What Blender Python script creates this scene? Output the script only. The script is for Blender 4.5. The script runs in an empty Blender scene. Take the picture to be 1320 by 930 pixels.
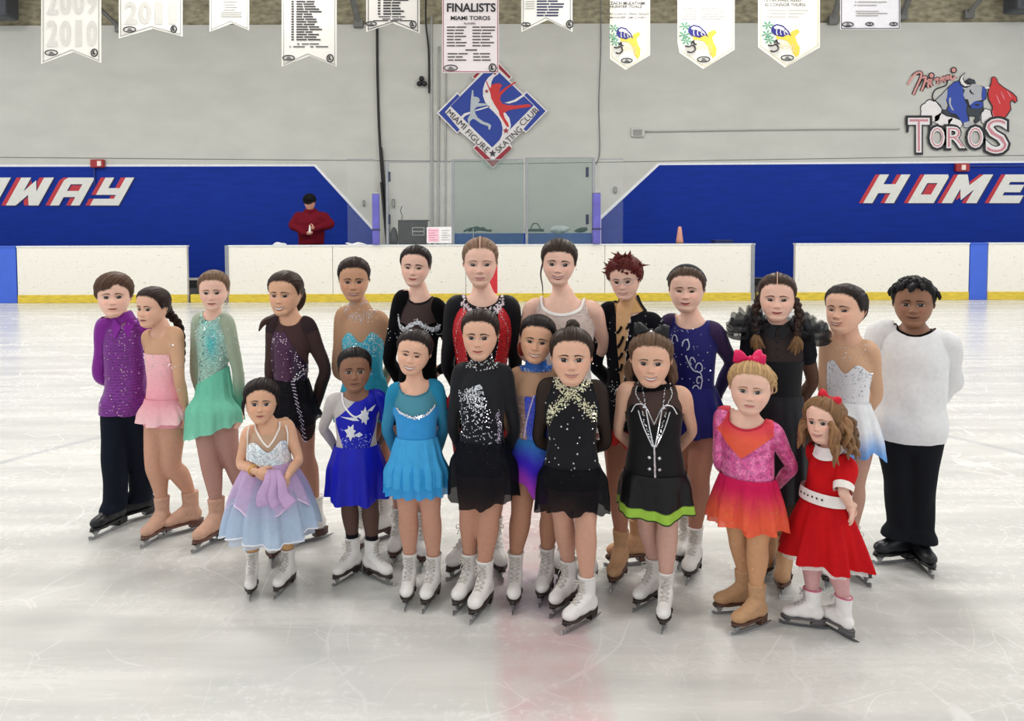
import bpy, bmesh, math, random
import numpy as np
from mathutils import Vector, Matrix, Euler
from mathutils.geometry import tessellate_polygon

scene = bpy.context.scene
COL = scene.collection
random.seed(7)
RNG = np.random.default_rng(7)
RAD = math.radians

# ------------------------------------------------------------------ camera
FPX, PX, PY = 953.0, 620.0, 327.0          # focal length and principal point in pixels of the 1320x930 frame
CAMH, PITCH, ROLL = 1.62, 2.5, -0.2
cam_d = bpy.data.cameras.new('camera')
cam = bpy.data.objects.new('camera', cam_d)
COL.objects.link(cam)
cam_d.sensor_fit = 'HORIZONTAL'
cam_d.sensor_width = 36.0
cam_d.lens = 36.0 * FPX / 1320.0
cam_d.shift_x = (660.0 - PX) / 1320.0
cam_d.shift_y = -(465.0 - PY) / 1320.0
cam_d.clip_end = 200
CAMR = Matrix.Rotation(RAD(90 - PITCH), 3, 'X') @ Matrix.Rotation(RAD(ROLL), 3, 'Z')
cam.location = (0, 0, CAMH)
cam.rotation_euler = CAMR.to_euler()
scene.camera = cam

# ------------------------------------------------------------------ world and exposure
world = bpy.data.worlds.new('world')
scene.world = world
world.use_nodes = True
wb = world.node_tree.nodes['Background']
wb.inputs[0].default_value = (0.95, 0.975, 1.0, 1)
wb.inputs[1].default_value = 1.05
scene.view_settings.view_transform = 'Standard'
scene.view_settings.look = 'None'
scene.view_settings.exposure = 0.0
scene.view_settings.gamma = 1.0
scene.view_settings.use_curve_mapping = False

def area_light(name, loc, size, power, rot=(0, 0, 0), color=(1, 0.98, 0.94)):
    ld = bpy.data.lights.new(name, 'AREA')
    ld.shape = 'RECTANGLE'; ld.size, ld.size_y = size
    ld.energy = power; ld.color = color
    o = bpy.data.objects.new(name, ld); COL.objects.link(o)
    o.location = loc; o.rotation_euler = rot
    return o
LAMP_POWER = 165
for ix, x in enumerate((-10.5, -3.5, 3.5, 10.5)):
    for iy, y in enumerate((1.5, 6.5, 11.5)):
        area_light('rink_lamp_light', (x, y, 7.25), (1.6, 0.6), LAMP_POWER * (0.6, 1.0, 1.25)[iy])

# ------------------------------------------------------------------ pixel helpers
def ray(px, py):
    return CAMR @ Vector(((px - PX) / FPX, -(py - PY) / FPX, -1.0))
def at(px, py, Y):                      # point on the vertical plane at depth Y
    d = ray(px, py)
    return np.array(Vector((0, 0, CAMH)) + d * (Y / d.y))
def ground(px, py, z=0.0):              # point on a horizontal plane
    d = ray(px, py)
    return np.array(Vector((0, 0, CAMH)) + d * ((z - CAMH) / d.z))

# ------------------------------------------------------------------ colour and materials
def lin(c):
    c = np.asarray(c, float) / 255.0
    return np.where(c <= 0.04045, c / 12.92, ((c + 0.055) / 1.055) ** 2.4)
def lin4(c):
    l = lin(c); return (float(l[0]), float(l[1]), float(l[2]), 1.0)

def new_mat(name):
    m = bpy.data.materials.new(name); m.use_nodes = True
    nt = m.node_tree
    return m, nt, nt.nodes['Principled BSDF']
def setp(b, **kw):
    for k, v in kw.items():
        b.inputs[k.replace('_', ' ')].default_value = v
MATS = {}
def vc_mat(name, rough=0.6, metal=0.0, sheen=0.0, alpha=1.0, noise=0.0, nscale=40.0, bump=0.0, bscale=200.0, spec=0.4, coat=0.0, sss=0.0):
    """material that takes its colour from the mesh attribute Col, with fine procedural variation and relief"""
    if name in MATS: return MATS[name]
    m, nt, b = new_mat(name)
    at_ = nt.nodes.new('ShaderNodeAttribute'); at_.attribute_name = 'Col'
    src = at_.outputs['Color']
    tc = nt.nodes.new('ShaderNodeTexCoord')
    if noise > 0:
        n = nt.nodes.new('ShaderNodeTexNoise'); n.inputs['Scale'].default_value = nscale; n.inputs['Detail'].default_value = 3
        nt.links.new(tc.outputs['Object'], n.inputs['Vector'])
        mr = nt.nodes.new('ShaderNodeMapRange'); mr.inputs['From Min'].default_value = 0.3; mr.inputs['From Max'].default_value = 0.7
        mr.inputs['To Min'].default_value = 1 - noise; mr.inputs['To Max'].default_value = 1 + noise
        nt.links.new(n.outputs['Fac'], mr.inputs['Value'])
        mx = nt.nodes.new('ShaderNodeVectorMath'); mx.operation = 'SCALE'
        nt.links.new(src, mx.inputs[0]); nt.links.new(mr.outputs['Result'], mx.inputs['Scale'])
        src = mx.outputs['Vector']
    nt.links.new(src, b.inputs['Base Color'])
    if bump > 0:
        n2 = nt.nodes.new('ShaderNodeTexNoise'); n2.inputs['Scale'].default_value = bscale
        nt.links.new(tc.outputs['Object'], n2.inputs['Vector'])
        bp = nt.nodes.new('ShaderNodeBump'); bp.inputs['Strength'].default_value = bump; bp.inputs['Distance'].default_value = 0.002
        nt.links.new(n2.outputs['Fac'], bp.inputs['Height']); nt.links.new(bp.outputs['Normal'], b.inputs['Normal'])
    setp(b, Roughness=rough, Metallic=metal, Alpha=alpha, Specular_IOR_Level=spec, Sheen_Weight=sheen, Coat_Weight=coat)
    if sss > 0:
        setp(b, Subsurface_Weight=sss, Subsurface_Radius=(0.012, 0.005, 0.003), Subsurface_Scale=1.0)
    MATS[name] = m
    return m
def plain_mat(name, rgb, rough=0.5, metal=0.0, noise=0.08, nscale=12.0, bump=0.0, bscale=60.0, spec=0.5, alpha=1.0, trans=0.0, stretch=(1, 1, 1)):
    if name in MATS: return MATS[name]
    m, nt, b = new_mat(name)
    tc = nt.nodes.new('ShaderNodeTexCoord')
    mp = nt.nodes.new('ShaderNodeMapping'); mp.inputs['Scale'].default_value = stretch
    nt.links.new(tc.outputs['Object'], mp.inputs['Vector'])
    n = nt.nodes.new('ShaderNodeTexNoise'); n.inputs['Scale'].default_value = nscale; n.inputs['Detail'].default_value = 4
    nt.links.new(mp.outputs['Vector'], n.inputs['Vector'])
    cr = nt.nodes.new('ShaderNodeValToRGB')
    c = lin(rgb)
    cr.color_ramp.elements[0].position = 0.3; cr.color_ramp.elements[1].position = 0.7
    cr.color_ramp.elements[0].color = (*[float(x) for x in np.clip(c * (1 - noise), 0, 1)], 1)
    cr.color_ramp.elements[1].color = (*[float(x) for x in np.clip(c * (1 + noise), 0, 1)], 1)
    nt.links.new(n.outputs['Fac'], cr.inputs['Fac']); nt.links.new(cr.outputs['Color'], b.inputs['Base Color'])
    if bump > 0:
        n2 = nt.nodes.new('ShaderNodeTexNoise'); n2.inputs['Scale'].default_value = bscale; n2.inputs['Detail'].default_value = 5
        nt.links.new(mp.outputs['Vector'], n2.inputs['Vector'])
        bp = nt.nodes.new('ShaderNodeBump'); bp.inputs['Strength'].default_value = bump; bp.inputs['Distance'].default_value = 0.02
        nt.links.new(n2.outputs['Fac'], bp.inputs['Height']); nt.links.new(bp.outputs['Normal'], b.inputs['Normal'])
    setp(b, Roughness=rough, Metallic=metal, Specular_IOR_Level=spec, Alpha=alpha, Transmission_Weight=trans)
    MATS[name] = m
    return m

# ------------------------------------------------------------------ mesh helpers (numpy)
def mesh_from(name, V, faces, mat=None, col=None, smooth=True):
    V = np.ascontiguousarray(V, np.float32)
    if isinstance(faces, np.ndarray): faces = [faces]
    faces = [np.asarray(f, np.int32) for f in faces if len(f)]
    me = bpy.data.meshes.new(name)
    me.vertices.add(len(V)); me.vertices.foreach_set('co', V.ravel())
    loops = np.concatenate([f.ravel() for f in faces])
    tot = np.concatenate([np.full(len(f), f.shape[1], np.int32) for f in faces])
    start = np.concatenate([[0], np.cumsum(tot)[:-1]]).astype(np.int32)
    me.loops.add(len(loops)); me.loops.foreach_set('vertex_index', loops.astype(np.int32))
    me.polygons.add(len(tot)); me.polygons.foreach_set('loop_start', start); me.polygons.foreach_set('loop_total', tot)
    me.polygons.foreach_set('use_smooth', np.full(len(tot), smooth, bool))
    me.update(calc_edges=True)
    if col is not None:
        col = np.asarray(col, np.float32)
        if col.ndim == 1: col = np.tile(col, (len(V), 1))
        a = me.color_attributes.new('Col', 'FLOAT_COLOR', 'POINT')
        c4 = np.ones((len(V), 4), np.float32); c4[:, :3] = col[:, :3]
        a.data.foreach_set('color', c4.ravel())
    if mat: me.materials.append(mat)
    return me
def link(name, data, parent=None, loc=None, rot=None, scale=None):
    o = bpy.data.objects.new(name, data); COL.objects.link(o)
    if parent is not None: o.parent = parent
    if loc is not None: o.location = [float(x) for x in loc]
    if rot is not None: o.rotation_euler = rot
    if scale is not None: o.scale = scale if hasattr(scale, '__len__') else (scale,) * 3
    return o
def obj(name, V, faces, mat, parent=None, col=None, smooth=True, base=None):
    V = np.asarray(V, float)
    if base is not None: V = V - np.asarray(base)
    return link(name, mesh_from(name, V, faces, mat, col, smooth), parent)
def tag(o, label=None, cat=None, group=None, kind=None):
    if label: o['label'] = label
    if cat: o['category'] = cat
    if group: o['group'] = group
    if kind: o['kind'] = kind
    return o
def empty(name, loc, label=None, cat=None, group=None, kind=None):
    o = bpy.data.objects.new(name, None); COL.objects.link(o)
    o.location = [float(x) for x in loc]; o.empty_display_size = 0.1
    return tag(o, label, cat, group, kind)
def merge(parts):
    """[(V, [faces...])...] -> one (V, {3:tris,4:quads} list)"""
    Vs, T, Q, n = [], [], [], 0
    for V, fs in parts:
        if isinstance(fs, np.ndarray): fs = [fs]
        for f in fs:
            f = np.asarray(f)
            if len(f) == 0: continue
            (T if f.shape[1] == 3 else Q).append(f + n)
        Vs.append(V); n += len(V)
    out = []
    if T: out.append(np.concatenate(T))
    if Q: out.append(np.concatenate(Q))
    return np.concatenate(Vs), out
def grid_faces(R, S, closed=True):
    i = np.arange(R - 1)[:, None]; j = np.arange(S if closed else S - 1)[None, :]
    j2 = (j + 1) % S
    q = np.stack([i * S + j, i * S + j2, (i + 1) * S + j2, (i + 1) * S + j], -1)
    return q.reshape(-1, 4)
def loft(rings, cap=True):
    rings = np.asarray(rings, float); R, S = rings.shape[:2]
    V = rings.reshape(-1, 3); fs = [grid_faces(R, S)]
    if cap:
        c0, c1 = rings[0].mean(0), rings[-1].mean(0)
        V = np.concatenate([V, [c0, c1]]); n = R * S
        j = np.arange(S); j2 = (j + 1) % S
        fs.append(np.concatenate([np.stack([j2, j, np.full(S, n)], -1), np.stack([(R - 1) * S + j, (R - 1) * S + j2, np.full(S, n + 1)], -1)]))
    return V, fs
def frames(P):
    P = np.asarray(P, float)
    T = np.gradient(P, axis=0); T /= np.linalg.norm(T, axis=1)[:, None] + 1e-12
    a = np.array([0, 0, 1.0]) if abs(T[0][2]) < 0.9 else np.array([0, 1.0, 0])
    n = np.cross(T[0], a); n /= np.linalg.norm(n)
    N = []
    for t in T:
        n = n - t * np.dot(n, t); n /= np.linalg.norm(n) + 1e-12
        N.append(n.copy())
    N = np.array(N)
    return T, N, np.cross(T, N)
def tube(P, r, sides=10, cap=True, flat=1.0):
    P = np.asarray(P, float); r = np.broadcast_to(np.asarray(r, float), (len(P),))
    T, N, B = frames(P)
    a = np.linspace(0, 2 * np.pi, sides, endpoint=False)
    rings = P[:, None] + r[:, None, None] * (np.cos(a)[None, :, None] * N[:, None] + flat * np.sin(a)[None, :, None] * B[:, None])
    return loft(rings, cap)
def catmull(P, n):
    P = np.asarray(P, float); m = len(P)
    if m == 2: return P[0] + np.linspace(0, 1, n)[:, None] * (P[1] - P[0])
    E = np.concatenate([[2 * P[0] - P[1]], P, [2 * P[-1] - P[-2]]])
    t = np.linspace(0, m - 1 - 1e-9, n); i = t.astype(int); f = (t - i)[:, None]
    p0, p1, p2, p3 = E[i], E[i + 1], E[i + 2], E[i + 3]
    return 0.5 * (2 * p1 + (p2 - p0) * f + (2 * p0 - 5 * p1 + 4 * p2 - p3) * f ** 2 + (3 * p1 - p0 - 3 * p2 + p3) * f ** 3)
def limb(J, R, n=20, sides=12):
    """rounded tapering tube through joints J with radii R"""
    J = np.asarray(J, float); R = np.asarray(R, float)
    P = catmull(J, n); r = catmull(R[:, None], n)[:, 0]
    d0 = P[0] - P[1]; d0 /= np.linalg.norm(d0); d1 = P[-1] - P[-2]; d1 /= np.linalg.norm(d1)
    P = np.concatenate([[P[0] + d0 * r[0] * .95, P[0] + d0 * r[0] * .6], P, [P[-1] + d1 * r[-1] * .6, P[-1] + d1 * r[-1] * .95]])
    r = np.concatenate([[r[0] * .3, r[0] * .8], r, [r[-1] * .8, r[-1] * .3]])
    return tube(P, r, sides)
def ellipsoid(c, rad, R=None, n=12, m=16):
    th = np.linspace(0.0, np.pi, n + 1)[1:-1]; ph = np.linspace(0, 2 * np.pi, m, endpoint=False)
    rings = np.stack([np.sin(th)[:, None] * np.cos(ph), np.sin(th)[:, None] * np.sin(ph), np.repeat(np.cos(th)[:, None], m, 1)], -1) * np.asarray(rad)
    V, fs = loft(rings[::-1], True)
    V[-2] = (0, 0, -rad[2]); V[-1] = (0, 0, rad[2])
    if R is not None: V = V @ np.asarray(R).T
    return V + np.asarray(c), fs
def box(c, s):
    c = np.asarray(c, float); s = np.asarray(s, float) / 2
    V = np.array([[x, y, z] for x in (-1, 1) for y in (-1, 1) for z in (-1, 1)]) * s + c
    return V, [np.array([[0, 1, 3, 2], [4, 6, 7, 5], [0, 4, 5, 1], [2, 3, 7, 6], [0, 2, 6, 4], [1, 5, 7, 3]])]
def bbox(name, c, s, mat, parent=None, bev=0.0, base=None):
    """bevelled box object"""
    bm = bmesh.new(); bmesh.ops.create_cube(bm, size=1.0)
    for v in bm.verts: v.co = Vector((v.co.x * s[0], v.co.y * s[1], v.co.z * s[2]))
    if bev > 0: bmesh.ops.bevel(bm, geom=bm.edges[:], offset=bev, segments=2, affect='EDGES', profile=0.5)
    me = bpy.data.meshes.new(name); bm.to_mesh(me); bm.free(); me.materials.append(mat)
    c = np.asarray(c, float) - (0 if base is None else np.asarray(base))
    return link(name, me, parent, loc=c)
def tris(fs):
    out = []
    for f in ([fs] if isinstance(fs, np.ndarray) else fs):
        f = np.asarray(f)
        if f.shape[1] == 3: out.append(f)
        else: out += [f[:, [0, 1, 2]], f[:, [0, 2, 3]]]
    return np.concatenate(out)
def vnormals(V, T):
    n = np.cross(V[T[:, 1]] - V[T[:, 0]], V[T[:, 2]] - V[T[:, 0]])
    N = np.stack([np.bincount(T.ravel(), np.repeat(n[:, k], 3), len(V)) for k in range(3)], -1)
    return N / (np.linalg.norm(N, axis=1)[:, None] + 1e-12)
def laplace(V, T, it=3, lam=0.5):
    a = np.concatenate([T[:, 0], T[:, 1], T[:, 2]]); b = np.concatenate([T[:, 1], T[:, 2], T[:, 0]])
    cnt = np.bincount(a, minlength=len(V)) + np.bincount(b, minlength=len(V))
    for _ in range(it):
        S = np.stack([np.bincount(a, V[b, k], len(V)) + np.bincount(b, V[a, k], len(V)) for k in range(3)], -1) / np.maximum(cnt, 1)[:, None]
        V = V + lam * (S - V)
    return V
def read_mesh(me):
    V = np.empty(len(me.vertices) * 3, np.float32); me.vertices.foreach_get('co', V)
    me.calc_loop_triangles()
    T = np.empty(len(me.loop_triangles) * 3, np.int32); me.loop_triangles.foreach_get('vertices', T)
    return V.reshape(-1, 3).astype(float), T.reshape(-1, 3)
def with_modifier(V, fs, setup):
    me = mesh_from('tmp', V, fs); o = bpy.data.objects.new('tmp', me); COL.objects.link(o)
    setup(o)
    dg = bpy.context.evaluated_depsgraph_get(); dg.update()
    m2 = bpy.data.meshes.new_from_object(o.evaluated_get(dg))
    out = read_mesh(m2)
    bpy.data.objects.remove(o); bpy.data.meshes.remove(me); bpy.data.meshes.remove(m2)
    return out
def remesh(parts, voxel, smooth=3):
    V, fs = merge(parts)
    def s(o):
        m = o.modifiers.new('r', 'REMESH'); m.mode = 'VOXEL'; m.voxel_size = voxel
    V, T = with_modifier(V, fs, s)
    return laplace(V, T, smooth), T
def union(V, T, others):
    """boolean union of closed meshes into one continuous surface"""
    obs = []
    for V2, f2 in others:
        b = bpy.data.objects.new('tmpb', mesh_from('tmpb', V2, f2)); COL.objects.link(b); obs.append(b)
    def s(o):
        for b in obs:
            m = o.modifiers.new('b', 'BOOLEAN'); m.operation = 'UNION'; m.object = b; m.solver = 'MANIFOLD'
    V2, T2 = with_modifier(V, T, s)
    for b in obs:
        me = b.data; bpy.data.objects.remove(b); bpy.data.meshes.remove(me)
    if len(V2) < len(V) * 0.5:
        V2, f = merge([(V, [T])] + others); T2 = tris(f)
    return V2, T2
def clip(V, T, g, A=None):
    """keep the part of a triangle mesh where g > 0, cut cleanly along g = 0"""
    g = np.where(np.abs(g) < 1e-7, 1e-7, g)
    ins = g[T] > 0; cnt = ins.sum(1)
    out = [T[cnt == 3]]
    def rolled(sel, val):
        t = T[sel]; k = np.argmax(ins[sel] == val, axis=1); r = np.arange(len(t))
        return t[r, k], t[r, (k + 1) % 3], t[r, (k + 2) % 3]
    a, b, c = rolled(cnt == 1, True); o, p, q = rolled(cnt == 2, False)
    E = np.concatenate([np.stack([a, b], 1), np.stack([a, c], 1), np.stack([o, p], 1), np.stack([o, q], 1)]) if len(a) + len(o) else np.zeros((0, 2), int)
    Es = np.sort(E, 1); U, inv = np.unique(Es, axis=0, return_inverse=True); inv = inv.ravel()
    n = len(V)
    if len(U):
        f = (g[U[:, 0]] / (g[U[:, 0]] - g[U[:, 1]]))[:, None]
        V = np.concatenate([V, V[U[:, 0]] * (1 - f) + V[U[:, 1]] * f])
        if A is not None: A = np.concatenate([A, A[U[:, 0]] * (1 - f) + A[U[:, 1]] * f])
        inv = inv + n; na, no = len(a), len(o)
        ab, ac = inv[:na], inv[na:2 * na]; op, oq = inv[2 * na:2 * na + no], inv[2 * na + no:]
        out += [np.stack([a, ab, ac], 1), np.stack([op, p, q], 1), np.stack([op, q, oq], 1)]
    T2 = np.concatenate(out)
    used = np.unique(T2); mp = np.full(len(V), -1); mp[used] = np.arange(len(used))
    return V[used], mp[T2], (None if A is None else A[used])
def sstep(a, b, x):
    t = np.clip((x - a) / (b - a), 0, 1); return t * t * (3 - 2 * t)
def gauss(x, s): return np.exp(-(x / s) ** 2)
def mixc(a, b, f):
    f = np.asarray(f)[..., None]; return lin(a) * (1 - f) + lin(b) * f
def vnoise(P, seed=0, n=6, scale=10.0):
    """cheap smooth 3-D noise from a few random waves, about -1..1"""
    r = np.random.default_rng(seed); out = 0
    for _ in range(n):
        k = r.normal(size=3) * scale; out = out + np.sin(np.asarray(P) @ k + r.uniform(0, 6.28))
    return out / math.sqrt(n) * 1.1
# ================================================================== THE RINK
YB = float(ground(620, 389)[1])            # front face of the boards
YW = YB + 2.3                              # painted rear wall
def structure(name, V, f, mat, parent=None, smooth=False):
    o = obj(name, V, f, mat, parent, smooth=smooth)
    if parent is None: o['kind'] = 'structure'
    return o
def X_at(px, Y): return float(at(px, 285, Y)[0])
def Z_at(py, Y, px=620): return float(at(px, py, Y)[2])

# ---- ice
def ice_material():
    m, nt, b = new_mat('ice')
    N, L = nt.nodes, nt.links
    tc = N.new('ShaderNodeTexCoord'); geo = tc.outputs['Object']
    def noise(scale, stretch=(1, 1, 1), detail=4, rough=.55, src=geo, dist=0.0):
        mp = N.new('ShaderNodeMapping'); mp.inputs['Scale'].default_value = stretch; L.new(src, mp.inputs['Vector'])
        n = N.new('ShaderNodeTexNoise'); n.inputs['Scale'].default_value = scale; n.inputs['Detail'].default_value = detail; n.inputs['Roughness'].default_value = rough
        
        L.new(mp.outputs['Vector'], n.inputs['Vector']); return n.outputs['Fac']
    def rng(v, a, b_, c=0.0, d=1.0):
        r = N.new('ShaderNodeMapRange'); r.inputs['From Min'].default_value = a; r.inputs['From Max'].default_value = b_
        r.inputs['To Min'].default_value = c; r.inputs['To Max'].default_value = d; L.new(v, r.inputs['Value']); return r.outputs['Result']
    def math_(op, a, b_=None, c=None):
        r = N.new('ShaderNodeMath'); r.operation = op
        for i, v in enumerate((a, b_, c)):
            if v is None: continue
            if isinstance(v, (int, float)): r.inputs[i].default_value = v
            else: L.new(v, r.inputs[i])
        return r.outputs[0]
    def mix(f, a, b_):
        r = N.new('ShaderNodeMix'); r.data_type = 'RGBA'
        if isinstance(f, (int, float)): r.inputs[0].default_value = f
        else: L.new(f, r.inputs[0])
        for i, v in ((6, a), (7, b_)):
            if isinstance(v, tuple): r.inputs[i].default_value = v
            else: L.new(v, r.inputs[i])
        return r.outputs[2]
    # skate scratches: thin edges of distorted, stretched cells
    def scratches(scale, stretch, width, seedoff):
        mp = N.new('ShaderNodeMapping'); mp.inputs['Scale'].default_value = stretch; mp.inputs['Location'].default_value = (seedoff, seedoff * .7, 0)
        mp.inputs['Rotation'].default_value = (0, 0, seedoff)
        L.new(geo, mp.inputs['Vector'])
        nz = N.new('ShaderNodeTexNoise'); nz.inputs['Scale'].default_value = 1.1; L.new(mp.outputs['Vector'], nz.inputs['Vector'])
        ad = N.new('ShaderNodeVectorMath'); ad.operation = 'MULTIPLY_ADD'; ad.inputs[1].default_value = (.9, .9, .9)
        L.new(nz.outputs['Color'], ad.inputs[0]); L.new(mp.outputs['Vector'], ad.inputs[2])
        v = N.new('ShaderNodeTexVoronoi'); v.feature = 'DISTANCE_TO_EDGE'; v.inputs['Scale'].default_value = scale; L.new(ad.outputs[0], v.inputs['Vector'])
        return rng(v.outputs['Distance'], 0, width, 1, 0)
    s1 = scratches(1.3, (1, 1, 1), .010, .6)
    s2 = scratches(2.2, (1, .55, 1), .008, 2.1)
    s3 = scratches(4.0, (.5, 1, 1), .010, 4.4)
    brk = rng(noise(2.0), .46, .66)
    scr = math_('MULTIPLY', math_('MAXIMUM', math_('MAXIMUM', s1, s2), s3), brk)
    fine = rng(noise(26, (1, 1, 1), 4, .8), .5, .75)          # shaved snow
    snow = math_('MULTIPLY', rng(noise(1.5, (.6, 1.1, 1), 5, .65), .42, .66), fine)
    band = noise(2.2, (.22, 2.4, 1), 4, .6)
    c = mix(rng(band, .35, .68), lin4((198, 198, 195)), lin4((220, 219, 215)))
    # painted lines under the ice: the red centre line, the centre spot and the centre circle
    sep = N.new('ShaderNodeSeparateXYZ'); L.new(geo, sep.inputs[0])
    xo = math_('SUBTRACT', sep.outputs[0], LINE_X)
    wob = math_('MULTIPLY', math_('SUBTRACT', noise(5), .5), .05)
    red = rng(math_('ABSOLUTE', math_('ADD', xo, wob)), .15, .21, 1, 0)
    red = math_('MULTIPLY', red, rng(noise(7, detail=3), .32, .7, .25, .75))
    c = mix(math_('MULTIPLY', red, .62), c, lin4((206, 140, 152)))
    dx = math_('SUBTRACT', sep.outputs[0], SPOT[0]); dy = math_('SUBTRACT', sep.outputs[1], SPOT[1])
    rr = math_('SQRT', math_('ADD', math_('MULTIPLY', dx, dx), math_('MULTIPLY', dy, dy)))
    spot = math_('MULTIPLY', rng(rr, .12, .26, 1, 0), .5)
    c = mix(math_('MULTIPLY', spot, rng(noise(7, detail=3), .3, .7, .4, 1)), c, lin4((150, 152, 190)))
    ring = rng(math_('ABSOLUTE', math_('SUBTRACT', rr, 3.95)), .02, .045, 1, 0)
    c = mix(math_('MULTIPLY', ring, .30), c, lin4((120, 126, 150)))
    c = mix(math_('MULTIPLY', scr, .42), c, lin4((246, 246, 246)))
    c = mix(math_('MULTIPLY', snow, .65), c, lin4((247, 247, 247)))
    L.new(c, b.inputs['Base Color'])
    ro = math_('ADD', rng(band, .3, .7, .16, .30), math_('MULTIPLY', math_('MAXIMUM', scr, snow), .3))
    L.new(ro, b.inputs['Roughness'])
    bp = N.new('ShaderNodeBump'); bp.inputs['Strength'].default_value = .35; bp.inputs['Distance'].default_value = .004
    h = noise(14, (.6, 1.6, 1), 3, .65)
    L.new(h, bp.inputs['Height']); L.new(bp.outputs['Normal'], b.inputs['Normal'])
    setp(b, IOR=1.31, Specular_IOR_Level=.5)
    return m
LINE_X = float(ground(718, 925)[0]); SPOT = ground(705, 765)
V = np.array([[-16, -6, 0], [16, -6, 0], [16, YB + .02, 0], [-16, YB + .02, 0], [-16, -6, -.3], [16, -6, -.3], [16, YB + .02, -.3], [-16, YB + .02, -.3]], float)
structure('floor', V, [np.array([[0, 1, 2, 3], [7, 6, 5, 4], [0, 4, 5, 1], [1, 5, 6, 2], [2, 6, 7, 3], [3, 7, 4, 0]])], ice_material())
# bench floor behind the boards
rub = plain_mat('rubber_floor', (78, 76, 70), .8, bump=.3, bscale=90)
V, f = box((0, (YB + YW) / 2 + .06, -.06), (32, YW - YB - .1, .3)); structure('floor_bench', V, f, rub)

# ---- rear wall and its paint
wall_mat = plain_mat('painted_concrete', (192, 192, 186), .75, noise=.05, nscale=1.2, bump=.12, bscale=14, stretch=(1, 1, 2.2))
ZT = Z_at(31, YW)
V, f = box((0, YW + .15, ZT / 2), (34, .3, ZT)); wall = structure('wall_rear', V, f, wall_mat)
ins = plain_mat('sprayed_insulation', (150, 143, 120), .95, noise=.38, nscale=5.5, bump=1.0, bscale=4.5, stretch=(1, 1, 2.0))
V, f = box((0, YW + .28, ZT + 1.1), (34, .4, 2.2)); structure('wall_upper', V, f, ins)
roof = plain_mat('roof_insulation', (205, 203, 196), .9, noise=.15, nscale=3, bump=.6, bscale=5)
V, f = box((0, 6.5, ZT + 2.25), (34, 26, .12)); structure('ceiling', V, f, roof)
blue = plain_mat('wall_blue_paint', (14, 46, 142), .6, spec=.15, noise=.12, nscale=3.5, bump=.08, bscale=18, stretch=(.5, 1, 3))
white_paint = plain_mat('white_paint', (226, 228, 232), .5)

def flat_poly(pts, Y, mat, name, parent=None, depth=.004, px=True, base=None, holes=(), col=None):
    """thin raised polygon on a vertical plane; points are pixels (px) or (x, z) metres"""
    loops = []
    for lp in [pts] + list(holes):
        P = np.array([at(x, y, Y) for x, y in lp]) if px else np.array([[x, Y, z] for x, z in lp], float)
        P[:, 1] = Y; loops.append(P)
    V = np.concatenate(loops)
    T = np.array(tessellate_polygon([[Vector((p[0], p[2], 0)) for p in lp] for lp in loops]))
    a, b, c = V[T[:, 0]], V[T[:, 1]], V[T[:, 2]]
    ny = np.cross(b - a, c - a)[:, 1]; T[ny > 0] = T[ny > 0][:, ::-1]
    n = len(V); Vb = V.copy(); Vb[:, 1] += depth
    fs = [T, T[:, ::-1] + n]; k = 0; Q = []
    for lp in loops:
        m = len(lp); j = np.arange(m); j2 = (j + 1) % m
        Q.append(np.stack([k + j, k + j2, n + k + j2, n + k + j], 1)); k += m
    fs.append(np.concatenate(Q))
    return obj(name, np.concatenate([V, Vb]), fs, mat, parent, smooth=False, base=base, col=col)
BL = plain_mat
# blue dado with white edge line, left and right (paint sits on the wall: a part of it)
top_l, top_r = [(-260, 215.5), (405, 214.5)], [(850, 213), (1365, 209)]
zb = Z_at(357, YW)
yb_px = 358
flat_poly([(-260, 212.5), (407, 212), (484, 296), (484, yb_px), (-260, yb_px)], YW - .004, white_paint, 'wall_stripe', wall, .004)
flat_poly([(-260, 215.5), (405, 214.5), (481, 298), (481, yb_px), (-260, yb_px)], YW - .008, blue, 'wall_panel', wall, .004)
flat_poly([(1560, 206), (848, 210.5), (771, 281), (771, yb_px), (1560, yb_px)], YW - .004, white_paint, 'wall_stripe', wall, .004)
flat_poly([(1560, 208.5), (850, 213), (775, 283), (775, yb_px), (1560, yb_px)], YW - .008, blue, 'wall_panel', wall, .004)
base_m = plain_mat('dark_baseboard', (28, 28, 30), .6)
V, f = box((0, YW - .03, (zb - .02) / 2 + .04), (32, .05, .16)); structure('baseboard_rear', V, f, base_m)
# chalk line / joint grooves and wall scuffs
groove = plain_mat('joint_grey', (120, 121, 116), .8)  # plain grey for the wall joint lines
for y0, y1 in ((201, 206), (206, 197)):
    pass
flat_poly([(-260, 200), (620, 208), (620, 209), (-260, 201.2)], YW - .003, groove, 'wall_joint', wall, .003)
flat_poly([(640, 211), (1560, 196), (1560, 197), (640, 212)], YW - .003, groove, 'wall_joint', wall, .003)

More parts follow.
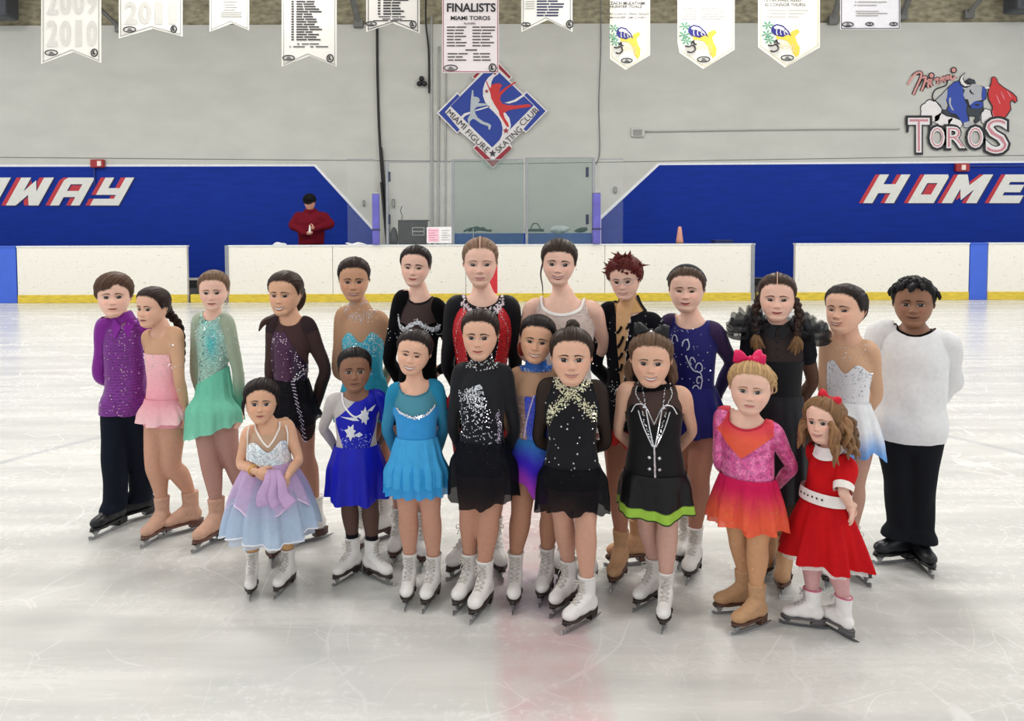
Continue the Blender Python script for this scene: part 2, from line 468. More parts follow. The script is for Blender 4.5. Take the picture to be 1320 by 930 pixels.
# ---- lettering on the wall
red_paint = plain_mat('red_paint', (186, 44, 56), .5); letter_white = plain_mat('letter_white', (222, 222, 216), .5, noise=.04)
navy_paint = plain_mat('navy_paint', (16, 24, 84), .5)
def slab(ch, s=.3):
    if ch == 'H': return [(0, 0), (0, 1), (s, 1), (s, .66), (1 - s, .66), (1 - s, 1), (1, 1), (1, 0), (1 - s, 0), (1 - s, .35), (s, .35), (s, 0)], []
    if ch == 'O': return [(0, 0), (0, 1), (.92, 1), (1, .9), (1, .0)], [[(s, .3), (s, .7), (1 - s, .7), (1 - s, .3)]]
    if ch == 'M': return [(0, 0), (0, 1), (s * .9, 1), (.5, .62), (1 - s * .9, 1), (1, 1), (1, 0), (1 - s, 0), (1 - s, .48), (.5, .1), (s, .5), (s, 0)], []
    if ch == 'E': return [(0, 0), (0, 1), (1, 1), (1, .74), (s, .74), (s, .64), (.82, .64), (.82, .38), (s, .38), (s, .27), (1, .27), (1, 0)], []
    if ch == 'W': return [(0, 0), (0, 1), (s, 1), (s, .5), (.5, .9), (1 - s, .5), (1 - s, 1), (1, 1), (1, 0), (1 - s, 0), (.5, .38), (s, 0)], []
    if ch == 'A': return [(0, 0), (0, .9), (.1, 1), (1, 1), (1, 0), (1 - s, 0), (1 - s, .3), (s, .3), (s, 0)], [[(s, .52), (s, .76), (1 - s, .76), (1 - s, .52)]]
    if ch == 'Y': return [(0, .38), (0, 1), (s, 1), (s, .62), (1 - s, .62), (1 - s, 1), (1, 1), (1, 0), (0, 0), (0, .24), (1 - s, .24), (1 - s, .38)], []
def wall_word(name, label, letters, ytop, ybot, slant, shadow):
    root = empty(name, at(letters[0][1], ybot, YW - .01), label, 'lettering')
    base = np.array(root.location)
    for ch, x0, w in letters:
        o, hs = slab(ch)
        mp = lambda p, dx=0, dy=0: (x0 + p[0] * w + p[1] * slant + dx, ybot + (ytop - ybot) * p[1] + dy)
        flat_poly([mp(p, -shadow, 0) for p in o], YW - .014, red_paint, 'letter_shadow', root, .004, base=base)
        flat_poly([mp(p, 1.2, 1.2) for p in o], YW - .018, navy_paint, 'letter_edge', root, .004, base=base, holes=[[mp(p, 1.2, 1.2) for p in h] for h in hs])
        flat_poly([mp(p) for p in o], YW - .022, letter_white, 'letter', root, .004, base=base, holes=[[mp(p) for p in h] for h in hs])
wall_word('wall_lettering', 'white slanted word AWAY with red shadow on the blue wall', [('A', -46, 40), ('W', 7.5, 42), ('A', 64.5, 38), ('Y', 116, 37)], 229, 265, 20, 6)
wall_word('wall_lettering', 'white slanted word HOME with red shadow on the blue wall', [('H', 1112.7, 39.5), ('O', 1170.5, 33), ('M', 1213.8, 45), ('E', 1274.8, 39)], 225, 262, 21.5, 5.5)

# ---- text through the built-in font, fitted to a rectangle of the image at depth Y
def text_obj(txt, rect, Y, mat, parent=None, base=None, name='lettering', bold=.0, rot=0.0, shear=0.0, depth=.003, center=None, keep=False):
    cu = bpy.data.curves.new('t', 'FONT'); cu.body = txt; cu.size = 1; cu.offset = bold; cu.shear = shear; cu.resolution_u = 3
    o = bpy.data.objects.new('t', cu); COL.objects.link(o)
    dg = bpy.context.evaluated_depsgraph_get(); dg.update()
    me = bpy.data.meshes.new_from_object(o.evaluated_get(dg)); V, T = read_mesh(me)
    bpy.data.objects.remove(o); bpy.data.curves.remove(cu); bpy.data.meshes.remove(me)
    mn, mx = V[:, :2].min(0), V[:, :2].max(0); q = (V[:, :2] - mn) / (mx - mn)
    x0, y0, x1, y1 = rect                           # y0 = top pixel
    px_ = x0 + q[:, 0] * (x1 - x0); py_ = y1 + q[:, 1] * (y0 - y1)
    if rot:
        cx, cy = (x0 + x1) / 2, (y0 + y1) / 2; a = RAD(rot); dx, dy = px_ - cx, py_ - cy
        px_, py_ = cx + dx * math.cos(a) + dy * math.sin(a), cy - dx * math.sin(a) + dy * math.cos(a)
    P = np.array([at(a, b, Y) for a, b in zip(px_, py_)]); P[:, 1] = Y
    a, b, c = P[T[:, 0]], P[T[:, 1]], P[T[:, 2]]; ny = np.cross(b - a, c - a)[:, 1]; T[ny > 0] = T[ny > 0][:, ::-1]
    return obj(name, P, T, mat, parent, smooth=False, base=base)

# ---- boards
board_m = None
def board_material():
    m, nt, b = new_mat('board_plastic'); N, L = nt.nodes, nt.links
    tc = N.new('ShaderNodeTexCoord')
    v = N.new('ShaderNodeTexNoise'); v.inputs['Scale'].default_value = 17; v.inputs['Detail'].default_value = 6; v.inputs['Roughness'].default_value = .7
    mp = N.new('ShaderNodeMapping'); mp.inputs['Scale'].default_value = (1, 1, 2); L.new(tc.outputs['Object'], mp.inputs[0]); L.new(mp.outputs[0], v.inputs['Vector'])
    r = N.new('ShaderNodeValToRGB'); r.color_ramp.elements[0].position = .30; r.color_ramp.elements[0].color = lin4((146, 142, 134))
    r.color_ramp.elements[1].position = .40; r.color_ramp.elements[1].color = lin4((236, 232, 222)); L.new(v.outputs['Fac'], r.inputs[0]); L.new(r.outputs[0], b.inputs['Base Color'])
    setp(b, Roughness=.32)
    return m
board_m = board_material()
yellow_m = plain_mat('kick_plate_yellow', (214, 188, 60), .5, noise=.2, nscale=6, stretch=(1, 1, 6))
cap_m = plain_mat('cap_rail', (225, 227, 230), .35); edge_m = plain_mat('aluminium', (150, 152, 156), .35, .7)
blue_post = plain_mat('blue_board', (58, 98, 208), .4, noise=.06, nscale=4)
ZBT = Z_at(317, YB)
ZK = Z_at(378.5, YB)
def board_section(name, label, x0, x1, seams=(), mat=board_m, kick=True, post=None):
    xs = [X_at(p, YB) for p in (x0, *seams, x1)]
    root = empty(name, ((xs[0] + xs[-1]) / 2, YB + .05, 0), label, 'rink board', 'boards around the ice'); base = np.array(root.location)
    for a, b in zip(xs[:-1], xs[1:]):
        bbox('board_panel', ((a + b) / 2, YB + .05, ZBT / 2), (b - a - .008, .10, ZBT), mat, root, .006, base)
    bbox('cap_rail', ((xs[0] + xs[-1]) / 2, YB + .06, ZBT + .012), (xs[-1] - xs[0], .15, .03), cap_m if mat is board_m else mat, root, .006, base)
    if kick: bbox('kick_plate', ((xs[0] + xs[-1]) / 2, YB - .008, ZK / 2), (xs[-1] - xs[0] - .01, .022, ZK), yellow_m, root, .006, base)
    if post:
        for p in post: bbox('end_post', (X_at(p, YB), YB + .045, ZBT / 2 + .01), (.07, .13, ZBT + .03), edge_m, root, .006, base)
    return root
board_section('rink_board', 'white rink board with yellow kick plate behind the boy in purple', 20, 240)
MIDB = board_section('rink_board', 'long middle rink board with yellow kick plate behind the back row of skaters', 293, 974, (428, 600, 780), post=(291.5, 971))
board_section('rink_board', 'white rink board with yellow kick plate behind the boy in the white shirt', 1026, 1251)
board_section('rink_board', 'white rink board section at the right edge of the frame, past the blue strip', 1275, 1580)
board_section('rink_board', 'blue vertical board strip at the far left edge of the boards', -8, 19, mat=blue_post, kick=False)
board_section('rink_board', 'blue vertical board strip between two white boards on the right', 1251.5, 1274.5, mat=blue_post, kick=False)
board_section('rink_board', 'white rink board beyond the blue strip at the far left', -300, -8.5)
# thresholds of the two gate openings and the red centre stripe on the boards
for a, b, t in ((241, 290, 'yellow threshold of the open gate on the left'), (975, 1025, 'yellow threshold of the open gate behind the girl with braids')):
    xa, xb = X_at(a, YB), X_at(b, YB)
    o = bbox('gate_threshold', ((xa + xb) / 2, YB + .03, ZK / 2), (xb - xa - .09, .1, ZK), yellow_m, None, .006); tag(o, t, 'threshold')
xa, xb = X_at(618, YB), X_at(641, YB)
bbox('centre_stripe', ((xa + xb) / 2, YB - .003, (ZBT + ZK) / 2), (xb - xa, .006, ZBT - ZK - .002), plain_mat('stripe_red', (204, 40, 52), .4), MIDB, 0, np.array(MIDB.location))

# ---- shield glass, posts and the scorer's bench behind the boards
glass_m, nt, b = new_mat('shield_glass'); setp(b, Base_Color=lin4((96, 128, 122)), Roughness=.04, Alpha=.22, Specular_IOR_Level=.6)
clear_m, nt, b = new_mat('clear_glass'); setp(b, Base_Color=lin4((190, 200, 198)), Roughness=.04, Alpha=.05, Specular_IOR_Level=.6)
YG = YB + .06
zg0 = ZBT + .03
def pane(label, x0, x1, ytop, mat, frame):
    a, b_ = X_at(x0, YG), X_at(x1, YG); zt = Z_at(ytop, YG)
    r = empty('shield_glass', ((a + b_) / 2, YG, zg0), label, 'glass panel', 'shield glass above the boards'); base = np.array(r.location)
    bbox('pane', ((a + b_) / 2, YG, (zg0 + zt) / 2), (b_ - a, .014, zt - zg0), mat, r, 0, base)
    for x in frame: bbox('frame_post', (X_at(x, YG), YG, (zg0 + zt) / 2), (.055, .05, zt - zg0), edge_m, r, .004, base)
    bbox('top_edge', ((a + b_) / 2, YG, zt), (b_ - a, .02, .018), edge_m, r, 0, base)
    return r
pane('greenish glass panel behind the girl in black and red', 584, 675, 206, glass_m, (584,))
GR = pane('greenish glass panel behind the girl in the white dress', 677.5, 766, 204, glass_m, (679, 765))
GL = pane('clear glass panel in front of the black equipment case', 499, 580.5, 209, clear_m, (499.5,))
pane('clear glass panel beside the man in the red jacket', 448, 483, 205, clear_m, ())
pane('clear glass panel right of the purple post on the right', 773, 803, 206, clear_m, ())
purple = plain_mat('post_pad', (96, 92, 178), .5, noise=.15, nscale=5)
for a, b_, t in ((481, 490, 'purple padded post left of the equipment case'), (763, 773, 'purple padded post right of the glass panels')):
    xa, xb = X_at(a, YG), X_at(b_, YG); zt = Z_at(250, YG)
    r = empty('padded_post', ((xa + xb) / 2, YG - .05, zg0 - .0), t, 'post', 'posts of the shield glass'); base = np.array(r.location)
    bbox('pad', ((xa + xb) / 2, YG - .09, (zg0 + zt) / 2), (xb - xa, .1, zt - zg0), purple, r, .02, base)
    bbox('strap', ((xa + xb) / 2, YG - .09, zg0 + .3), (xb - xa + .01, .108, .04), plain_mat('strap_dark', (52, 50, 92), .6), r, .004, base)
    bbox('cap', ((xa + xb) / 2, YG - .09, zt + .01), (xb - xa + .004, .1, .02), edge_m, r, .004, base)
# blue half wall of the scorer's bench, and the things on it
YH = YB + 1.15
zh = Z_at(301, YH)
V, f = box(((X_at(584, YH) + X_at(767, YH)) / 2, YH + .05, zh / 2), (X_at(767, YH) - X_at(584, YH), .1, zh)); structure('wall_bench', V, f, plain_mat('bench_blue', (28, 66, 170), .4, noise=.1, nscale=4))
dark = plain_mat('black_plastic', (26, 27, 30), .45); grey_m = plain_mat('grey_metal', (120, 122, 124), .4, .4)
bench_z = .45
V, f = box((-1.5, YB + 1.0, bench_z / 2 + .05), (8.5, 1.7, bench_z - .1)); o = obj('bench_platform', V, f, plain_mat('platform', (70, 72, 78), .8), smooth=False); o['kind'] = 'structure'; PLAT = bench_z
def prop(name, label, cat, loc): return empty(name, loc, label, cat)
# equipment case with cables and control panel
ye = YB + .45; x0, x1 = X_at(514, ye), X_at(551, ye); z0, z1 = ZBT - .1, Z_at(285, ye)
tbl = empty('score_table', ((X_at(500, ye) + X_at(585, ye)) / 2, ye, PLAT), 'grey table behind the boards under the equipment case', 'table'); base = np.array(tbl.location)
tw = X_at(586, ye) - X_at(500, ye)
bbox('table_top', (base[0], ye, z0 - .02), (tw, .5, .04), grey_m, tbl, .006, base)
for sx in (-1, 1):
    for sy in (-1, 1): bbox('leg', (base[0] + sx * (tw / 2 - .05), ye + sy * .2, (PLAT + z0 - .04) / 2), (.04, .04, z0 - .04 - PLAT), grey_m, tbl, .004, base)
r = prop('equipment_case', 'black sound equipment case on the table behind the glass', 'equipment', ((x0 + x1) / 2, ye, z0)); base = np.array(r.location)
bbox('case', ((x0 + x1) / 2, ye, (z0 + z1) / 2), (x1 - x0, .34, z1 - z0), dark, r, .02, base)
bbox('lid', ((x0 + x1) / 2 + .02, ye, z1 + .012), (x1 - x0 + .03, .36, .03), dark, r, .008, base)
pz = Z_at(298, ye); pw = X_at(548, ye) - X_at(532, ye)
bbox('control_panel', (X_at(540, ye), ye - .18, pz), (pw, .015, .17), plain_mat('panel_frame', (150, 150, 150), .5), r, .003, base)
for k in range(2): bbox('display', (X_at(540, ye), ye - .19, pz + .04 - .08 * k), (pw * .86, .012, .055), dark, r, .003, base)
V, fs = ellipsoid((X_at(508, ye), ye - .05, (z0 + z1) / 2 - .06), (.085, .14, (z1 - z0) / 2 - .06)); o = obj('speaker_bag', V, fs, plain_mat('bag_grey', (58, 60, 64), .8, bump=.3)); tag(o, 'dark grey padded bag leaning on the equipment case', 'bag')
V, fs = tube(catmull([at(517, 286, ye), at(518.5, 279, ye), at(516.5, 272, ye), at(518, 266, ye)], 12), .008, 6); o = obj('cable', V, fs, dark); tag(o, 'thin cable sticking up from the black equipment case', 'cable')
r = prop('notice_sheet', 'pink and white notice on the glass next to the equipment case', 'notice', at(566, 313, YG - .015)); base = np.array(r.location)
flat_poly([(550, 293), (582, 292.5), (582, 313.5), (550, 313.5)], YG - .02, plain_mat('paper_white', (238, 236, 236), .6), 'sheet', r, .006, base=base)
flat_poly([(551.5, 294.5), (566, 294.5), (566, 312), (551.5, 312)], YG - .024, plain_mat('paper_pink', (240, 196, 210), .6), 'sheet_print', r, .003, base=base)
for k in range(5):
    for (a, b_) in ((553, 564), (569, 580)):
        flat_poly([(a, 297 + 3 * k), (b_ - (k % 2) * 3, 297 + 3 * k), (b_ - (k % 2) * 3, 297.7 + 3 * k), (a, 297.7 + 3 * k)], YG - .028, plain_mat('print_red', (206, 120, 140) if a < 560 else (150, 150, 156), .6) if a < 560 else plain_mat('print_grey', (160, 160, 166), .6), 'print_line', r, .002, base=base)
# things on the half wall: cable heap, keyboard, white jacket
yk = YH + .05
def tubeobj(name, pts, r, mat, label=None, cat=None, parent=None, base=None, n=24):
    V, fs = tube(catmull(pts, n), r, 7); o = obj(name, V, fs, mat, parent, base=base)
    return tag(o, label, cat) if label else o
r = prop('cable_heap', 'heap of black cables on the blue half wall, left pane', 'cables', at(617, 299, yk)); base = np.array(r.location)
for k in range(5):
    pts = [at(598 + 3 * k, 298.5 - k % 2, yk), at(606 + 4 * k, 295 - k % 3, yk - .03), at(618 + 2 * k, 296.5, yk + .02), at(634 - k, 297 + k % 2, yk)]
    tubeobj('cable', pts, .022, dark, parent=r, base=base)
tubeobj('cable', [at(596, 299, yk), at(600, 293, yk), at(606, 291.5, yk), at(610, 296, yk - .05), at(610, 312, yk - .07)], .009, plain_mat('cable_white', (200, 205, 205), .5), parent=r, base=base)
r = prop('keyboard_case', 'flat black keyboard case on the blue half wall, right pane', 'case', at(690, 299, yk)); base = np.array(r.location)
bbox('case', at(689, 297, yk), (X_at(701, yk) - X_at(677, yk), .2, .06), dark, r, .015, base)
tubeobj('handle', [at(684, 296, yk - .1), at(687, 289, yk - .1), at(693, 289, yk - .1), at(697, 296, yk - .1)], .012, dark, parent=r, base=base)
V, fs = ellipsoid(at(722, 296.2, yk), (.21, .13, .075), None, 12, 24); V = V + .02 * np.stack([vnoise(V, 3, 6, 18), vnoise(V, 4, 6, 18), vnoise(V, 5, 6, 18)], 1)
o = obj('folded_jacket', V, fs, plain_mat('jacket_pale', (206, 212, 214), .7)); tag(o, 'crumpled pale jacket on the blue half wall', 'jacket')
V, fs = ellipsoid(at(749, 297, yk), (.13, .1, .055), None, 10, 18); V = V + .02 * np.stack([vnoise(V, 6, 6, 18)] * 3, 1)
o = obj('dark_bag', V, fs, dark); tag(o, 'small dark bag at the right end of the blue half wall', 'bag')
# latches on the glass frames
for x, y in ((757, 222), (757, 283)): bbox('latch', at(x, y, YG - .02), (.055, .06, .2), plain_mat('latch', (40, 48, 72), .5), GR, .01, np.array(GR.location))
for x, y in ((502, 228), (502, 283)): bbox('hinge', at(x, y, YG - .02), (.04, .06, .2), plain_mat('latch', (40, 48, 72), .5), GL, .01, np.array(GL.location))
# white gloves and papers lying on the boards
for x, w, t in ((459, .22, 'white gloves lying on the boards near the man in red'), (361, .16, 'white paper lying on the boards at the left of the man in red')):
    V, fs = ellipsoid(at(x, 315, YB + .015), (w, .025, .035), None, 8, 16); V = V + .015 * np.stack([vnoise(V, 3, 6, 30), vnoise(V, 4, 6, 30), vnoise(V, 5, 6, 30)], 1)
    V[:, 2] = np.maximum(V[:, 2], ZBT + .028); o = obj('gloves' if x > 400 else 'crumpled_paper', V, fs, plain_mat('glove_white', (226, 226, 228), .7)); tag(o, t, 'gloves' if x > 400 else 'paper')

# ---- traffic cone on the boards
yc = YB + .3; cb = at(876, 316, yc); r = prop('traffic_cone', 'faded orange traffic cone standing behind the right boards', 'cone', cb); base = np.array(r.location)
zt = Z_at(293, yc); h = zt - cb[2]; cz = cb[2]
a = np.linspace(0, 2 * np.pi, 20, endpoint=False)
rings = [np.stack([cb[0] + q * np.cos(a), yc + q * np.sin(a), np.full(20, cz + z)], -1) for q, z in ((.085, .02), (.07, .1), (.035, h - .02), (.024, h))]
V, fs = loft(np.array(rings)); obj('cone_body', V, fs, plain_mat('cone_orange', (206, 146, 128), .6), r, base=base)
bbox('cone_base', (cb[0], yc, cz + .012), (.22, .22, .024), dark, r, .004, base)
bbox('cone_stand', (cb[0], yc, cz / 2 - .005 + .0), (.5, .3, cz - .01), plain_mat('platform', (70, 72, 78), .8), r, .004, base)
# small grey box lying further right behind the boards
zb1 = Z_at(310.5, YB + .4); xb1 = X_at(931, YB + .4); r = prop('storage_bin', 'dark blue storage bin just showing above the right boards', 'bin', (xb1, YB + .4, .09)); base = np.array(r.location)
bbox('bin_body', (xb1, YB + .4, (.09 + zb1 - .03) / 2), (.36, .28, zb1 - .12), plain_mat('box_blue', (40, 62, 120), .6), r, .01, base); bbox('bin_lid', (xb1, YB + .4, zb1 - .015), (.39, .31, .03), plain_mat('box_lid', (30, 44, 92), .6), r, .008, base)

# ---- wall fittings
alarm = plain_mat('alarm_red', (158, 36, 40), .4)
for x, y, t in ((126, 211, 'red fire alarm box above the word AWAY'), (1240, 216, 'red fire alarm box above the word HOME')):
    r = prop('fire_alarm', t, 'fire alarm', at(x, y, YW - .08)); base = np.array(r.location)
    bbox('housing', at(x, y, YW - .06), (.31, .1, .19), alarm, r, .02, base)
    bbox('strobe', at(x + 2, y, YW - .12), (.09, .05, .12), plain_mat('strobe_lens', (236, 214, 206), .2), r, .01, base)
    if x < 600: bbox('conduit', (X_at(x - 2.5, YW - .03), YW - .03, Z_at(226, YW)), (.03, .03, .45), plain_mat('conduit_blue', (18, 46, 128), .5), r, .004, base)
    else: bbox('conduit', at(x + 42, 214, YW - .03), (1.35, .03, .03), plain_mat('conduit_blue', (18, 46, 128), .5), r, .004, base)
gr = plain_mat('conduit_grey', (162, 164, 162), .5, .2); gr2 = plain_mat('cable_black', (24, 24, 26), .6)
for k, (xa, ya, xb, yb_) in enumerate(((556, 20, 557, 316), (566, 60, 565, 316), (575, 95, 574, 316))):
    tubeobj('conduit_pipe', [at(xa, ya, YW - .03), at((xa + xb) / 2, (ya + yb_) / 2, YW - .03), at(xb, yb_, YW - .03)], .028 - .006 * k, gr, ('left', 'middle', 'right')[k] + 'most of the grey conduit pipes running down the wall', 'pipe')
r = prop('cable_bundle', 'thick black cable bundle hanging down the wall left of the glass', 'cable', at(486, 30, YW - .06)); base = np.array(r.location)
for dx, y0, dd in ((0, 30, .06), (2.2, 195, .10), (-1.6, 215, .10)):
    pts = [(486, 30), (486.5, 90), (488, 150), (490, 190), (493, 235), (499, 300), (502, 330)]
    P_ = [at(x + dx * min(1, max(0, (y - y0) / 40 + .6)), y, YW - dd) for x, y in pts if y >= y0 - 10]
    tubeobj('cable', P_, .03, gr2, parent=r, base=base)
tubeobj('cable', [at(549, -6, YW - .16), at(549, 30, YW - .05), at(552.5, 66, YW - .05), at(553, 120, YW - .06)], .02, gr2, 'thin black cable running down beside the grey conduits', 'cable')
tubeobj('cable', [at(774, -6, YW - .05), at(774.5, 60, YW - .03), at(772, 130, YW - .03), at(773, 195, YW - .03), at(768, 212, YW - .03)], .012, plain_mat('wire_grey', (110, 112, 112), .6), 'thin grey wire down the wall above the right glass', 'cable')
tubeobj('conduit_pipe', [at(832, 169.5, YW - .03), at(1000, 167, YW - .03), at(1160, 166, YW - .03)], .018, plain_mat('conduit_wall', (176, 177, 172), .6), 'horizontal conduit running from the outlet box to the bull emblem', 'pipe')
for x, y, w, h, t in ((822, 171, .30, .2, 'outlet box at the start of the horizontal conduit'), (507, 262, .06, .2, 'small grey switch left of the equipment case'), (793, 245, .07, .14, 'small grey switch beside the slanted blue edge on the right'), (469, 262, .05, .14, 'small grey switch beside the slanted blue edge on the left')):
    r = prop('switch_box', t, 'switch box', at(x, y, YW - .03)); base = np.array(r.location)
    bbox('box', at(x, y, YW - .03), (w, .06, h), plain_mat('switch_grey', (172, 172, 168) if x == 822 else (112, 112, 110), .5) if x != 822 else plain_mat('outlet_grey', (190, 190, 184), .5), r, .012, base)
    bbox('plate', at(x, y, YW - .06), (w * .7, .012, h * .7), plain_mat('plate', (140, 140, 136), .5), r, .004, base)
r = prop('horn_cluster', 'black three-lobed horn on the wall left of the conduits', 'horn', at(545, 106, YW - .1)); base = np.array(r.location)
for x, y in ((543.5, 101.5), (540.5, 108), (547, 108)):
    V, fs = ellipsoid(at(x, y, YW - .07), (.062, .07, .062), None, 10, 16); obj('horn', V, fs, dark, r, base=base)
# glossy reflective sticker band on the lower blue wall edge (both sides)
# ---- steel knee braces under the roof, dark units in the top corners
steel = plain_mat('brace_steel', (112, 112, 110), .55, .3, noise=.15, nscale=8)
for k, (xa, ya, xb, yb_, t) in enumerate(((106, -10, 155, 36, 'left of the second banner'), (452, -12, 462, 30, 'between the roster banners'), (1090, -30, 1074, 26, 'left of the framed banner'), (1174, -8, 1163, 20, 'at the right edge of the framed banner'), (1272, -12, 1249, 18, 'above the bull emblem'))):
    r = prop('knee_brace', 'grey steel knee brace under the roof ' + t, 'brace', at(xb, yb_, YW - .1)); base = np.array(r.location)
    A, B = at(xa, ya, YW - .45), at(xb, yb_, YW - .06); A = A + (A - B) * .6
    V, fs = tube([A, B], .075, 6, flat=.6); obj('brace', V, fs, steel, r, smooth=False, base=base)
    bbox('foot_plate', B, (.22, .1, .2), steel, r, .01, base)
for xa, xb, yb_, t in ((-30, 16, 24, 'left'), (1302, 1350, 16, 'right')):
    c = (at(xa, -15, YW - .5) + at(xb, yb_, YW - .5)) / 2; w = X_at(xb, YW - .5) - X_at(xa, YW - .5)
    r = prop('ceiling_unit', 'dark heater unit in the top %s corner under the roof' % t, 'heater', c); base = np.array(r.location)
    bbox('housing', c, (w, .5, at(0, -15, YW - .5)[2] - at(0, yb_, YW - .5)[2]), plain_mat('unit_dark', (66, 68, 76), .5), r, .06, base)
    bbox('bracket', c + [0, .2, .5], (.08, .08, .7), steel, r, .006, base)

# ---- roof lamps (out of frame, where the light comes from)
lamp_em, nt, b = new_mat('lamp_glow'); setp(b, Emission_Color=(1, .98, .94, 1), Emission_Strength=6.0); lamp_em.cycles.emission_sampling = 'NONE'
for ix, x in enumerate((-10.5, -3.5, 3.5, 10.5)):
    for iy, y in enumerate((1.5, 6.5, 11.5)):
        r = empty('rink_lamp', (x, y, 7.3), 'strip lamp under the roof, %s of the row %s' % (('far left', 'left middle', 'right middle', 'far right')[ix], ('above the camera', 'over the middle of the ice', 'nearest the rear wall')[iy]), 'lamp', 'lamps over the ice')
        bbox('housing', (x, y, 7.36), (1.7, .66, .1), grey_m, r, .02, (x, y, 7.3)); bbox('diffuser', (x, y, 7.305), (1.6, .6, .02), lamp_em, r, 0, (x, y, 7.3))
        zc = ZT + 2.19
        for sx in (-.6, .6): bbox('hanger', (x + sx, y, (7.4 + zc) / 2), (.02, .02, zc - 7.4), steel, r, 0, (x, y, 7.3))
# ================================================================== EMBLEMS AND BANNERS
def flat(name, c): return plain_mat('decor_' + name, c, .55, noise=.04)
e_white, e_blue, e_red, e_silver, e_dred, e_ink = flat('white', (222, 218, 218)), flat('blue', (28, 58, 148)), flat('red', (196, 44, 46)), flat('silver', (176, 184, 190)), flat('darkred', (146, 34, 50)), flat('ink', (52, 46, 48))
e_black, e_cream, e_grey, e_pink, e_navy = flat('black', (26, 26, 32)), flat('cream', (226, 222, 210)), flat('grey', (206, 203, 198)), flat('rose', (214, 128, 140)), flat('navy', (30, 30, 78))
def star(cx, cy, r): return [(cx + (r if k % 2 == 0 else r * .42) * math.sin(k * math.pi / 5), cy - (r if k % 2 == 0 else r * .42) * math.cos(k * math.pi / 5)) for k in range(10)]
# ---- skating club diamond emblem
def zz7(pts): return [(560 + x / 6.64, 80 + y / 6.64) for x, y in pts]
YE = YW - .085
root = empty('club_emblem', at(635, 215, YE), 'blue and red diamond skating club emblem painted on the wall', 'emblem'); EB = np.array(root.location)
def em(name, pts, mat, layer, raw=False): flat_poly(pts if raw else zz7(pts), YE - .004 * layer, mat, name, root, .004, base=EB)
em('backing', [(18, 435), (195, 256), (216, 280), (345, 150), (318, 128), (490, -62), (668, 128), (640, 157), (760, 270), (790, 248), (968, 420), (783, 608), (760, 588), (645, 698), (668, 730), (500, 914), (328, 735), (355, 710), (215, 592), (195, 614)], e_white, 0)
em('blue_field', [(138, 378), (345, 170), (490, 26), (640, 172), (850, 372), (494, 732)], e_blue, 1)
em('blue_corner', [(36, 436), (197, 274), (216, 294), (136, 376), (90, 430), (216, 578), (196, 600)], e_blue, 1)
em('blue_corner', [(952, 420), (790, 263), (770, 285), (854, 370), (897, 414), (763, 573), (784, 594)], e_blue, 1)
em('red_corner', [(330, 124), (490, -46), (656, 126), (640, 143), (490, -4), (346, 142)], e_dred, 1)
em('red_corner', [(338, 737), (363, 716), (500, 846), (638, 716), (662, 737), (500, 902)], e_dred, 1)
em('ribbon', [(552, 84), (505, 98), (462, 132), (432, 175), (416, 230), (416, 290), (432, 340), (462, 385), (505, 425), (545, 468), (572, 515), (584, 570), (578, 628), (556, 672), (512, 716), (640, 600), (655, 545), (642, 480), (608, 436), (570, 408), (530, 370), (500, 322), (484, 270), (482, 215), (490, 165), (510, 128), (548, 102)], e_white, 2)
em('ribbon', [(600, 350), (680, 325), (770, 270), (772, 288), (700, 338), (640, 355)], e_white, 2)
em('ribbon', [(350, 410), (400, 395), (470, 374), (474, 384), (400, 408), (352, 420)], e_white, 2)
em('ribbon', [(225, 470), (255, 440), (310, 425), (310, 440), (262, 462), (240, 490)], e_white, 2)
em('silver_skater', [(322, 240), (332, 242), (336, 300), (350, 296), (378, 305), (390, 330), (372, 352), (445, 356), (446, 372), (365, 384), (345, 400), (350, 440), (372, 478), (420, 510), (470, 528), (486, 545), (474, 582), (462, 574), (460, 550), (400, 528), (345, 490), (325, 488), (300, 512), (304, 545), (292, 540), (284, 485), (306, 450), (308, 390), (312, 320)], e_silver, 3)
em('red_skater', [(438, 160), (448, 165), (470, 215), (480, 222), (490, 195), (520, 185), (556, 182), (580, 198), (560, 230), (556, 262), (600, 222), (650, 192), (690, 168), (704, 178), (680, 188), (620, 230), (570, 285), (560, 320), (580, 355), (620, 368), (700, 372), (800, 360), (828, 368), (820, 384), (720, 398), (640, 412), (590, 438), (602, 480), (630, 520), (640, 556), (620, 556), (580, 490), (556, 452), (550, 420), (515, 365), (486, 310), (478, 262)], e_red, 3)
em('star', star(447, 250, 20), e_dred, 4); em('star', star(612, 588, 30), e_dred, 4); em('star', star(498, 782, 34), e_ink, 4); em('star', star(517, 98, 16), e_dred, 4)
def on_band(txt, c, L, h, rot): x, y = zz7([c])[0]; text_obj(txt, (x - L / 13.28, y - h / 13.28, x + L / 13.28, y + h / 13.28), YE - .02, e_ink, root, EB, rot=rot, bold=.0)
on_band('MIAMI', (190, 492), 205, 52, -44); on_band('FIGURE', (370, 676), 250, 52, -44)
on_band('SKATING', (636, 664), 285, 52, 44); on_band('CLUB', (808, 468), 190, 52, 43)

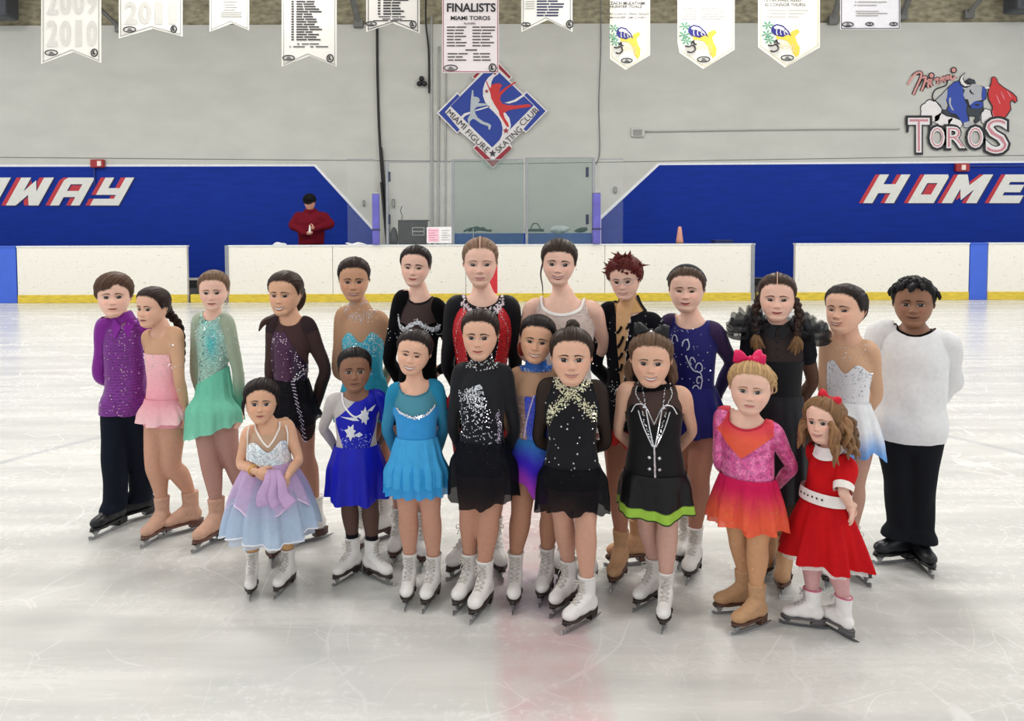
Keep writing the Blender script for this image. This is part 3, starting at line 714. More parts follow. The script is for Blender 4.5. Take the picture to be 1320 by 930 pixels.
# ---- bull emblem with the team name
YE = YW - .012
def z6(pts): return [(1160 + x / 7.156, 80 + y / 7.156) for x, y in pts]
root = empty('team_emblem', at(1240, 200, YE), 'team emblem of a charging bull with red cape on the wall', 'emblem'); EB = np.array(root.location)
b_grey, b_blue, b_dark = flat('bullgrey', (168, 170, 174)), flat('bullblue', (38, 66, 158)), flat('bulldark', (46, 54, 62))
def bl(name, pts, mat, layer, grow=0):
    flat_poly(z6(pts), YE - .004 * layer, mat, name, root, .004, base=EB)
def cloud(cx, cy, rx, ry, n=7): return [(cx + rx * (.9 + .14 * abs(math.cos(n * a / 2))) * math.cos(a), cy + ry * (.9 + .14 * abs(math.cos(n * a / 2))) * math.sin(a)) for a in np.linspace(0, 6.283, 48)[:-1]]
bl('dust_edge', cloud(290, 455, 105, 110), e_black, 1); bl('dust_edge', cloud(400, 525, 90, 65), e_black, 1); bl('dust_edge', cloud(510, 560, 75, 62), e_black, 1); bl('dust_edge', cloud(800, 510, 55, 85), e_black, 1)
bl('dust', cloud(290, 457, 97, 102), e_white, 2); bl('dust', cloud(400, 527, 83, 58), e_white, 2); bl('dust', cloud(510, 562, 69, 56), e_white, 2); bl('dust', cloud(800, 512, 48, 78), e_white, 2)
tail = [(440, 180), (425, 215), (380, 232), (335, 250), (308, 285), (300, 330), (318, 355)]
V, f = tube(catmull(np.array([at(*q, YE - .012) for q in z6(tail)]), 20), .014, 6, True, 1); obj('tail', V, f, e_black, root, base=EB)
bl('body_edge', [(322, 352), (380, 300), (440, 235), (500, 180), (560, 165), (600, 175), (640, 148), (690, 165), (705, 205), (770, 225), (800, 250), (800, 340), (770, 360), (775, 440), (740, 500), (740, 540), (700, 570), (680, 545), (700, 505), (640, 500), (650, 590), (600, 610), (560, 540), (500, 515), (430, 500), (380, 470), (385, 430), (355, 395)], e_black, 3)
bl('hind', [(332, 352), (385, 305), (440, 245), (436, 330), (425, 350), (440, 400), (425, 440), (395, 435), (375, 395)], b_grey, 4)
bl('shoulder', [(445, 240), (500, 188), (560, 172), (575, 215), (585, 270), (590, 340), (620, 400), (610, 450), (640, 560), (600, 580), (565, 545), (520, 480), (470, 470), (440, 440), (455, 400), (430, 350)], b_blue, 4)
bl('chest', [(385, 440), (440, 450), (480, 492), (430, 494)], b_dark, 4); bl('chest', [(615, 420), (660, 425), (720, 432), (768, 415), (742, 470), (735, 520), (700, 560), (690, 545), (705, 500), (640, 492), (620, 470)], b_dark, 4)
bl('shoulder_light', [(462, 325), (472, 330), (470, 390), (500, 450), (480, 440), (455, 390), (452, 350)], b_grey, 5)
bl('head', [(575, 235), (620, 240), (660, 205), (700, 200), (760, 228), (755, 350), (700, 360), (680, 400), (645, 400), (630, 345), (600, 340), (585, 300), (600, 260)], b_grey, 5)
bl('face_mask', [(760, 228), (790, 235), (795, 300), (785, 350), (755, 350), (752, 300)], b_blue, 5)
bl('muzzle', [(650, 395), (690, 362), (765, 368), (768, 410), (720, 430), (660, 425)], b_blue, 6)
bl('eye', [(650, 250), (665, 280), (690, 300), (660, 295), (640, 270)], e_black, 6); bl('nostril', [(680, 390), (715, 385), (745, 395), (715, 408)], e_black, 7)
bl('poll', [(620, 175), (645, 152), (690, 170), (700, 198), (660, 200)], b_dark, 5)
bl('horn_edge', [(605, 92), (560, 130), (545, 170), (560, 210), (600, 235), (645, 228), (665, 200), (630, 205), (600, 185), (585, 145)], e_black, 6)
bl('horn', [(598, 106), (566, 138), (555, 170), (568, 202), (602, 224), (640, 218), (650, 208), (625, 212), (594, 192), (578, 150)], e_white, 7)
bl('horn', [(785, 230), (825, 228), (826, 245), (790, 248)], e_white, 6); bl('hoof', [(590, 560), (640, 545), (665, 560), (668, 590), (620, 605), (590, 600)], b_grey, 6)
bl('cape_edge', [(845, 140), (870, 130), (895, 150), (910, 190), (960, 230), (1040, 280), (1080, 320), (1088, 360), (1060, 382), (1040, 355), (1022, 375), (1030, 440), (990, 500), (940, 545), (895, 565), (860, 530), (845, 470), (850, 410), (815, 350), (806, 290), (820, 235), (840, 190)], e_black, 4)
bl('cape', [(850, 146), (870, 138), (888, 154), (904, 196), (955, 238), (1034, 288), (1072, 326), (1079, 356), (1062, 370), (1040, 345), (1012, 370), (1020, 436), (982, 492), (935, 536), (895, 553), (868, 525), (854, 470), (860, 408), (825, 346), (816, 292), (828, 240), (848, 196)], e_red, 5)
for q in ([(885, 300), (900, 315), (932, 390), (915, 380)], [(930, 270), (945, 285), (972, 350), (955, 335)], [(985, 262), (1000, 275), (1035, 330), (1015, 318)], [(850, 440), (860, 470), (880, 540), (862, 520)]): bl('cape_shine', q, e_pink, 6)
# team name: bold slab letters with dark surround, white face and red core
def team_letter(ch, x0, y0, x1, y1):
    r = lambda a, b, c, d: (1160 + a / 7.156, 80 + b / 7.156, 1160 + c / 7.156, 80 + d / 7.156)
    text_obj(ch, r(x0 - 24, y0 - 22, x1 + 24, y1 + 22), YE - .032, e_black, root, EB, 'letter_edge', bold=.06)
    text_obj(ch, r(x0, y0, x1, y1), YE - .036, e_white, root, EB, 'letter', bold=.03)
    text_obj(ch, r(x0 + 14, y0 + 12, x1 - 14, y1 - 12), YE - .040, flat('roseletter', (196, 130, 140)), root, EB, 'letter_core', bold=-.02)
team_letter('T', 75, 515, 275, 835)
for ch, a, b in (('O', 275, 415), ('R', 430, 605), ('O', 625, 770)): team_letter(ch, a, 595, b, 795)
team_letter('S', 790, 520, 1000, 845)
bl('letter_serif', [(60, 505), (290, 520), (280, 650), (262, 650), (262, 570), (90, 560), (80, 650), (58, 650)], e_black, 7.5)
script = [[(70, 205), (90, 180), (130, 120), (175, 95), (200, 108), (185, 165), (150, 240), (125, 300)], [(165, 215), (210, 150), (240, 140), (225, 200), (200, 265)], [(215, 235), (255, 175), (275, 165), (262, 215), (265, 240)], [(290, 155), (285, 200), (300, 225)],
          [(360, 150), (325, 165), (320, 205), (345, 205), (362, 160), (362, 195)], [(382, 140), (378, 190), (400, 150), (415, 140), (412, 180), (432, 140), (448, 130), (446, 165)], [(472, 115), (470, 150), (490, 158), (515, 130)]]
def stroke(pts, w):
    P_ = catmull(np.array(pts, float), 22); d = np.gradient(P_, axis=0); d /= np.linalg.norm(d, axis=1)[:, None] + 1e-9; n = np.stack([-d[:, 1], d[:, 0]], 1) * w
    return [tuple(q) for q in np.concatenate([P_ + n, (P_ - n)[::-1]])]
for st in script:
    bl('script_edge', stroke(st, 17), e_black, 2)
for st in script:
    bl('script_stroke', stroke(st, 9), flat('script', (206, 142, 138)), 4)
for q in ((292, 125), (497, 75)):
    V, f = ellipsoid(at(*z6([q])[0], YE - .016), (.075, .01, .075), None, 8, 16); obj('script_edge', V, f, e_black, root, base=EB)
    V, f = ellipsoid(at(*z6([q])[0], YE - .028), (.05, .01, .05), None, 8, 16); obj('script_stroke', V, f, flat('script', (206, 142, 138)), root, base=EB)

# ---- championship banners hanging from the roof, in front of the wall
YN = 12.2
ban_m = plain_mat('banner_cloth', (232, 230, 224), .8, noise=.03, nscale=2, bump=.12, bscale=6); ban_g = plain_mat('banner_cloth_grey', (206, 203, 198), .8, noise=.04, nscale=2, bump=.12, bscale=6)
edge_g, edge_k, edge_r, edge_y = flat('edge_grey', (150, 148, 142)), flat('edge_dark', (60, 56, 54)), flat('edge_maroon', (150, 72, 84)), flat('edge_cream', (216, 206, 160))
def banner(label, outline, mat, edge, inset=2.2, dy=0.0):
    """outline: lower edge pixels from left to right; the cloth runs up to a rod above the frame"""
    Y = YN + dy; top = -72
    xl, xr = outline[0][0], outline[-1][0]
    root = empty('banner', at((xl + xr) / 2, outline[len(outline) // 2][1], Y), label, 'banner', 'banners hanging over the ice'); B = np.array(root.location)
    full = [(xl - (outline[0][0] - xl), top)] + outline + [(xr, top)]
    flat_poly(full, Y, mat, 'cloth', root, .012, base=B)
    # printed border line
    cx = (xl + xr) / 2
    for (x0, y0), (x1, y1) in zip(outline[:-1], outline[1:]):
        s0, s1 = inset * (1 if x0 < cx else -1 if x0 > cx else 0), inset * (1 if x1 < cx else -1 if x1 > cx else 0)
        flat_poly([(x0 + s0, y0 - inset * 1.1), (x1 + s1, y1 - inset * 1.1), (x1 + s1, y1 - inset * 1.1 - .9), (x0 + s0, y0 - inset * 1.1 - .9)], Y - .004, edge, 'border', root, .003, base=B)
    for x, yb in ((xl + inset, outline[0][1] - inset), (xr - inset - .8, outline[-1][1] - inset)):
        flat_poly([(x, yb), (x + .8, yb), (x + .8, top), (x, top)], Y - .004, edge, 'border', root, .003, base=B)
    a, b = at(xl - 3, top, Y), at(xr + 3, top, Y); V, f = tube([a, b], .02, 8); obj('rod', V, f, steel, root, base=B)
    for q in (a, b): V, f = tube([q + [0.03 if q is a else -.03, 0, 0], q + [0.03 if q is a else -.03, 0, ZT + 2.19 - q[2]]], .004, 5); obj('cord', V, f, steel, root, base=B)
    return root, B, Y
def rows(root, B, Y, specs, mat, h=1.5):
    """unreadable rows of small print: (y, [(x0, x1), ...])"""
    for y, segs in specs:
        for a, b in segs: flat_poly([(a, y), (b, y), (b, y + h), (a, y + h)], Y - .005, mat, 'print_line', root, .003, base=B)
def seal(root, B, Y, cx, cy, r, mat=None):
    a = np.linspace(0, 2 * np.pi, 28); P_ = np.array([at(cx + r * math.cos(t), cy + r * 1.15 * math.sin(t), Y - .006) for t in a])
    V, f = tube(P_, .010, 5, False); obj('seal_ring', V, f, mat or e_black, root, base=B)
    flat_poly([(cx - r * .5, cy - r * .6), (cx + r * .1, cy - r * .8), (cx - r * .1, cy), (cx + r * .5, cy + r * .3), (cx, cy + r * .7), (cx - r * .6, cy + r * .4)], Y - .005, mat or e_black, 'seal_figure', root, .003, base=B)
def badge(root, B, Y, cx, cy, w):
    a = np.linspace(0, 2 * np.pi, 28); P_ = np.array([at(cx + w * math.cos(t), cy + w * .42 * math.sin(t), Y - .006) for t in a])
    V, f = tube(P_, .008, 5, False); obj('badge_ring', V, f, e_black, root, base=B)
    for k, (dx, ww) in enumerate(((-.25, .5), (-.4, .9))): flat_poly([(cx + dx * w, cy - 1.2 + 2.0 * k), (cx + (dx + ww) * w, cy - 1.2 + 2.0 * k), (cx + (dx + ww) * w, cy + 2.0 * k), (cx + dx * w, cy + 2.0 * k)], Y - .005, e_black, 'badge_print', root, .003, base=B)
rgb_ = np.random.default_rng(12)
def roster(y0, n, step, num, x0, xmin, xmax):
    out = []
    for k in range(n):
        e = rgb_.uniform(xmin, xmax); m = x0 + (e - x0) * rgb_.uniform(.3, .5)
        out.append((y0 + step * k, ([(num, num + 3.2)] if num else []) + [(x0, m), (m + 1.3, e)]))
    return out
# 1 and 2: year banners
r, B, Y = banner('white swallowtail banner with pale numerals 2010, first from the left', [(53, 82.5), (95, 67), (130, 81)], ban_m, edge_g)
for k, ch in enumerate('2009'): text_obj(ch, (60 + 17.3 * k, -14, 74 + 17 * k, 19), Y - .006, e_grey, r, B, 'numeral', bold=.03)
for k, ch in enumerate('2010'): text_obj(ch, (60 + 17.3 * k + (3 if ch == '1' else 0), 26, 74 + 17 * k - (3 if ch == '1' else 0), 60), Y - .006, e_grey, r, B, 'numeral', bold=.03)
badge(r, B, Y, 66, 68, 8); seal(r, B, Y, 121.5, 68, 4)
r, B, Y = banner('white swallowtail banner with pale numerals 2011', [(153, 49.5), (197, 37), (235, 47)], ban_m, edge_g)
for k, ch in enumerate('2011'): text_obj(ch, (161 + 18 * k + (3 if ch == '1' else 0), 2, 177 + 18 * k - (3 if ch == '1' else 0), 31), Y - .006, e_grey, r, B, 'numeral', bold=.03)
badge(r, B, Y, 167, 38, 8); seal(r, B, Y, 224, 37.5, 3.6)
# 3
r, B, Y = banner('narrow white swallowtail banner with faint print, third from the left', [(270, 41), (299, 30), (321, 39)], ban_m, edge_g)
rows(r, B, Y, [(2 + 3.4 * k, [(288 + (k % 3), 306 - (k % 2) * 3)]) for k in range(4)] + [(15.5 + 2.7 * k, [(285, 312 - (k % 2))]) for k in range(3)], edge_g, .9)
# 4 and 5: rosters
r, B, Y = banner('swallowtail roster banner with many lines of black names, left of the thick cable', [(363, 86), (399, 72), (434, 86)], ban_g, edge_g)
rows(r, B, Y, roster(1, 16, 3.28, 375.5, 382, 402, 416), e_black, 1.7); rows(r, B, Y, [(56, [(383, 386), (389, 398), (399, 411)]), (59.5, [(373, 375), (378, 393), (400, 404), (407, 423)])], e_black, 1.2)
badge(r, B, Y, 372, 74.5, 7.5); seal(r, B, Y, 425.5, 75, 4)
r, B, Y = banner('short swallowtail roster banner above the thick black cable', [(472, 41), (506, 30), (541, 43)], ban_g, edge_k)
rows(r, B, Y, roster(-1, 6, 3.6, 487, 494, 514, 530), e_black, 2.0); rows(r, B, Y, [(21, [(488, 503), (505, 514), (515, 522)]), (24, [(493, 503), (506, 518)]), (26, [(481, 500), (503, 514), (515, 531)])], e_black, 1.2)
badge(r, B, Y, 478.5, 30.5, 6.5); seal(r, B, Y, 532.5, 31.5, 3.8)
# 6: finalists
r, B, Y = banner('rectangular maroon edged banner reading FINALISTS MIAMI TOROS', [(570, 93.5), (606, 94), (643, 94)], plain_mat('banner_cloth_rose', (212, 204, 206), .8, noise=.03, nscale=2), edge_r, 1.0)
text_obj('FINALISTS', (576, 4, 639, 15.5), Y - .006, e_black, r, B, bold=.03); text_obj('MIAMI TOROS', (581, 20.5, 632, 26), Y - .006, e_black, r, B, bold=.025); text_obj('PLAYERS', (598, 29, 613, 31.6), Y - .006, e_ink, r, B, bold=.02)
rows(r, B, Y, roster(34.2, 7, 4.0, 0, 576, 592, 602) + roster(34.2, 7, 4.0, 0, 609, 628, 639) + roster(68.5, 3, 4.1, 0, 577, 594, 604) + roster(68.5, 3, 4.1, 0, 610, 630, 638), e_ink, 1.5); rows(r, B, Y, [(63.6, [(600, 615)])], e_ink, 1.7)
badge(r, B, Y, 581, 87.5, 8.5); seal(r, B, Y, 635, 87.5, 4.4)
# 7
r, B, Y = banner('short white swallowtail banner with navy print, right of FINALISTS', [(672, 41), (706, 25.5), (738, 41)], ban_m, edge_g)
rows(r, B, Y, roster(.5, 6, 3.7, 0, 692, 718, 731), e_navy, 1.9); rows(r, B, Y, [(1.5 + 3 * k, [(678 - (k % 2), 689)]) for k in range(4)], edge_g, .8)
badge(r, B, Y, 678, 31.5, 5.5); seal(r, B, Y, 734.5, 31, 4)
# 8-10: league pennants with palm, wave and a yellow peninsula
lg_green, lg_yel, lg_nav = flat('palm', (84, 156, 122)), flat('yellow', (228, 200, 74)), flat('wave', (40, 40, 128))
def league(root, B, Y, ox, oy, sx, sy):
    q = lambda pts: [(ox + x * sx, oy + y * sy) for x, y in pts]
    f = lambda name, pts, mat, l: flat_poly(q(pts), Y - .004 - .003 * l, mat, name, root, .003, base=B)
    for cx, cy in ((.10, .12), (.08, .36), (.14, .52)):
        for k in range(6):
            a = k * 1.05 + cx * 9; f('palm_frond', [(cx, cy), (cx + .11 * math.cos(a - .25), cy + .09 * math.sin(a - .25)), (cx + .17 * math.cos(a), cy + .13 * math.sin(a)), (cx + .11 * math.cos(a + .25), cy + .09 * math.sin(a + .25))], lg_green, 0)
    f('peninsula', [(.30, .40), (.48, .36), (.62, .40), (.72, .28), (.86, .22), (.92, .30), (.80, .42), (.84, .58), (.92, .72), (.90, .92), (.82, 1.0), (.74, .88), (.70, .70), (.60, .55), (.45, .50), (.32, .50)], lg_yel, 0)
    f('wave_edge', [(.20, .16), (.32, .08), (.48, .12), (.64, .28), (.70, .42), (.62, .36), (.48, .44), (.26, .38), (.18, .28)], lg_nav, 1); f('wave_foam', [(.25, .17), (.33, .12), (.47, .16), (.60, .29), (.64, .37), (.55, .30), (.40, .22), (.28, .22)], e_white, 2)
    for k in range(3): f('wave_foam', [(.32 + .1 * k, .23), (.34 + .1 * k, .23), (.33 + .1 * k, .33), (.36 + .1 * k, .38), (.33 + .1 * k, .38), (.31 + .1 * k, .32)], e_white, 2)
    for pts in ([(.10, .66), (.20, .68), (.30, .64), (.36, .70)], [(.16, .82), (.26, .84), (.36, .78), (.36, .70)], [(.26, .60), (.32, .52), (.34, .60), (.40, .62)]):
        V, fs = tube(catmull(np.array([at(*w, Y - .012) for w in q(pts)]), 12), .012, 5); obj('brush_stroke', V, fs, e_ink, root, base=B)
    (x0, y0), (x1, y1) = q([(.40, .60), (.84, .80)]); text_obj('SFHL', (x0, y0, x1, y1), Y - .014, edge_y, root, B, rot=-14)
r, B, Y = banner('narrow pointed league pennant with palm and yellow peninsula, leftmost of three', [(786.5, 76), (806.5, 90), (838, 71)], ban_m, edge_y)
text_obj('ZACH MULATHIM', (786.5, 2, 831, 6), Y - .006, e_ink, r, B, bold=.02); text_obj('HUNTER TOALE', (786.5, 6.8, 828, 10.2), Y - .006, e_ink, r, B, bold=.02); text_obj('KS COACH - PAUL HEALEY', (786.5, 16.5, 837, 19.3), Y - .006, e_ink, r, B, bold=.01); text_obj('MANAGER - JIM COHEN', (786.5, 21.3, 832, 24.3), Y - .006, e_ink, r, B, bold=.01)
league(r, B, Y, 787, 31, 42, 45); badge(r, B, Y, 808, 78, 7)
r, B, Y = banner('pointed league pennant with palm and yellow peninsula, middle of three', [(873.5, 54), (876, 68), (906.5, 89), (947, 64)], ban_m, edge_y)
text_obj('27  AUSTIN BAKER', (879, 2, 922, 6), Y - .006, e_grey, r, B, bold=.01); rows(r, B, Y, [(10.5 + 3.2 * k, [(878 + (k % 2) * 3, 898), (904, 926 + (k * 7) % 12)]) for k in range(5)], e_grey, .8)
league(r, B, Y, 878, 28, 50, 47); badge(r, B, Y, 907, 76.5, 8)
r, B, Y = banner('pointed league pennant with palm and yellow peninsula, rightmost of three', [(977.5, 61), (1012, 87), (1057, 61)], ban_m, edge_y)
text_obj('12 MICHAEL REED', (985.5, -2, 1033, 2.2), Y - .006, e_ink, r, B, bold=.0); text_obj('42 CONNOR THURN', (985.5, 3.8, 1038, 8.2), Y - .006, e_ink, r, B, bold=.0); rows(r, B, Y, [(12 + 4.2 * k, [(988 + 3 * (k % 2), 1013), (1016, 1042 - 6 * k)]) for k in range(3)], e_grey, 1.2)
league(r, B, Y, 985, 27, 50, 47); badge(r, B, Y, 1015, 74.5, 8)
# 11: framed
r, B, Y = banner('rectangular white banner with a dark frame, at the right above the wall', [(1083.5, 38), (1122, 38), (1160.5, 38)], plain_mat('banner_cloth_cool', (222, 220, 226), .8, noise=.03), edge_k, .8)
rows(r, B, Y, [(2, [(1102, 1104), (1106, 1143)]), (6.2, [(1101, 1103.5), (1105, 1130)]), (14, [(1103, 1133)]), (16.8, [(1104, 1144)]), (19.6, [(1103, 1132)])], edge_g, 1.1)
badge(r, B, Y, 1093, 31.5, 7); badge(r, B, Y, 1121, 31, 5); badge(r, B, Y, 1152, 31, 5)
# ================================================================== PEOPLE: the head
def smooth_curve(zs, vs, n=400, w=9):
    z = np.linspace(-0.5, 0.5, n); v = np.interp(z, zs, vs)
    k = np.hanning(2 * w + 3)[1:-1]; k /= k.sum()
    vp = np.concatenate([2 * v[0] - v[w:0:-1], v, 2 * v[-1] - v[-2:-w - 2:-1]])
    return z, np.convolve(vp, k, 'valid')
_F = smooth_curve([-.5, -.46, -.41, -.34, -.28, -.22, -.15, 0, .08, .2, .3, .38, .44, .48, .5],
                  [.25, .325, .345, .335, .35, .35, .352, .352, .37, .372, .35, .30, .23, .14, .04])
_B = smooth_curve([-.5, -.45, -.4, -.3, -.2, -.1, 0, .1, .2, .3, .38, .44, .48, .5],
                  [-.12, -.06, .03, .2, .3, .375, .42, .44, .44, .40, .335, .25, .15, .04])
_W = smooth_curve([-.5, -.46, -.41, -.34, -.27, -.2, -.1, 0, .1, .2, .3, .38, .44, .48, .5],
                  [.09, .145, .192, .245, .288, .318, .343, .352, .360, .362, .337, .287, .217, .13, .04])
class Head:
    """analytic head: height 1 (chin -0.5, crown 0.5), facing -y, x to the viewer's right"""
    def __init__(s, wide=1.0, jaw=1.0, nose=1.0, cheek=1.0, smile=0.3, mouth=1.0, chinx=1.0, ex=.134):
        s.ex = ex
        s.wide, s.jaw, s.nose, s.cheek, s.smile, s.mouth, s.chinx = wide, jaw, nose, cheek, smile, mouth, chinx
    def prof(s, z):
        f = np.interp(z, *_F); b = np.interp(z, *_B); w = np.interp(z, *_W) * s.wide
        w = w * (1 + (s.jaw - 1) * sstep(-.1, -.35, z))
        return f, b, w
    def mouth_z(s, x): sm = .12 + .9 * s.smile; return -.292 - .008 * sm + sm * 3.6 * x * x
    def feat(s, x, z):
        ax = np.abs(x)
        nz = np.interp(z, [-.2, -.187, -.163, -.138, -.08, -.01, .04], [0, .55, 1, .9, .5, .22, 0])
        d = s.nose * .074 * nz * gauss(x, np.interp(z, [-.175, -.115, .005], [.048, .04, .028]))
        d += s.nose * .026 * gauss(ax - .046, .024) * gauss(z + .17, .022)
        d -= .036 * gauss(ax - s.ex, .072) * gauss(z + .03, .042)
        d -= .014 * gauss(ax - .062, .028) * gauss(z + .025, .04)
        d += .013 * gauss(ax - s.ex, .1) * gauss(z - .048, .03)
        d += .024 * s.cheek * gauss(ax - .175, .085) * gauss(z + .155, .085)
        mz = s.mouth_z(x); mw = gauss(ax, .12 * s.mouth)
        d += .02 * mw * (gauss(z - mz - .022, .02) + 1.1 * gauss(z - mz + .026, .022)) - .016 * mw * gauss(z - mz, .009)
        d += .012 * gauss(x, .22) * gauss(z + .27, .11)
        d += .02 * s.chinx * gauss(x, .08) * gauss(z + .42, .05)
        d -= .012 * gauss(x, .12) * gauss(z + .345, .025)
        return d
    def front(s, x, z):
        """y of the face surface at (x, z)"""
        f, b, w = s.prof(z); yc = (b - f) / 2; hd = (f + b) / 2
        return yc - hd * np.clip(1 - np.abs(x / w) ** 2.35, 1e-4, 1) ** (1 / 2.35) - s.feat(x, z)
    def grid(s, nz=70, nphi=84, off=None):
        t = np.linspace(0, 1, nz); zs = -.5 + .5 * (1 - np.cos(np.pi * t)) * .35 + t * .65
        u = np.linspace(-1, 1, nphi, endpoint=False)
        phi = np.pi * (u * .62 + .38 * u ** 3)                    # denser at the face
        Z, PH = np.meshgrid(zs, phi, indexing='ij')
        f, b, w = s.prof(Z); yc = (b - f) / 2; hd = (f + b) / 2
        si, co = np.sin(PH), np.cos(PH)
        n = np.where(co > 0, 2.35, 2.0)
        x = w * np.sign(si) * np.abs(si) ** (2 / n); yy = -hd * np.sign(co) * np.abs(co) ** (2 / n)
        y = yc + yy - s.feat(x, Z) * sstep(.15, .5, co)
        return Z, PH, np.stack([x, y, Z], -1), yc
    def mesh(s):
        Z, PH, P, yc = s.grid()
        V, fs = loft(P); V[-1][2] += .004; V[-2][2] -= .004
        return V, fs
def ear_part(side, s):
    w = np.interp(-.04, *_W) * s.wide
    c = np.array([side * (w + .018), .075, -.035])
    R = np.array(Euler((RAD(-10), RAD(side * 12), RAD(side * 24))).to_matrix())
    a = ellipsoid(c, (.028, .055, .095), R, 8, 12)
    return a

# hair cap: hairline height as a function of the angle from the face
def hairline(kind):
    P = {'slick': ([0, 20, 40, 55, 66, 76, 88, 100, 120, 180], [.33, .325, .285, .20, .08, -.03, .035, -.02, -.2, -.27]),
         'low':   ([0, 20, 40, 55, 66, 76, 88, 100, 120, 180], [.27, .265, .235, .15, .03, -.06, .03, -.04, -.22, -.29]),
         'boy':   ([0, 20, 40, 55, 66, 76, 88, 100, 120, 180], [.23, .23, .21, .15, .05, -.09, .02, -.05, -.2, -.24]),
         'long':  ([0, 20, 40, 52, 62, 76, 88, 100, 120, 180], [.31, .30, .25, .12, -.02, -.2, -.3, -.35, -.4, -.45])}[kind]
    return np.array(P[0], float), np.array(P[1], float)
def hair_cap(hd, kind='slick', thick=.035, pole=(0, .40, .12), part=None, fringe=None, rough=.004, seed=1, vol=None):
    """returns (V, T, streak) in head units; pole = where the strands run to"""
    Z, PH, P, yc = hd.grid(60, 96)
    a, zl = hairline(kind)
    ang = np.degrees(np.abs(PH)); line = np.interp(ang, a, zl)
    if fringe is not None: line = line + fringe(PH, ang)
    g = Z - line
    c = np.stack([0 * Z, yc + 0 * Z, Z * .45], -1)
    n = P - c; n /= np.linalg.norm(n, axis=-1)[..., None]
    # strand streaks: angle around the pole axis
    pl = np.array(pole, float); pl /= np.linalg.norm(pl)
    e1 = np.cross(pl, [1, 0, 0]) if abs(pl[0]) < .8 else np.cross(pl, [0, 0, 1]); e1 /= np.linalg.norm(e1); e2 = np.cross(pl, e1)
    th = np.arctan2(P @ e1, P @ e2)
    r = np.random.default_rng(seed); st = 0
    for k, A in ((17, .5), (29, .6), (43, .7), (61, .5)):
        st = st + A * np.sin(k * th + r.uniform(0, 6.28) + 1.5 * np.sin(3 * th + r.uniform(0, 6)))
    off = .006 + thick * sstep(-.02, .14, g) + rough * st * sstep(0, .08, g)
    if vol is not None: off = off + vol(P, g)
    if part is not None:
        px_, dep, ext = part      # parting line x, depth, how far back (y)
        off = off - dep * gauss(P[..., 0] - px_, .016) * sstep(ext, ext - .1, P[..., 1]) * (P[..., 2] > 0.2)
    Q = P + n * off[..., None]
    V, fs = loft(Q); G = np.concatenate([g.ravel(), [-1, .5]]); S = np.concatenate([st.ravel(), [0, 0]])
    V, T, A = clip(V, tris(fs), G, S[:, None])
    return V, T, A[:, 0]
def hair_cols(rgb, st, amt=.22):
    c = lin(rgb)
    return np.clip(c[None] * (1 + amt * np.clip(st, -2, 2)[:, None]), 0, 1)
def lock(P, r, sides=8, twist=0.0, rgb=(60, 45, 35), seed=0, flat=1.0, ridges=5, amp=.12):
    """a lock of hair: ridged tapering tube"""
    P = np.asarray(P, float); r = np.broadcast_to(np.asarray(r, float), (len(P),))
    T, N, B = frames(P); sides = max(sides, ridges * 4)
    a = np.linspace(0, 2 * np.pi, sides, endpoint=False)
    t = np.linspace(0, 1, len(P))
    rr = r[:, None] * (1 + amp * np.sin(ridges * a[None] + twist * t[:, None] * 6.28 + seed))
    rings = P[:, None] + rr[..., None] * (np.cos(a)[None, :, None] * N[:, None] + flat * np.sin(a)[None, :, None] * B[:, None])
    V, fs = loft(rings)
    st = np.concatenate([np.sin(ridges * a[None] + twist * t[:, None] * 6.28 + seed).ravel() * 1.2, [0, 0]])
    return V, tris(fs), hair_cols(rgb, st, .2)
def braid(P, r, rgb, n=60):
    """three-strand plait along P"""
    P = catmull(P, n); T, N, B = frames(P); L = np.linspace(0, 1, n)
    r = np.broadcast_to(np.asarray(r, float), (n,)) if np.ndim(r) else np.full(n, r)
    length = np.linalg.norm(np.diff(P, axis=0), axis=1).sum(); w = 2 * np.pi * length / (r.mean() * 5.0)
    out = []
    for k in range(3):
        ph = w * L + k * 2 * np.pi / 3
        Q = P + (np.sin(ph) * r * .62)[:, None] * N + (np.sin(2 * ph) * r * .38)[:, None] * B
        V, f = tube(Q, r * .55, 7)
        out.append((V, tris(f)))
    V, f = merge(out); T2 = tris(f)
    st = vnoise(V, 3, 6, 220)
    return V, T2, hair_cols(rgb, st, .18)
def strand_ball(c, rad, rgb, R=None, seed=0, spiral=5):
    """hair bun: squashed ball with spiral ridges"""
    V, fs = ellipsoid((0, 0, 0), (1, 1, 1), None, 16, 28)
    ph = np.arctan2(V[:, 1], V[:, 0]); th = np.arccos(np.clip(V[:, 2], -1, 1))
    st = np.sin(spiral * ph + 6 * th + seed)
    V = V * (1 + .07 * st)[:, None] * np.asarray(rad)
    if R is not None: V = V @ np.asarray(R).T
    return V + np.asarray(c), tris(fs), hair_cols(rgb, st, .2)

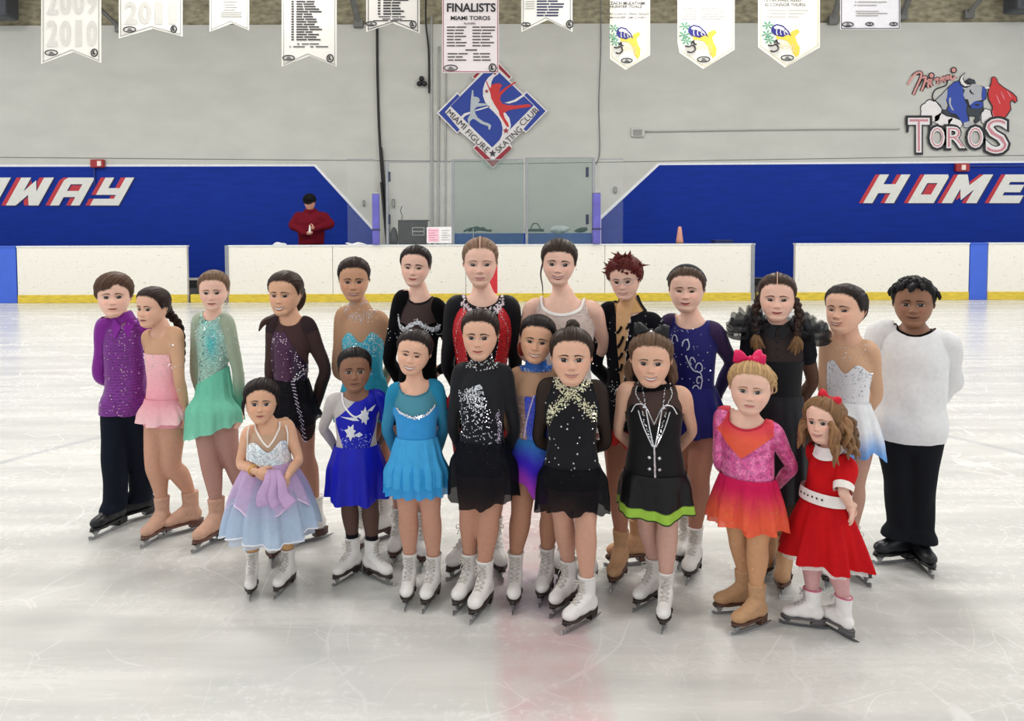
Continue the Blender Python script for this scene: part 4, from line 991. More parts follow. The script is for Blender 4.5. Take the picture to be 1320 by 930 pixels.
# ================================================================== hands (one template, wrist at the origin, fingers along -z, palm facing -y, thumb at +x)
def make_hand(curl):
    parts = [ellipsoid((0, 0, -.24), (.2, .095, .29)), limb([(0, 0, .12), (0, 0, -.06), (0, 0, -.2)], [.135, .13, .15], 8)]
    spec = [(.15, .40, .066), (.05, .46, .07), (-.055, .43, .067), (-.15, .34, .058)]
    for i, (x, L, r) in enumerate(spec):
        base = np.array([x, 0, -.42 if i in (1, 2) else -.39]); a = curl * (.35 + .05 * i); p = base.copy(); pts = [base + [0, .0, .12], base]
        for k, fr in enumerate((.45, .32, .23)):
            a_k = a + k * curl * .55
            p = p + L * fr * np.array([x * .18, -math.sin(a_k), -math.cos(a_k)]); pts.append(p.copy())
        parts.append(limb(pts, [r, r, r * .97, r * .88, r * .72], 12, 8))
    parts.append(limb([(.1, -.02, -.12), (.24, -.06, -.25), (.31, -.11 - .1 * curl, -.38), (.32 - .06 * curl, -.13 - .18 * curl, -.5)], [.1, .085, .068, .05], 12, 8))
    V, T = remesh(parts, .028, 2)
    return V, T
HAND_RELAXED = make_hand(.55)
HAND_CURLED = make_hand(1.35)
def place_hand(tpl, wrist, direction, palm, length, thumb=1):
    """palm: direction the palm faces; thumb: +1 or -1 mirrors"""
    V, T = tpl
    z = -np.asarray(direction, float); z /= np.linalg.norm(z)
    y = -np.asarray(palm, float); y = y - z * np.dot(y, z); y /= np.linalg.norm(y)
    x = np.cross(y, z)
    V = V * np.array([thumb, 1, 1]) * length
    if thumb < 0: T = T[:, ::-1]
    return V @ np.stack([x, y, z]) + np.asarray(wrist), T

# ================================================================== figure skates (templates, blade on z=0, toe towards -y, boot length 0.22)
def make_skate():
    D = {}
    # boot: foot, instep and cuff
    parts = [ellipsoid((0, -.062, .078), (.034, .052, .030)), ellipsoid((0, .0, .082), (.032, .085, .033)), ellipsoid((0, .062, .085), (.031, .038, .040)),
             limb([(0, -.075, .078), (0, -.02, .095), (0, .03, .12)], [.028, .031, .036], 10),
             ]
    zs = np.linspace(.07, .212, 12); rings = []
    for z in zs:
        t = (z - .07) / .142
        a = np.linspace(0, 2 * np.pi, 24, endpoint=False)
        rx = .031 + .006 * t - .004 * math.sin(t * math.pi); ry = .046 - .004 * math.sin(t * math.pi)
        cy = .045 - .006 * t
        rings.append(np.stack([rx * np.cos(a), cy + ry * np.sin(a), np.full(24, z) + .010 * t * -np.sin(a) * 0], -1))
    parts.append(loft(np.array(rings)))
    V, T = remesh(parts, .006, 3)
    V[:, 2] = np.maximum(V[:, 2], .052)
    D['boot'] = (V, T)
    # sole and heel
    def outline(n=28, grow=1.0):
        a = np.linspace(0, 2 * np.pi, n, endpoint=False)
        y = -.004 - .112 * np.cos(a); w = np.interp(y, [-.116, -.10, -.06, -.01, .05, .09, .108], [.004, .022, .035, .028, .027, .024, .004])
        return np.stack([np.sign(np.sin(a)) * w * np.abs(np.sin(a)) ** .3 * grow, y, 0 * a], -1)
    o = outline()
    sole = loft(np.stack([o + [0, 0, .046], o * [1.04, 1.01, 1] + [0, 0, .048], o * [1.04, 1.01, 1] + [0, 0, .055]]))
    h = o.copy(); h[:, 1] = np.maximum(h[:, 1], .035)
    heel = loft(np.stack([h * [.9, 1, 1] + [0, 0, .022], h + [0, 0, .045]]))
    D['sole'] = merge([sole, heel])
    # blade: runner, two stanchions with plates, toe pick
    yy = np.linspace(-.122, .135, 24)
    zb = .0 + 18 * np.maximum(0, np.abs(yy + .0) - .09) ** 2 * .35
    top = np.where(yy < -.105, .022, .014)
    r1 = []
    for y, z0, z1 in zip(yy, zb, top):
        r1.append([[-.0022, y, z0], [.0022, y, z0], [.0022, y, z1], [-.0022, y, z1]])
    runner = loft(np.array(r1)[:, ::-1])
    st = []
    for y0, y1, zt in ((-.115, -.05, .044), (.03, .085, .024)):
        rr = []
        for z, k in ((.010, .35), (.018, .3), (.03 if zt > .03 else .019, .55), (zt, 1.0)):
            ym = (y0 + y1) / 2; hw = (y1 - y0) / 2 * k; hx = .0025 if k < .6 else .013
            rr.append([[-hx, ym - hw, z], [hx, ym - hw, z], [hx, ym + hw, z], [-hx, ym + hw, z]])
        st.append(loft(np.array(rr)))
    picks = []
    for k in range(4):
        z = .005 + k * .0055; y = -.121 - .001 * k
        picks.append((np.array([[-.003, y, z], [.003, y, z], [0, y - .006, z + .001], [0, y, z + .005]]), [np.array([[0, 1, 2], [1, 3, 2], [3, 0, 2], [0, 3, 1]])]))
    D['blade'] = merge([runner] + st + picks)
    # laces: crossing rows down the front, and a bow
    def fr(z):   # front of the boot at height z
        m = np.abs(V[:, 0]) < .012; W = V[m]
        k = np.abs(W[:, 2] - z) < .006
        return W[k][:, 1].min() if k.any() else -.02
    L = []
    rows = [(-.055, None), (-.035, None)] + [(None, z) for z in (.135, .15, .165, .18, .195)]
    pts = []
    for y, z in rows:
        if z is None:
            m = (np.abs(V[:, 0]) < .012) & (np.abs(V[:, 1] - y) < .006); z = V[m][:, 2].max()
        else: y = fr(z)
        pts.append((y, z))
    for i, (y, z) in enumerate(pts):
        for s in (-1, 1):
            y2, z2 = pts[i + 1] if i + 1 < len(pts) else (y, z + .006)
            L.append(tube([(-.019 * s, y + .006, z), (0, y - .006 + (y2 - y) * .5, (z + z2) / 2 + .004), (.019 * s, y2 + .006, z2)], .0021, 5))
    y, z = pts[-1]
    for s in (-1, 1):
        L.append(tube(catmull([(0, y - .004, z), (.02 * s, y - .014, z + .006), (.026 * s, y - .012, z - .012), (.006 * s, y - .01, z - .004)], 10), .0018, 5))
        L.append(tube(catmull([(0, y - .004, z), (.01 * s, y - .014, z - .014), (.018 * s, y - .016, z - .034)], 8), .0018, 5))
    D['lace'] = merge(L)
    # padded rim at the top of the boot
    a = np.linspace(0, 2 * np.pi, 28)
    D['rim'] = tube(np.stack([.0345 * np.cos(a), .039 + .044 * np.sin(a), .2105 + 0 * a], -1), .0042, 6, False)
    return D
SK = make_skate()
SKM = {}
def skate_mesh(part, style):
    k = (part, style)
    if k in SKM: return SKM[k]
    c = {'white': dict(boot=(232, 229, 226), sole=(48, 38, 36), lace=(205, 200, 192), rim=(225, 222, 220), blade=(168, 170, 172)),
         'whitebrown': dict(boot=(232, 229, 226), sole=(70, 42, 34), lace=(205, 200, 192), rim=(225, 222, 220), blade=(168, 170, 172)),
         'pinkrim': dict(boot=(236, 232, 230), sole=(92, 88, 90), lace=(190, 185, 182), rim=(214, 108, 140), blade=(120, 122, 126)),
         'tan': dict(boot=(188, 146, 108), sole=(86, 56, 42), lace=(172, 128, 92), rim=(172, 128, 92), blade=(168, 170, 172)),
         'rose': dict(boot=(198, 156, 134), sole=(96, 60, 50), lace=(178, 134, 112), rim=(178, 134, 112), blade=(168, 170, 172)),
         'black': dict(boot=(18, 20, 26), sole=(16, 16, 18), lace=(20, 20, 22), rim=(24, 26, 32), blade=(168, 170, 172))}[style]
    V, fs = SK[part]
    if part == 'boot': fs = [fs]
    m = {'blade': vc_mat('skate_steel', .22, .9), 'sole': vc_mat('skate_sole', .45)}.get(part) or \
        (vc_mat('stretch_cover', .65, noise=.08, nscale=60) if style in ('tan', 'rose') else vc_mat('skate_leather', .38, noise=.05, nscale=25, bump=.15, bscale=120))
    SKM[k] = mesh_from(part, V, fs, m, lin(c[part]), smooth=part != 'blade')
    return SKM[k]
def put_skate(parent, base, pos, yaw, L, style):
    """yaw in radians: 0 = toe towards the camera (-y), positive = toe to +x"""
    k = L / .22
    o = link('skate', skate_mesh('boot', style), parent, loc=np.asarray(pos) - base, rot=(0, 0, yaw), scale=k)
    for p in ('sole', 'blade') + (('lace', 'rim') if style not in ('tan', 'rose', 'black') else ()):
        link({'rim': 'boot_rim', 'lace': 'lace'}.get(p, p), skate_mesh(p, style), o)
    return o
# ================================================================== PEOPLE: body builder
class Ctx: pass
SKIN = dict(fair=(229, 186, 167), light=(221, 175, 150), med=(216, 168, 138), tan=(198, 150, 120), brown=(140, 100, 78), dark=(122, 84, 62))
skin_mat = vc_mat('skin', .5, noise=.05, nscale=30, spec=.35, sss=.12)
eye_mat = vc_mat('eye', .35, spec=.25)
lip_mat = vc_mat('lips', .38)
hair_mat = vc_mat('hair', .45, noise=.12, nscale=90, spec=.16)
fab = dict(
    matte=vc_mat('fabric_matte', .85, spec=.12, noise=.05, nscale=50, bump=.1, bscale=300),
    lycra=vc_mat('fabric_lycra', .55, spec=.16, noise=.04, nscale=40, sheen=.1),
    satin=vc_mat('fabric_satin', .4, spec=.25, noise=.04, nscale=30),
    velvet=vc_mat('fabric_velvet', .9, spec=.06, sheen=.04, noise=.05),
    sheer=vc_mat('fabric_sheer', .8, spec=.1, alpha=.82),
    tulle=vc_mat('fabric_tulle', .75, alpha=.72, noise=.05, nscale=60),
    chiffon=vc_mat('fabric_chiffon', .7, alpha=.93, spec=.1, noise=.05),
    tights=vc_mat('fabric_tights', .6, spec=.2, noise=.04, nscale=60))
def sequin_mat():
    m, nt, b = new_mat('fabric_sequin')
    a = nt.nodes.new('ShaderNodeAttribute'); a.attribute_name = 'Col'
    tc = nt.nodes.new('ShaderNodeTexCoord'); v = nt.nodes.new('ShaderNodeTexVoronoi'); v.inputs['Scale'].default_value = 170
    nt.links.new(tc.outputs['Object'], v.inputs['Vector'])
    sep = nt.nodes.new('ShaderNodeSeparateColor'); nt.links.new(v.outputs['Color'], sep.inputs[0])
    mr = nt.nodes.new('ShaderNodeMapRange'); mr.inputs['To Min'].default_value = .7; mr.inputs['To Max'].default_value = 1.4
    nt.links.new(sep.outputs[0], mr.inputs['Value'])
    sc = nt.nodes.new('ShaderNodeVectorMath'); sc.operation = 'SCALE'
    nt.links.new(a.outputs['Color'], sc.inputs[0]); nt.links.new(mr.outputs['Result'], sc.inputs['Scale'])
    nt.links.new(sc.outputs['Vector'], b.inputs['Base Color'])
    bp = nt.nodes.new('ShaderNodeBump'); bp.inputs['Strength'].default_value = .7; bp.inputs['Distance'].default_value = .003
    nt.links.new(sep.outputs[1], bp.inputs['Height']); nt.links.new(bp.outputs['Normal'], b.inputs['Normal'])
    setp(b, Roughness=.35, Metallic=.25)
    return m
fab['sequin'] = sequin_mat()
gem_mat = vc_mat('rhinestone', .12, metal=.55, spec=.8)

def seg_dist(P, A, B):
    d = B - A; t = np.clip(((P - A) @ d) / (d @ d), 0, 1)
    return np.linalg.norm(P - A - t[:, None] * d, axis=1), t

class Person:
    def __init__(s, sp):
        s.sp = sp; g = sp.get
        fl, fr = sp['feet']
        s.footL, s.footR = ground(*fl[:2]), ground(*fr[:2])
        s.D = D = (s.footL[1] + s.footR[1]) / 2 + g('dy', 0)
        s.base = np.array([(s.footL[0] + s.footR[0]) / 2, (s.footL[1] + s.footR[1]) / 2, 0.0])
        s.cam_yaw = math.atan2(-s.base[0], s.base[1])
        cx, top, chin = sp['head']
        T, C = at(cx, top + 1.5, D), at(cx, chin, D)
        s.H = H = T[2]; s.hh = T[2] - C[2]
        s.root = empty('person', s.base, sp['label'], 'person', 'skaters posing on the ice')
        k = g('chub', 1.0)
        rel = g('yaw', 0); s.th = th = RAD(rel) + s.cam_yaw
        s.Lr = np.array([math.cos(th), math.sin(th), 0]); s.Fw = np.array([math.sin(th), -math.cos(th), 0])
        xl, yl, xr, yr = sp['sh']
        SL, SR = at(xl, yl - 3, D), at(xr, yr - 3, D)
        s.S = S = abs(SR[0] - SL[0]) / 2 / math.cos(RAD(rel)) * math.cos(0) * g('sw', 1.0)
        csh = (SL + SR) / 2; csh[1] = D + g('lean', 0.0)
        z1 = csh[2]; s.z1 = z1
        L = g('boot', .178 if H < 1.15 else (.170 if H < 1.4 else .158)) * H; s.L = L; s.zsole = .05 * L / .22
        s.z0 = z0 = s.zsole + (H - s.zsole) * g('crotch', .445)
        hx = g('hipx', None)
        chip = at(hx, 500, D) if hx else (csh * .45 + s.base * .55); chip[2] = z0; chip[1] = D
        s.csh, s.chip = csh, chip
        # torso section table: w, half width, half depth (in S)
        hipf, waist = g('hipw', .80), g('waistw', .66)
        s.tab = np.array([[-.12, hipf * .72, .42], [0, hipf * .95, .53], [.12, hipf, .58], [.28, hipf * .93, .54], [.45, waist, .46 + (waist - .66) * .7],
                          [.62, waist * .5 + .37, .50], [.8, .76, .54], [.92, .72, .48], [1.0, .62, .40], [1.06, .42, .35], [1.12, .29, .29], [1.18, .22, .22]])
        s.tab[:, 1:] *= S; s.tab[:, 2] *= g('deep', 1.0)
        a = np.linspace(0, 2 * np.pi, 28, endpoint=False)
        rings = []
        for w in np.concatenate([np.linspace(-.12, 1.18, 27)]):
            c, ra, rb = s.sec(w)
            rings.append(c + ra * np.cos(a)[:, None] * s.Lr + rb * np.sin(a)[:, None] * s.Fw)
        parts = [loft(np.array(rings))]
        # head frame
        hy = RAD(g('hyaw', 0)) + s.cam_yaw
        s.HR = np.array((Matrix.Rotation(hy, 3, 'Z') @ Matrix.Rotation(RAD(g('hroll', 0)), 3, 'Y') @ Matrix.Rotation(RAD(-g('hpitch', 0)), 3, 'X')))
        s.hc = (T + C) / 2; s.hc[1] = D + g('lean', 0) + g('heady', -.015)
        s.head = Head(**g('face', {}))
        nb = s.sec(1.02)[0]; s.nb = s.sec(1.06)[0]
        nk = s.hl([0, .10, -.22])
        rn = g('neck', .188) * s.hh
        parts.append(limb([nb - [0, 0, .05 * S], nb * .45 + nk * .55, nk], [rn * 1.18, rn, rn * 1.0], 12, 16))
        for sd in (-1, 1):
            V, f = ear_part(sd, s.head); parts.append((s.hl(V), f))
        # arms
        ru = .0240 * H * k; s.ru = ru
        s.arms = []
        for sd, key in ((-1, 'armL'), (1, 'armR')):
            sp_z = (SL if sd < 0 else SR)[2]
            sh = csh + s.Lr * sd * (S - ru * 1.05); sh[2] = sp_z - ru * .3
            arm = g(key, 'back')
            if isinstance(arm, str):
                zc = z0 + (z1 - z0) * (.42 if arm == 'back' else .2)
                el = csh + s.Lr * sd * (S * 1.0) - s.Fw * .30 * S; el[2] = z0 + (z1 - z0) * .42
                wr = s.sec(.2)[0] + s.Lr * sd * S * .22 - s.Fw * S * .82
            else:
                (ex, ey, ed), (wx, wy, wd) = arm
                el = at(ex, ey, D + ed); wr = at(wx, wy, D + wd)
            s.arms.append((sh, el, wr))
            mid1 = sh * .5 + el * .5; mid2 = el * .62 + wr * .38
            inn = sh - s.Lr * sd * S * .3 + [0, 0, ru * .35]
            parts.append(limb([inn, sh, mid1, el, mid2, wr], [ru * 1.1, ru * 1.14, ru * 1.0, ru * .80, ru * .82, ru * .54], 30, 12))
        # legs
        s.legs = []
        for sd, ft, fp, kk in ((-1, fl, s.footL, 'kneeL'), (1, fr, s.footR, 'kneeR')):
            fy = RAD(ft[2]) + s.cam_yaw; fd = np.array([math.sin(fy), -math.cos(fy), 0])
            up = L / .22
            tilt = 0
            ank = fp - fd * .035 * up + [0, 0, .105 * up]; cuff = fp - fd * .036 * up + [0, 0, .2 * up]
            hip = s.sec(.06)[0] + s.Lr * sd * S * hipf * .48
            hip[2] = z0 + .032 * H
            kn = hip * .52 + cuff * .48 + s.Fw * .018 * H
            if kk in sp:
                q = at(sp[kk][0], sp[kk][1], kn[1]); kn = np.array([q[0], kn[1], q[2]])
            s.legs.append((hip, kn, ank, fp, fy))
            th1 = hip * .55 + kn * .45; cf = kn * .62 + cuff * .38 - s.Fw * .008 * H
            lk = k * g('legk', 1.0)
            parts.append(limb([hip, th1, kn, cf, cuff, ank], np.concatenate([np.array([.048, .0455, .0345, .0355]) * H * lk, np.minimum(np.array([.0245, .020]) * H * lk, np.array([.027, .021]) * up)]), 34, 14))
            parts.append(limb([ank + [0, 0, -.02 * up], fp + fd * .02 * up + [0, 0, .075 * up], fp + fd * .075 * up + [0, 0, .07 * up]], np.array([.024, .021, .018]) * up, 8, 8))
        s.vox = g('vox', max(.0050, .0056 * H))
        V, Tt = remesh(parts, s.vox, 4)
        s.V, s.T = V, Tt; s.N = vnormals(V, Tt)
        s.context()
        # one continuous body: limbs and trunk + head + hands
        hv, hf = s.head.mesh(); others = [(s.hl(hv), hf)]
        hlen = g('hand', .105) * H * (1.0)
        for i, sd in ((0, -1), (1, 1)):
            sh, el, wr = s.arms[i]; key = ('handL', 'handR')[i]
            d = wr - el; d /= np.linalg.norm(d)
            hs = g(key, None)
            if hs is None: tpl, dr, pm = HAND_RELAXED, d * .5 + np.array([-sd * s.Lr[0], -sd * s.Lr[1], -.5]), s.Fw
            else: tpl, dr, pm = hs
            V2, T2 = place_hand(tpl, wr - d * .01, dr, pm, hlen, -sd if g('thumbflip', False) else sd)
            others.append((V2, T2))
        BV, BT = union(V, Tt, others)
        s.finish_body(BV, BT)
        s.face()
    def sec(s, w):
        ra = np.interp(w, s.tab[:, 0], s.tab[:, 1]); rb = np.interp(w, s.tab[:, 0], s.tab[:, 2])
        c = s.chip + (s.csh - s.chip) * w
        c = c + s.Fw * (.06 * math.sin(np.clip(w, 0, 1) * 3.14) * s.S * s.sp.get('belly', .5))
        return c, ra, rb
    def hl(s, P):
        """head-local (unit) -> world"""
        return (np.asarray(P, float) * s.hh) @ s.HR.T + s.hc
    def context(s):
        P = s.V; c = s.c = Ctx()
        w = c.w = (P[:, 2] - s.z0) / (s.z1 - s.z0)
        cen = s.chip + (s.csh - s.chip) * w[:, None]
        d = P - cen
        c.u = d @ s.Lr / s.S; c.v = d @ s.Fw / s.S
        ra = np.interp(w, s.tab[:, 0], s.tab[:, 1]); rb = np.interp(w, s.tab[:, 0], s.tab[:, 2])
        q = np.sqrt((d @ s.Lr / ra) ** 2 + (d @ s.Fw / rb) ** 2)
        best = np.full(len(P), 1e9); t_ = np.zeros(len(P)); sd_ = np.zeros(len(P))
        for i, sg in ((0, -1), (1, 1)):
            sh, el, wr = s.arms[i]
            for k, (A, B) in enumerate(((sh, el), (el, wr))):
                dd, t = seg_dist(P, A, B)
                r = s.ru * np.interp(k + t, [0, .5, 1, 1.4, 2], [1.16, 1.0, .8, .82, .52])
                qa = dd / r; m = qa < best
                best[m] = qa[m]; t_[m] = k + t[m]; sd_[m] = sg
        c.m = np.clip(q - best, -2, 2); c.m = np.where(w > 1.1, -1, c.m); c.t = t_; c.side = sd_
        c.nd = np.linalg.norm(P - s.nb, axis=1) / s.S
        c.z = P[:, 2]
        A, B = s.sec(1.02)[0], s.hl([0, .10, -.22]); d = B - A; c.nf = ((P - A) @ d) / (d @ d)
        c.nr = np.linalg.norm(P - A - c.nf[:, None] * d, axis=1) / (s.sp.get('neck', .188) * s.hh)
        c.A = np.stack([c.u, c.v, c.w, c.m, c.t, c.side, c.nd, c.z, c.nf, c.nr], 1)
    def sub(s, A):
        c = Ctx(); c.u, c.v, c.w, c.m, c.t, c.side, c.nd, c.z, c.nf, c.nr = A.T
        return c
    # ---------------------------------------------------------------- skin
    def finish_body(s, V, T):
        base = lin(s.sp['skin'] if not isinstance(s.sp['skin'], str) else SKIN[s.sp['skin']])
        col = np.tile(base, (len(V), 1))
        q = ((V - s.hc) @ s.HR) / s.hh
        face = (np.linalg.norm(q, axis=1) < .75) & (q[:, 1] < -.1)
        bl = face * (gauss(np.abs(q[:, 0]) - .17, .08) * gauss(q[:, 2] + .14, .07) * .8 + gauss(q[:, 0], .05) * gauss(q[:, 2] + .15, .04) * .6)
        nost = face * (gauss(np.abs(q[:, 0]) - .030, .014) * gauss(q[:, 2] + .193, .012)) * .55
        lid = face * gauss(np.abs(q[:, 0]) - s.head.ex, .07) * gauss(q[:, 2] - .012, .016) * .2  # shade of nostrils and eyelid creases painted into the skin colour
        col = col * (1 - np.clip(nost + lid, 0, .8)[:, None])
        s.skinq = q
        col = col * (1 + bl[:, None] * np.array([.04, -.13, -.12])) * (1 + .03 * vnoise(V, 5, 5, 25)[:, None])
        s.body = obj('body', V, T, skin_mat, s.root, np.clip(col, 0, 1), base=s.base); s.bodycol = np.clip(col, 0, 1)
    def patch(s, name, X, Zz, lift, cols, mat):
        y = s.head.front(X, Zz) - lift
        P = np.stack([X, y, Zz], -1); n, m = X.shape
        return obj(name, s.hl(P.reshape(-1, 3)), grid_faces(n, m, False), mat, s.root, cols.reshape(-1, 3), base=s.base)
    def face(s):
        sp = s.sp; g = sp.get; fc = g('face2', {})
        base = lin(sp['skin'] if not isinstance(sp['skin'], str) else SKIN[sp['skin']])
        iris = lin(fc.get('iris', (52, 34, 26))); hairc = lin(fc.get('brow', sp['hair']))
        es, op = fc.get('eye', 1.0), fc.get('open', 1.0)
        for sd in (-1, 1):
            ew, eh = .076 * es, .038 * es * op
            u = np.linspace(-1, 1, 27); v = np.linspace(-1, 1, 15)
            U, W = np.meshgrid(u, v)
            up = (1 - np.abs(U) ** 2.2) ** .9; lo = .75 * (1 - np.abs(U) ** 2) ** .8
            X = sd * (s.head.ex + ew * U); zz = np.where(W > 0, W * up, W * lo) * eh - .030 + .008 * U
            c = np.tile(np.array([.55, .50, .47]) * (.55 + .45 * min(1.0, base.mean() / .35)), U.shape + (1,))
            d = np.hypot(U * ew / .046, (zz + .028) / .046)
            f = sstep(1.08, .86, d)[..., None]; c = c * (1 - f) + iris * f
            f = sstep(.56, .42, d)[..., None]; c = c * (1 - f) + .006 * f
            hl_ = (np.hypot(U * ew - sd * -.012, zz + .014) < .0065)[..., None]; c = np.where(hl_, .9, c)  # small white glint painted into the eye colour
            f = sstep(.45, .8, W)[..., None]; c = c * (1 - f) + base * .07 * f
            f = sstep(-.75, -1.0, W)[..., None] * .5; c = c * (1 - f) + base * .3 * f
            s.patch('eye', X, zz, .010 + .016 * (1 - np.clip(U ** 2 + W ** 2, 0, 1)), c, eye_mat)
            # brow
            u = np.linspace(0, 1, 14); v = np.linspace(-1, 1, 5); U, W = np.meshgrid(u, v)
            X = sd * (s.head.ex - .082 + .178 * U); th = 1.3 * fc.get('browt', .012) * (1 - .72 * U ** 1.6)
            zz = .040 + .026 * np.sin(np.pi * np.clip(U * .85 + .12, 0, 1)) - .014 * U ** 2 + th * W + fc.get('browz', 0)
            bc = np.tile(hairc * .8 + base * .12, U.shape + (1,)); bc = bc * (1 + .25 * np.sin(U * 60)[..., None])
            s.patch('eyebrow', X, zz, .004 + .006 * (1 - W ** 2), bc, hair_mat)
        # mouth
        teeth = fc.get('teeth', 0.0); lip = lin(fc.get('lip', tuple(np.clip(np.array(SKIN.get(sp['skin'], sp['skin']) if isinstance(sp['skin'], str) else sp['skin']) * [.88, .62, .62], 0, 255))))
        hw = .108 * s.head.mouth * (1 + .2 * (teeth > .15))
        u = np.linspace(-1, 1, 31); v = np.linspace(-1, 1, 23); U, W = np.meshgrid(u, v)
        X = hw * U; mz = s.head.mouth_z(X); env = (1 - np.abs(U) ** 2.2) ** .75
        o = teeth * .055; up_, lo_ = .024 * (1 - .22 * gauss(U, .14)), .030
        ztop = mz + (up_ + o * .15) * env; zbot = mz - (lo_ + o) * env
        zz = (ztop + zbot) / 2 + W * (ztop - zbot) / 2
        c = np.tile(lip, U.shape + (1,)); c = np.where((zz > mz)[..., None], c * .86, c * 1.06)
        if teeth > 0:
            hi, lo2 = mz + o * .12 * env, mz - o * .95 * env
            tin = (zz < hi) & (zz > lo2) & (np.abs(U) < .93)
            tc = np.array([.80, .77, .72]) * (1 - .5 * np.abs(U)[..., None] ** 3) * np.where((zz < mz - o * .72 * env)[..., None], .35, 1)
            c = np.where(tin[..., None], tc, c)
            ln = sstep(.005, .0015, np.abs(zz - hi))[..., None] * .65; c = c * (1 - ln)
        else:
            f = sstep(.009, .003, np.abs(zz - mz))[..., None]; c = c * (1 - f) + c * .2 * f
        ed = sstep(.72, 1, np.abs(W))[..., None]; c = c * (1 - ed * .5) + base * ed * .5
        s.patch('lips', X, zz, .003 + .008 * (1 - W ** 2) * env, c, lip_mat)
    # ---------------------------------------------------------------- garments cut from the body surface
    def garment(s, name, g, col, mat='lycra', off=.004, fold=0.0, parent=None, smooth=0):
        V = s.V; N = s.N
        G = g(s.c); qh = ((V - s.hc) @ s.HR) / s.hh
        G = np.where(np.linalg.norm(qh, axis=1) < .9, np.minimum(G, (-.20 - qh[:, 2]) * 2), G)
        off = off(s.c) if callable(off) else off
        O = off + (fold * vnoise(V * [1, 1, .5], 11, 6, 30) if fold else 0)
        if fold: O = np.maximum(O, .005)
        W = V + N * (O[:, None] if np.ndim(O) else O)
        V2, T2, A = clip(W, s.T, G, s.c.A)
        if len(T2) == 0: print('EMPTY GARMENT', name, s.sp['label']); return None
        if smooth: V2 = laplace(V2, T2, smooth, .4)
        cc = s.sub(A); cc.P = V2
        C = col(cc) if callable(col) else lin(col)
        C = np.asarray(C)
        if C.ndim == 1: C = np.tile(C, (len(V2), 1))
        o = obj(name, V2, T2, fab[mat] if isinstance(mat, str) else mat, parent or s.root, C, base=s.base)
        o_ = Ctx(); o_.V, o_.T, o_.N, o_.c, o_.o = V2, T2, vnormals(V2, T2), cc, o
        return o_
    def gems(s, G, n, weight=None, r=.0028, col=(235, 238, 245), lift=.001, seed=0, name='rhinestones', vary=.5, parent=None):
        """scatter small faceted stones over a garment"""
        T = G.T; c = G.V[T].mean(1); area = np.linalg.norm(np.cross(G.V[T[:, 1]] - G.V[T[:, 0]], G.V[T[:, 2]] - G.V[T[:, 0]]), axis=1)
        p = area * (weight(s.sub(G.cA(T))) if weight else 1)
        p = np.clip(p, 0, None)
        if p.sum() <= 0: return
        rg = np.random.default_rng(seed); i = rg.choice(len(T), n, p=p / p.sum())
        b = rg.dirichlet((1, 1, 1), n)
        P = (G.V[T[i]] * b[..., None]).sum(1); Nn = G.N[T[i]].mean(1)
        s.stones(P + Nn * lift, Nn, r * (1 - vary / 2 + vary * rg.random(n)), col, name, parent)
    def stones(s, P, Nn, r, col=(235, 238, 245), name='rhinestones', parent=None):
        n = len(P)
        if n == 0: return
        r = np.broadcast_to(r, (n,))[:, None]
        Nn = Nn / (np.linalg.norm(Nn, axis=1)[:, None] + 1e-9)
        a = np.cross(Nn, [0.31, .2, .93]); a /= np.linalg.norm(a, axis=1)[:, None] + 1e-9; b = np.cross(Nn, a)
        V = np.stack([P + a * r, P + b * r, P - a * r, P - b * r, P + Nn * r * .9], 1).reshape(-1, 3)
        k = np.arange(n)[:, None, None] * 5
        F = (np.array([[0, 1, 4], [1, 2, 4], [2, 3, 4], [3, 0, 4]])[None] + k).reshape(-1, 3)
        cols = lin(col) * (0.8 + .4 * RNG.random((len(V), 1)))
        o = obj(name, V, F, gem_mat, parent or s.root, np.clip(cols, 0, 1), smooth=False, base=s.base)
        o['kind'] = 'stuff'
    def on(s, uw, off=.006, front=True):
        """points on the trunk surface at torso coordinates (u, w), front or back"""
        uw = np.asarray(uw, float); ok = (s.c.v > -.02 if front else s.c.v < .02) & (s.c.m < .35)
        idx = np.nonzero(ok)[0]; U = np.stack([s.c.u[idx], s.c.w[idx]], 1)
        # direct ray onto the section ellipse, then snapped to the closest body vertex depth
        P, Nn = [], []
        for u, w in uw:
            d = (U[:, 0] - u) ** 2 + (U[:, 1] - w) ** 2; k = np.argpartition(d, 4)[:4]; wt = 1 / (d[k] + 1e-6); wt /= wt.sum()
            pv = (s.V[idx[k]] * wt[:, None]).sum(0); nv = (s.N[idx[k]] * wt[:, None]).sum(0)
            cen = s.chip + (s.csh - s.chip) * w
            dv = (pv - cen) @ s.Fw
            P.append(cen + s.Lr * u * s.S + s.Fw * dv); Nn.append(nv)
        P = np.array(P); Nn = np.array(Nn); Nn /= np.linalg.norm(Nn, axis=1)[:, None] + 1e-9
        return P + Nn * off, Nn
    def decal(s, name, uw, col, mat='satin', off=.008, front=True, sub=1, parent=None):
        """small flat applique lying on the trunk"""
        q = np.array(uw, float)
        for _ in range(sub): q = np.stack([q, (q + np.roll(q, -1, 0)) / 2], 1).reshape(-1, 2)
        P, Nn = s.on(q, off, front); c = P.mean(0) + Nn.mean(0) * .003
        V = np.concatenate([P, [c]]); n = len(P); j = np.arange(n)
        T = np.stack([j, (j + 1) % n, np.full(n, n)], 1)
        return obj(name, V, T, fab[mat], parent or s.root, lin(col), base=s.base)
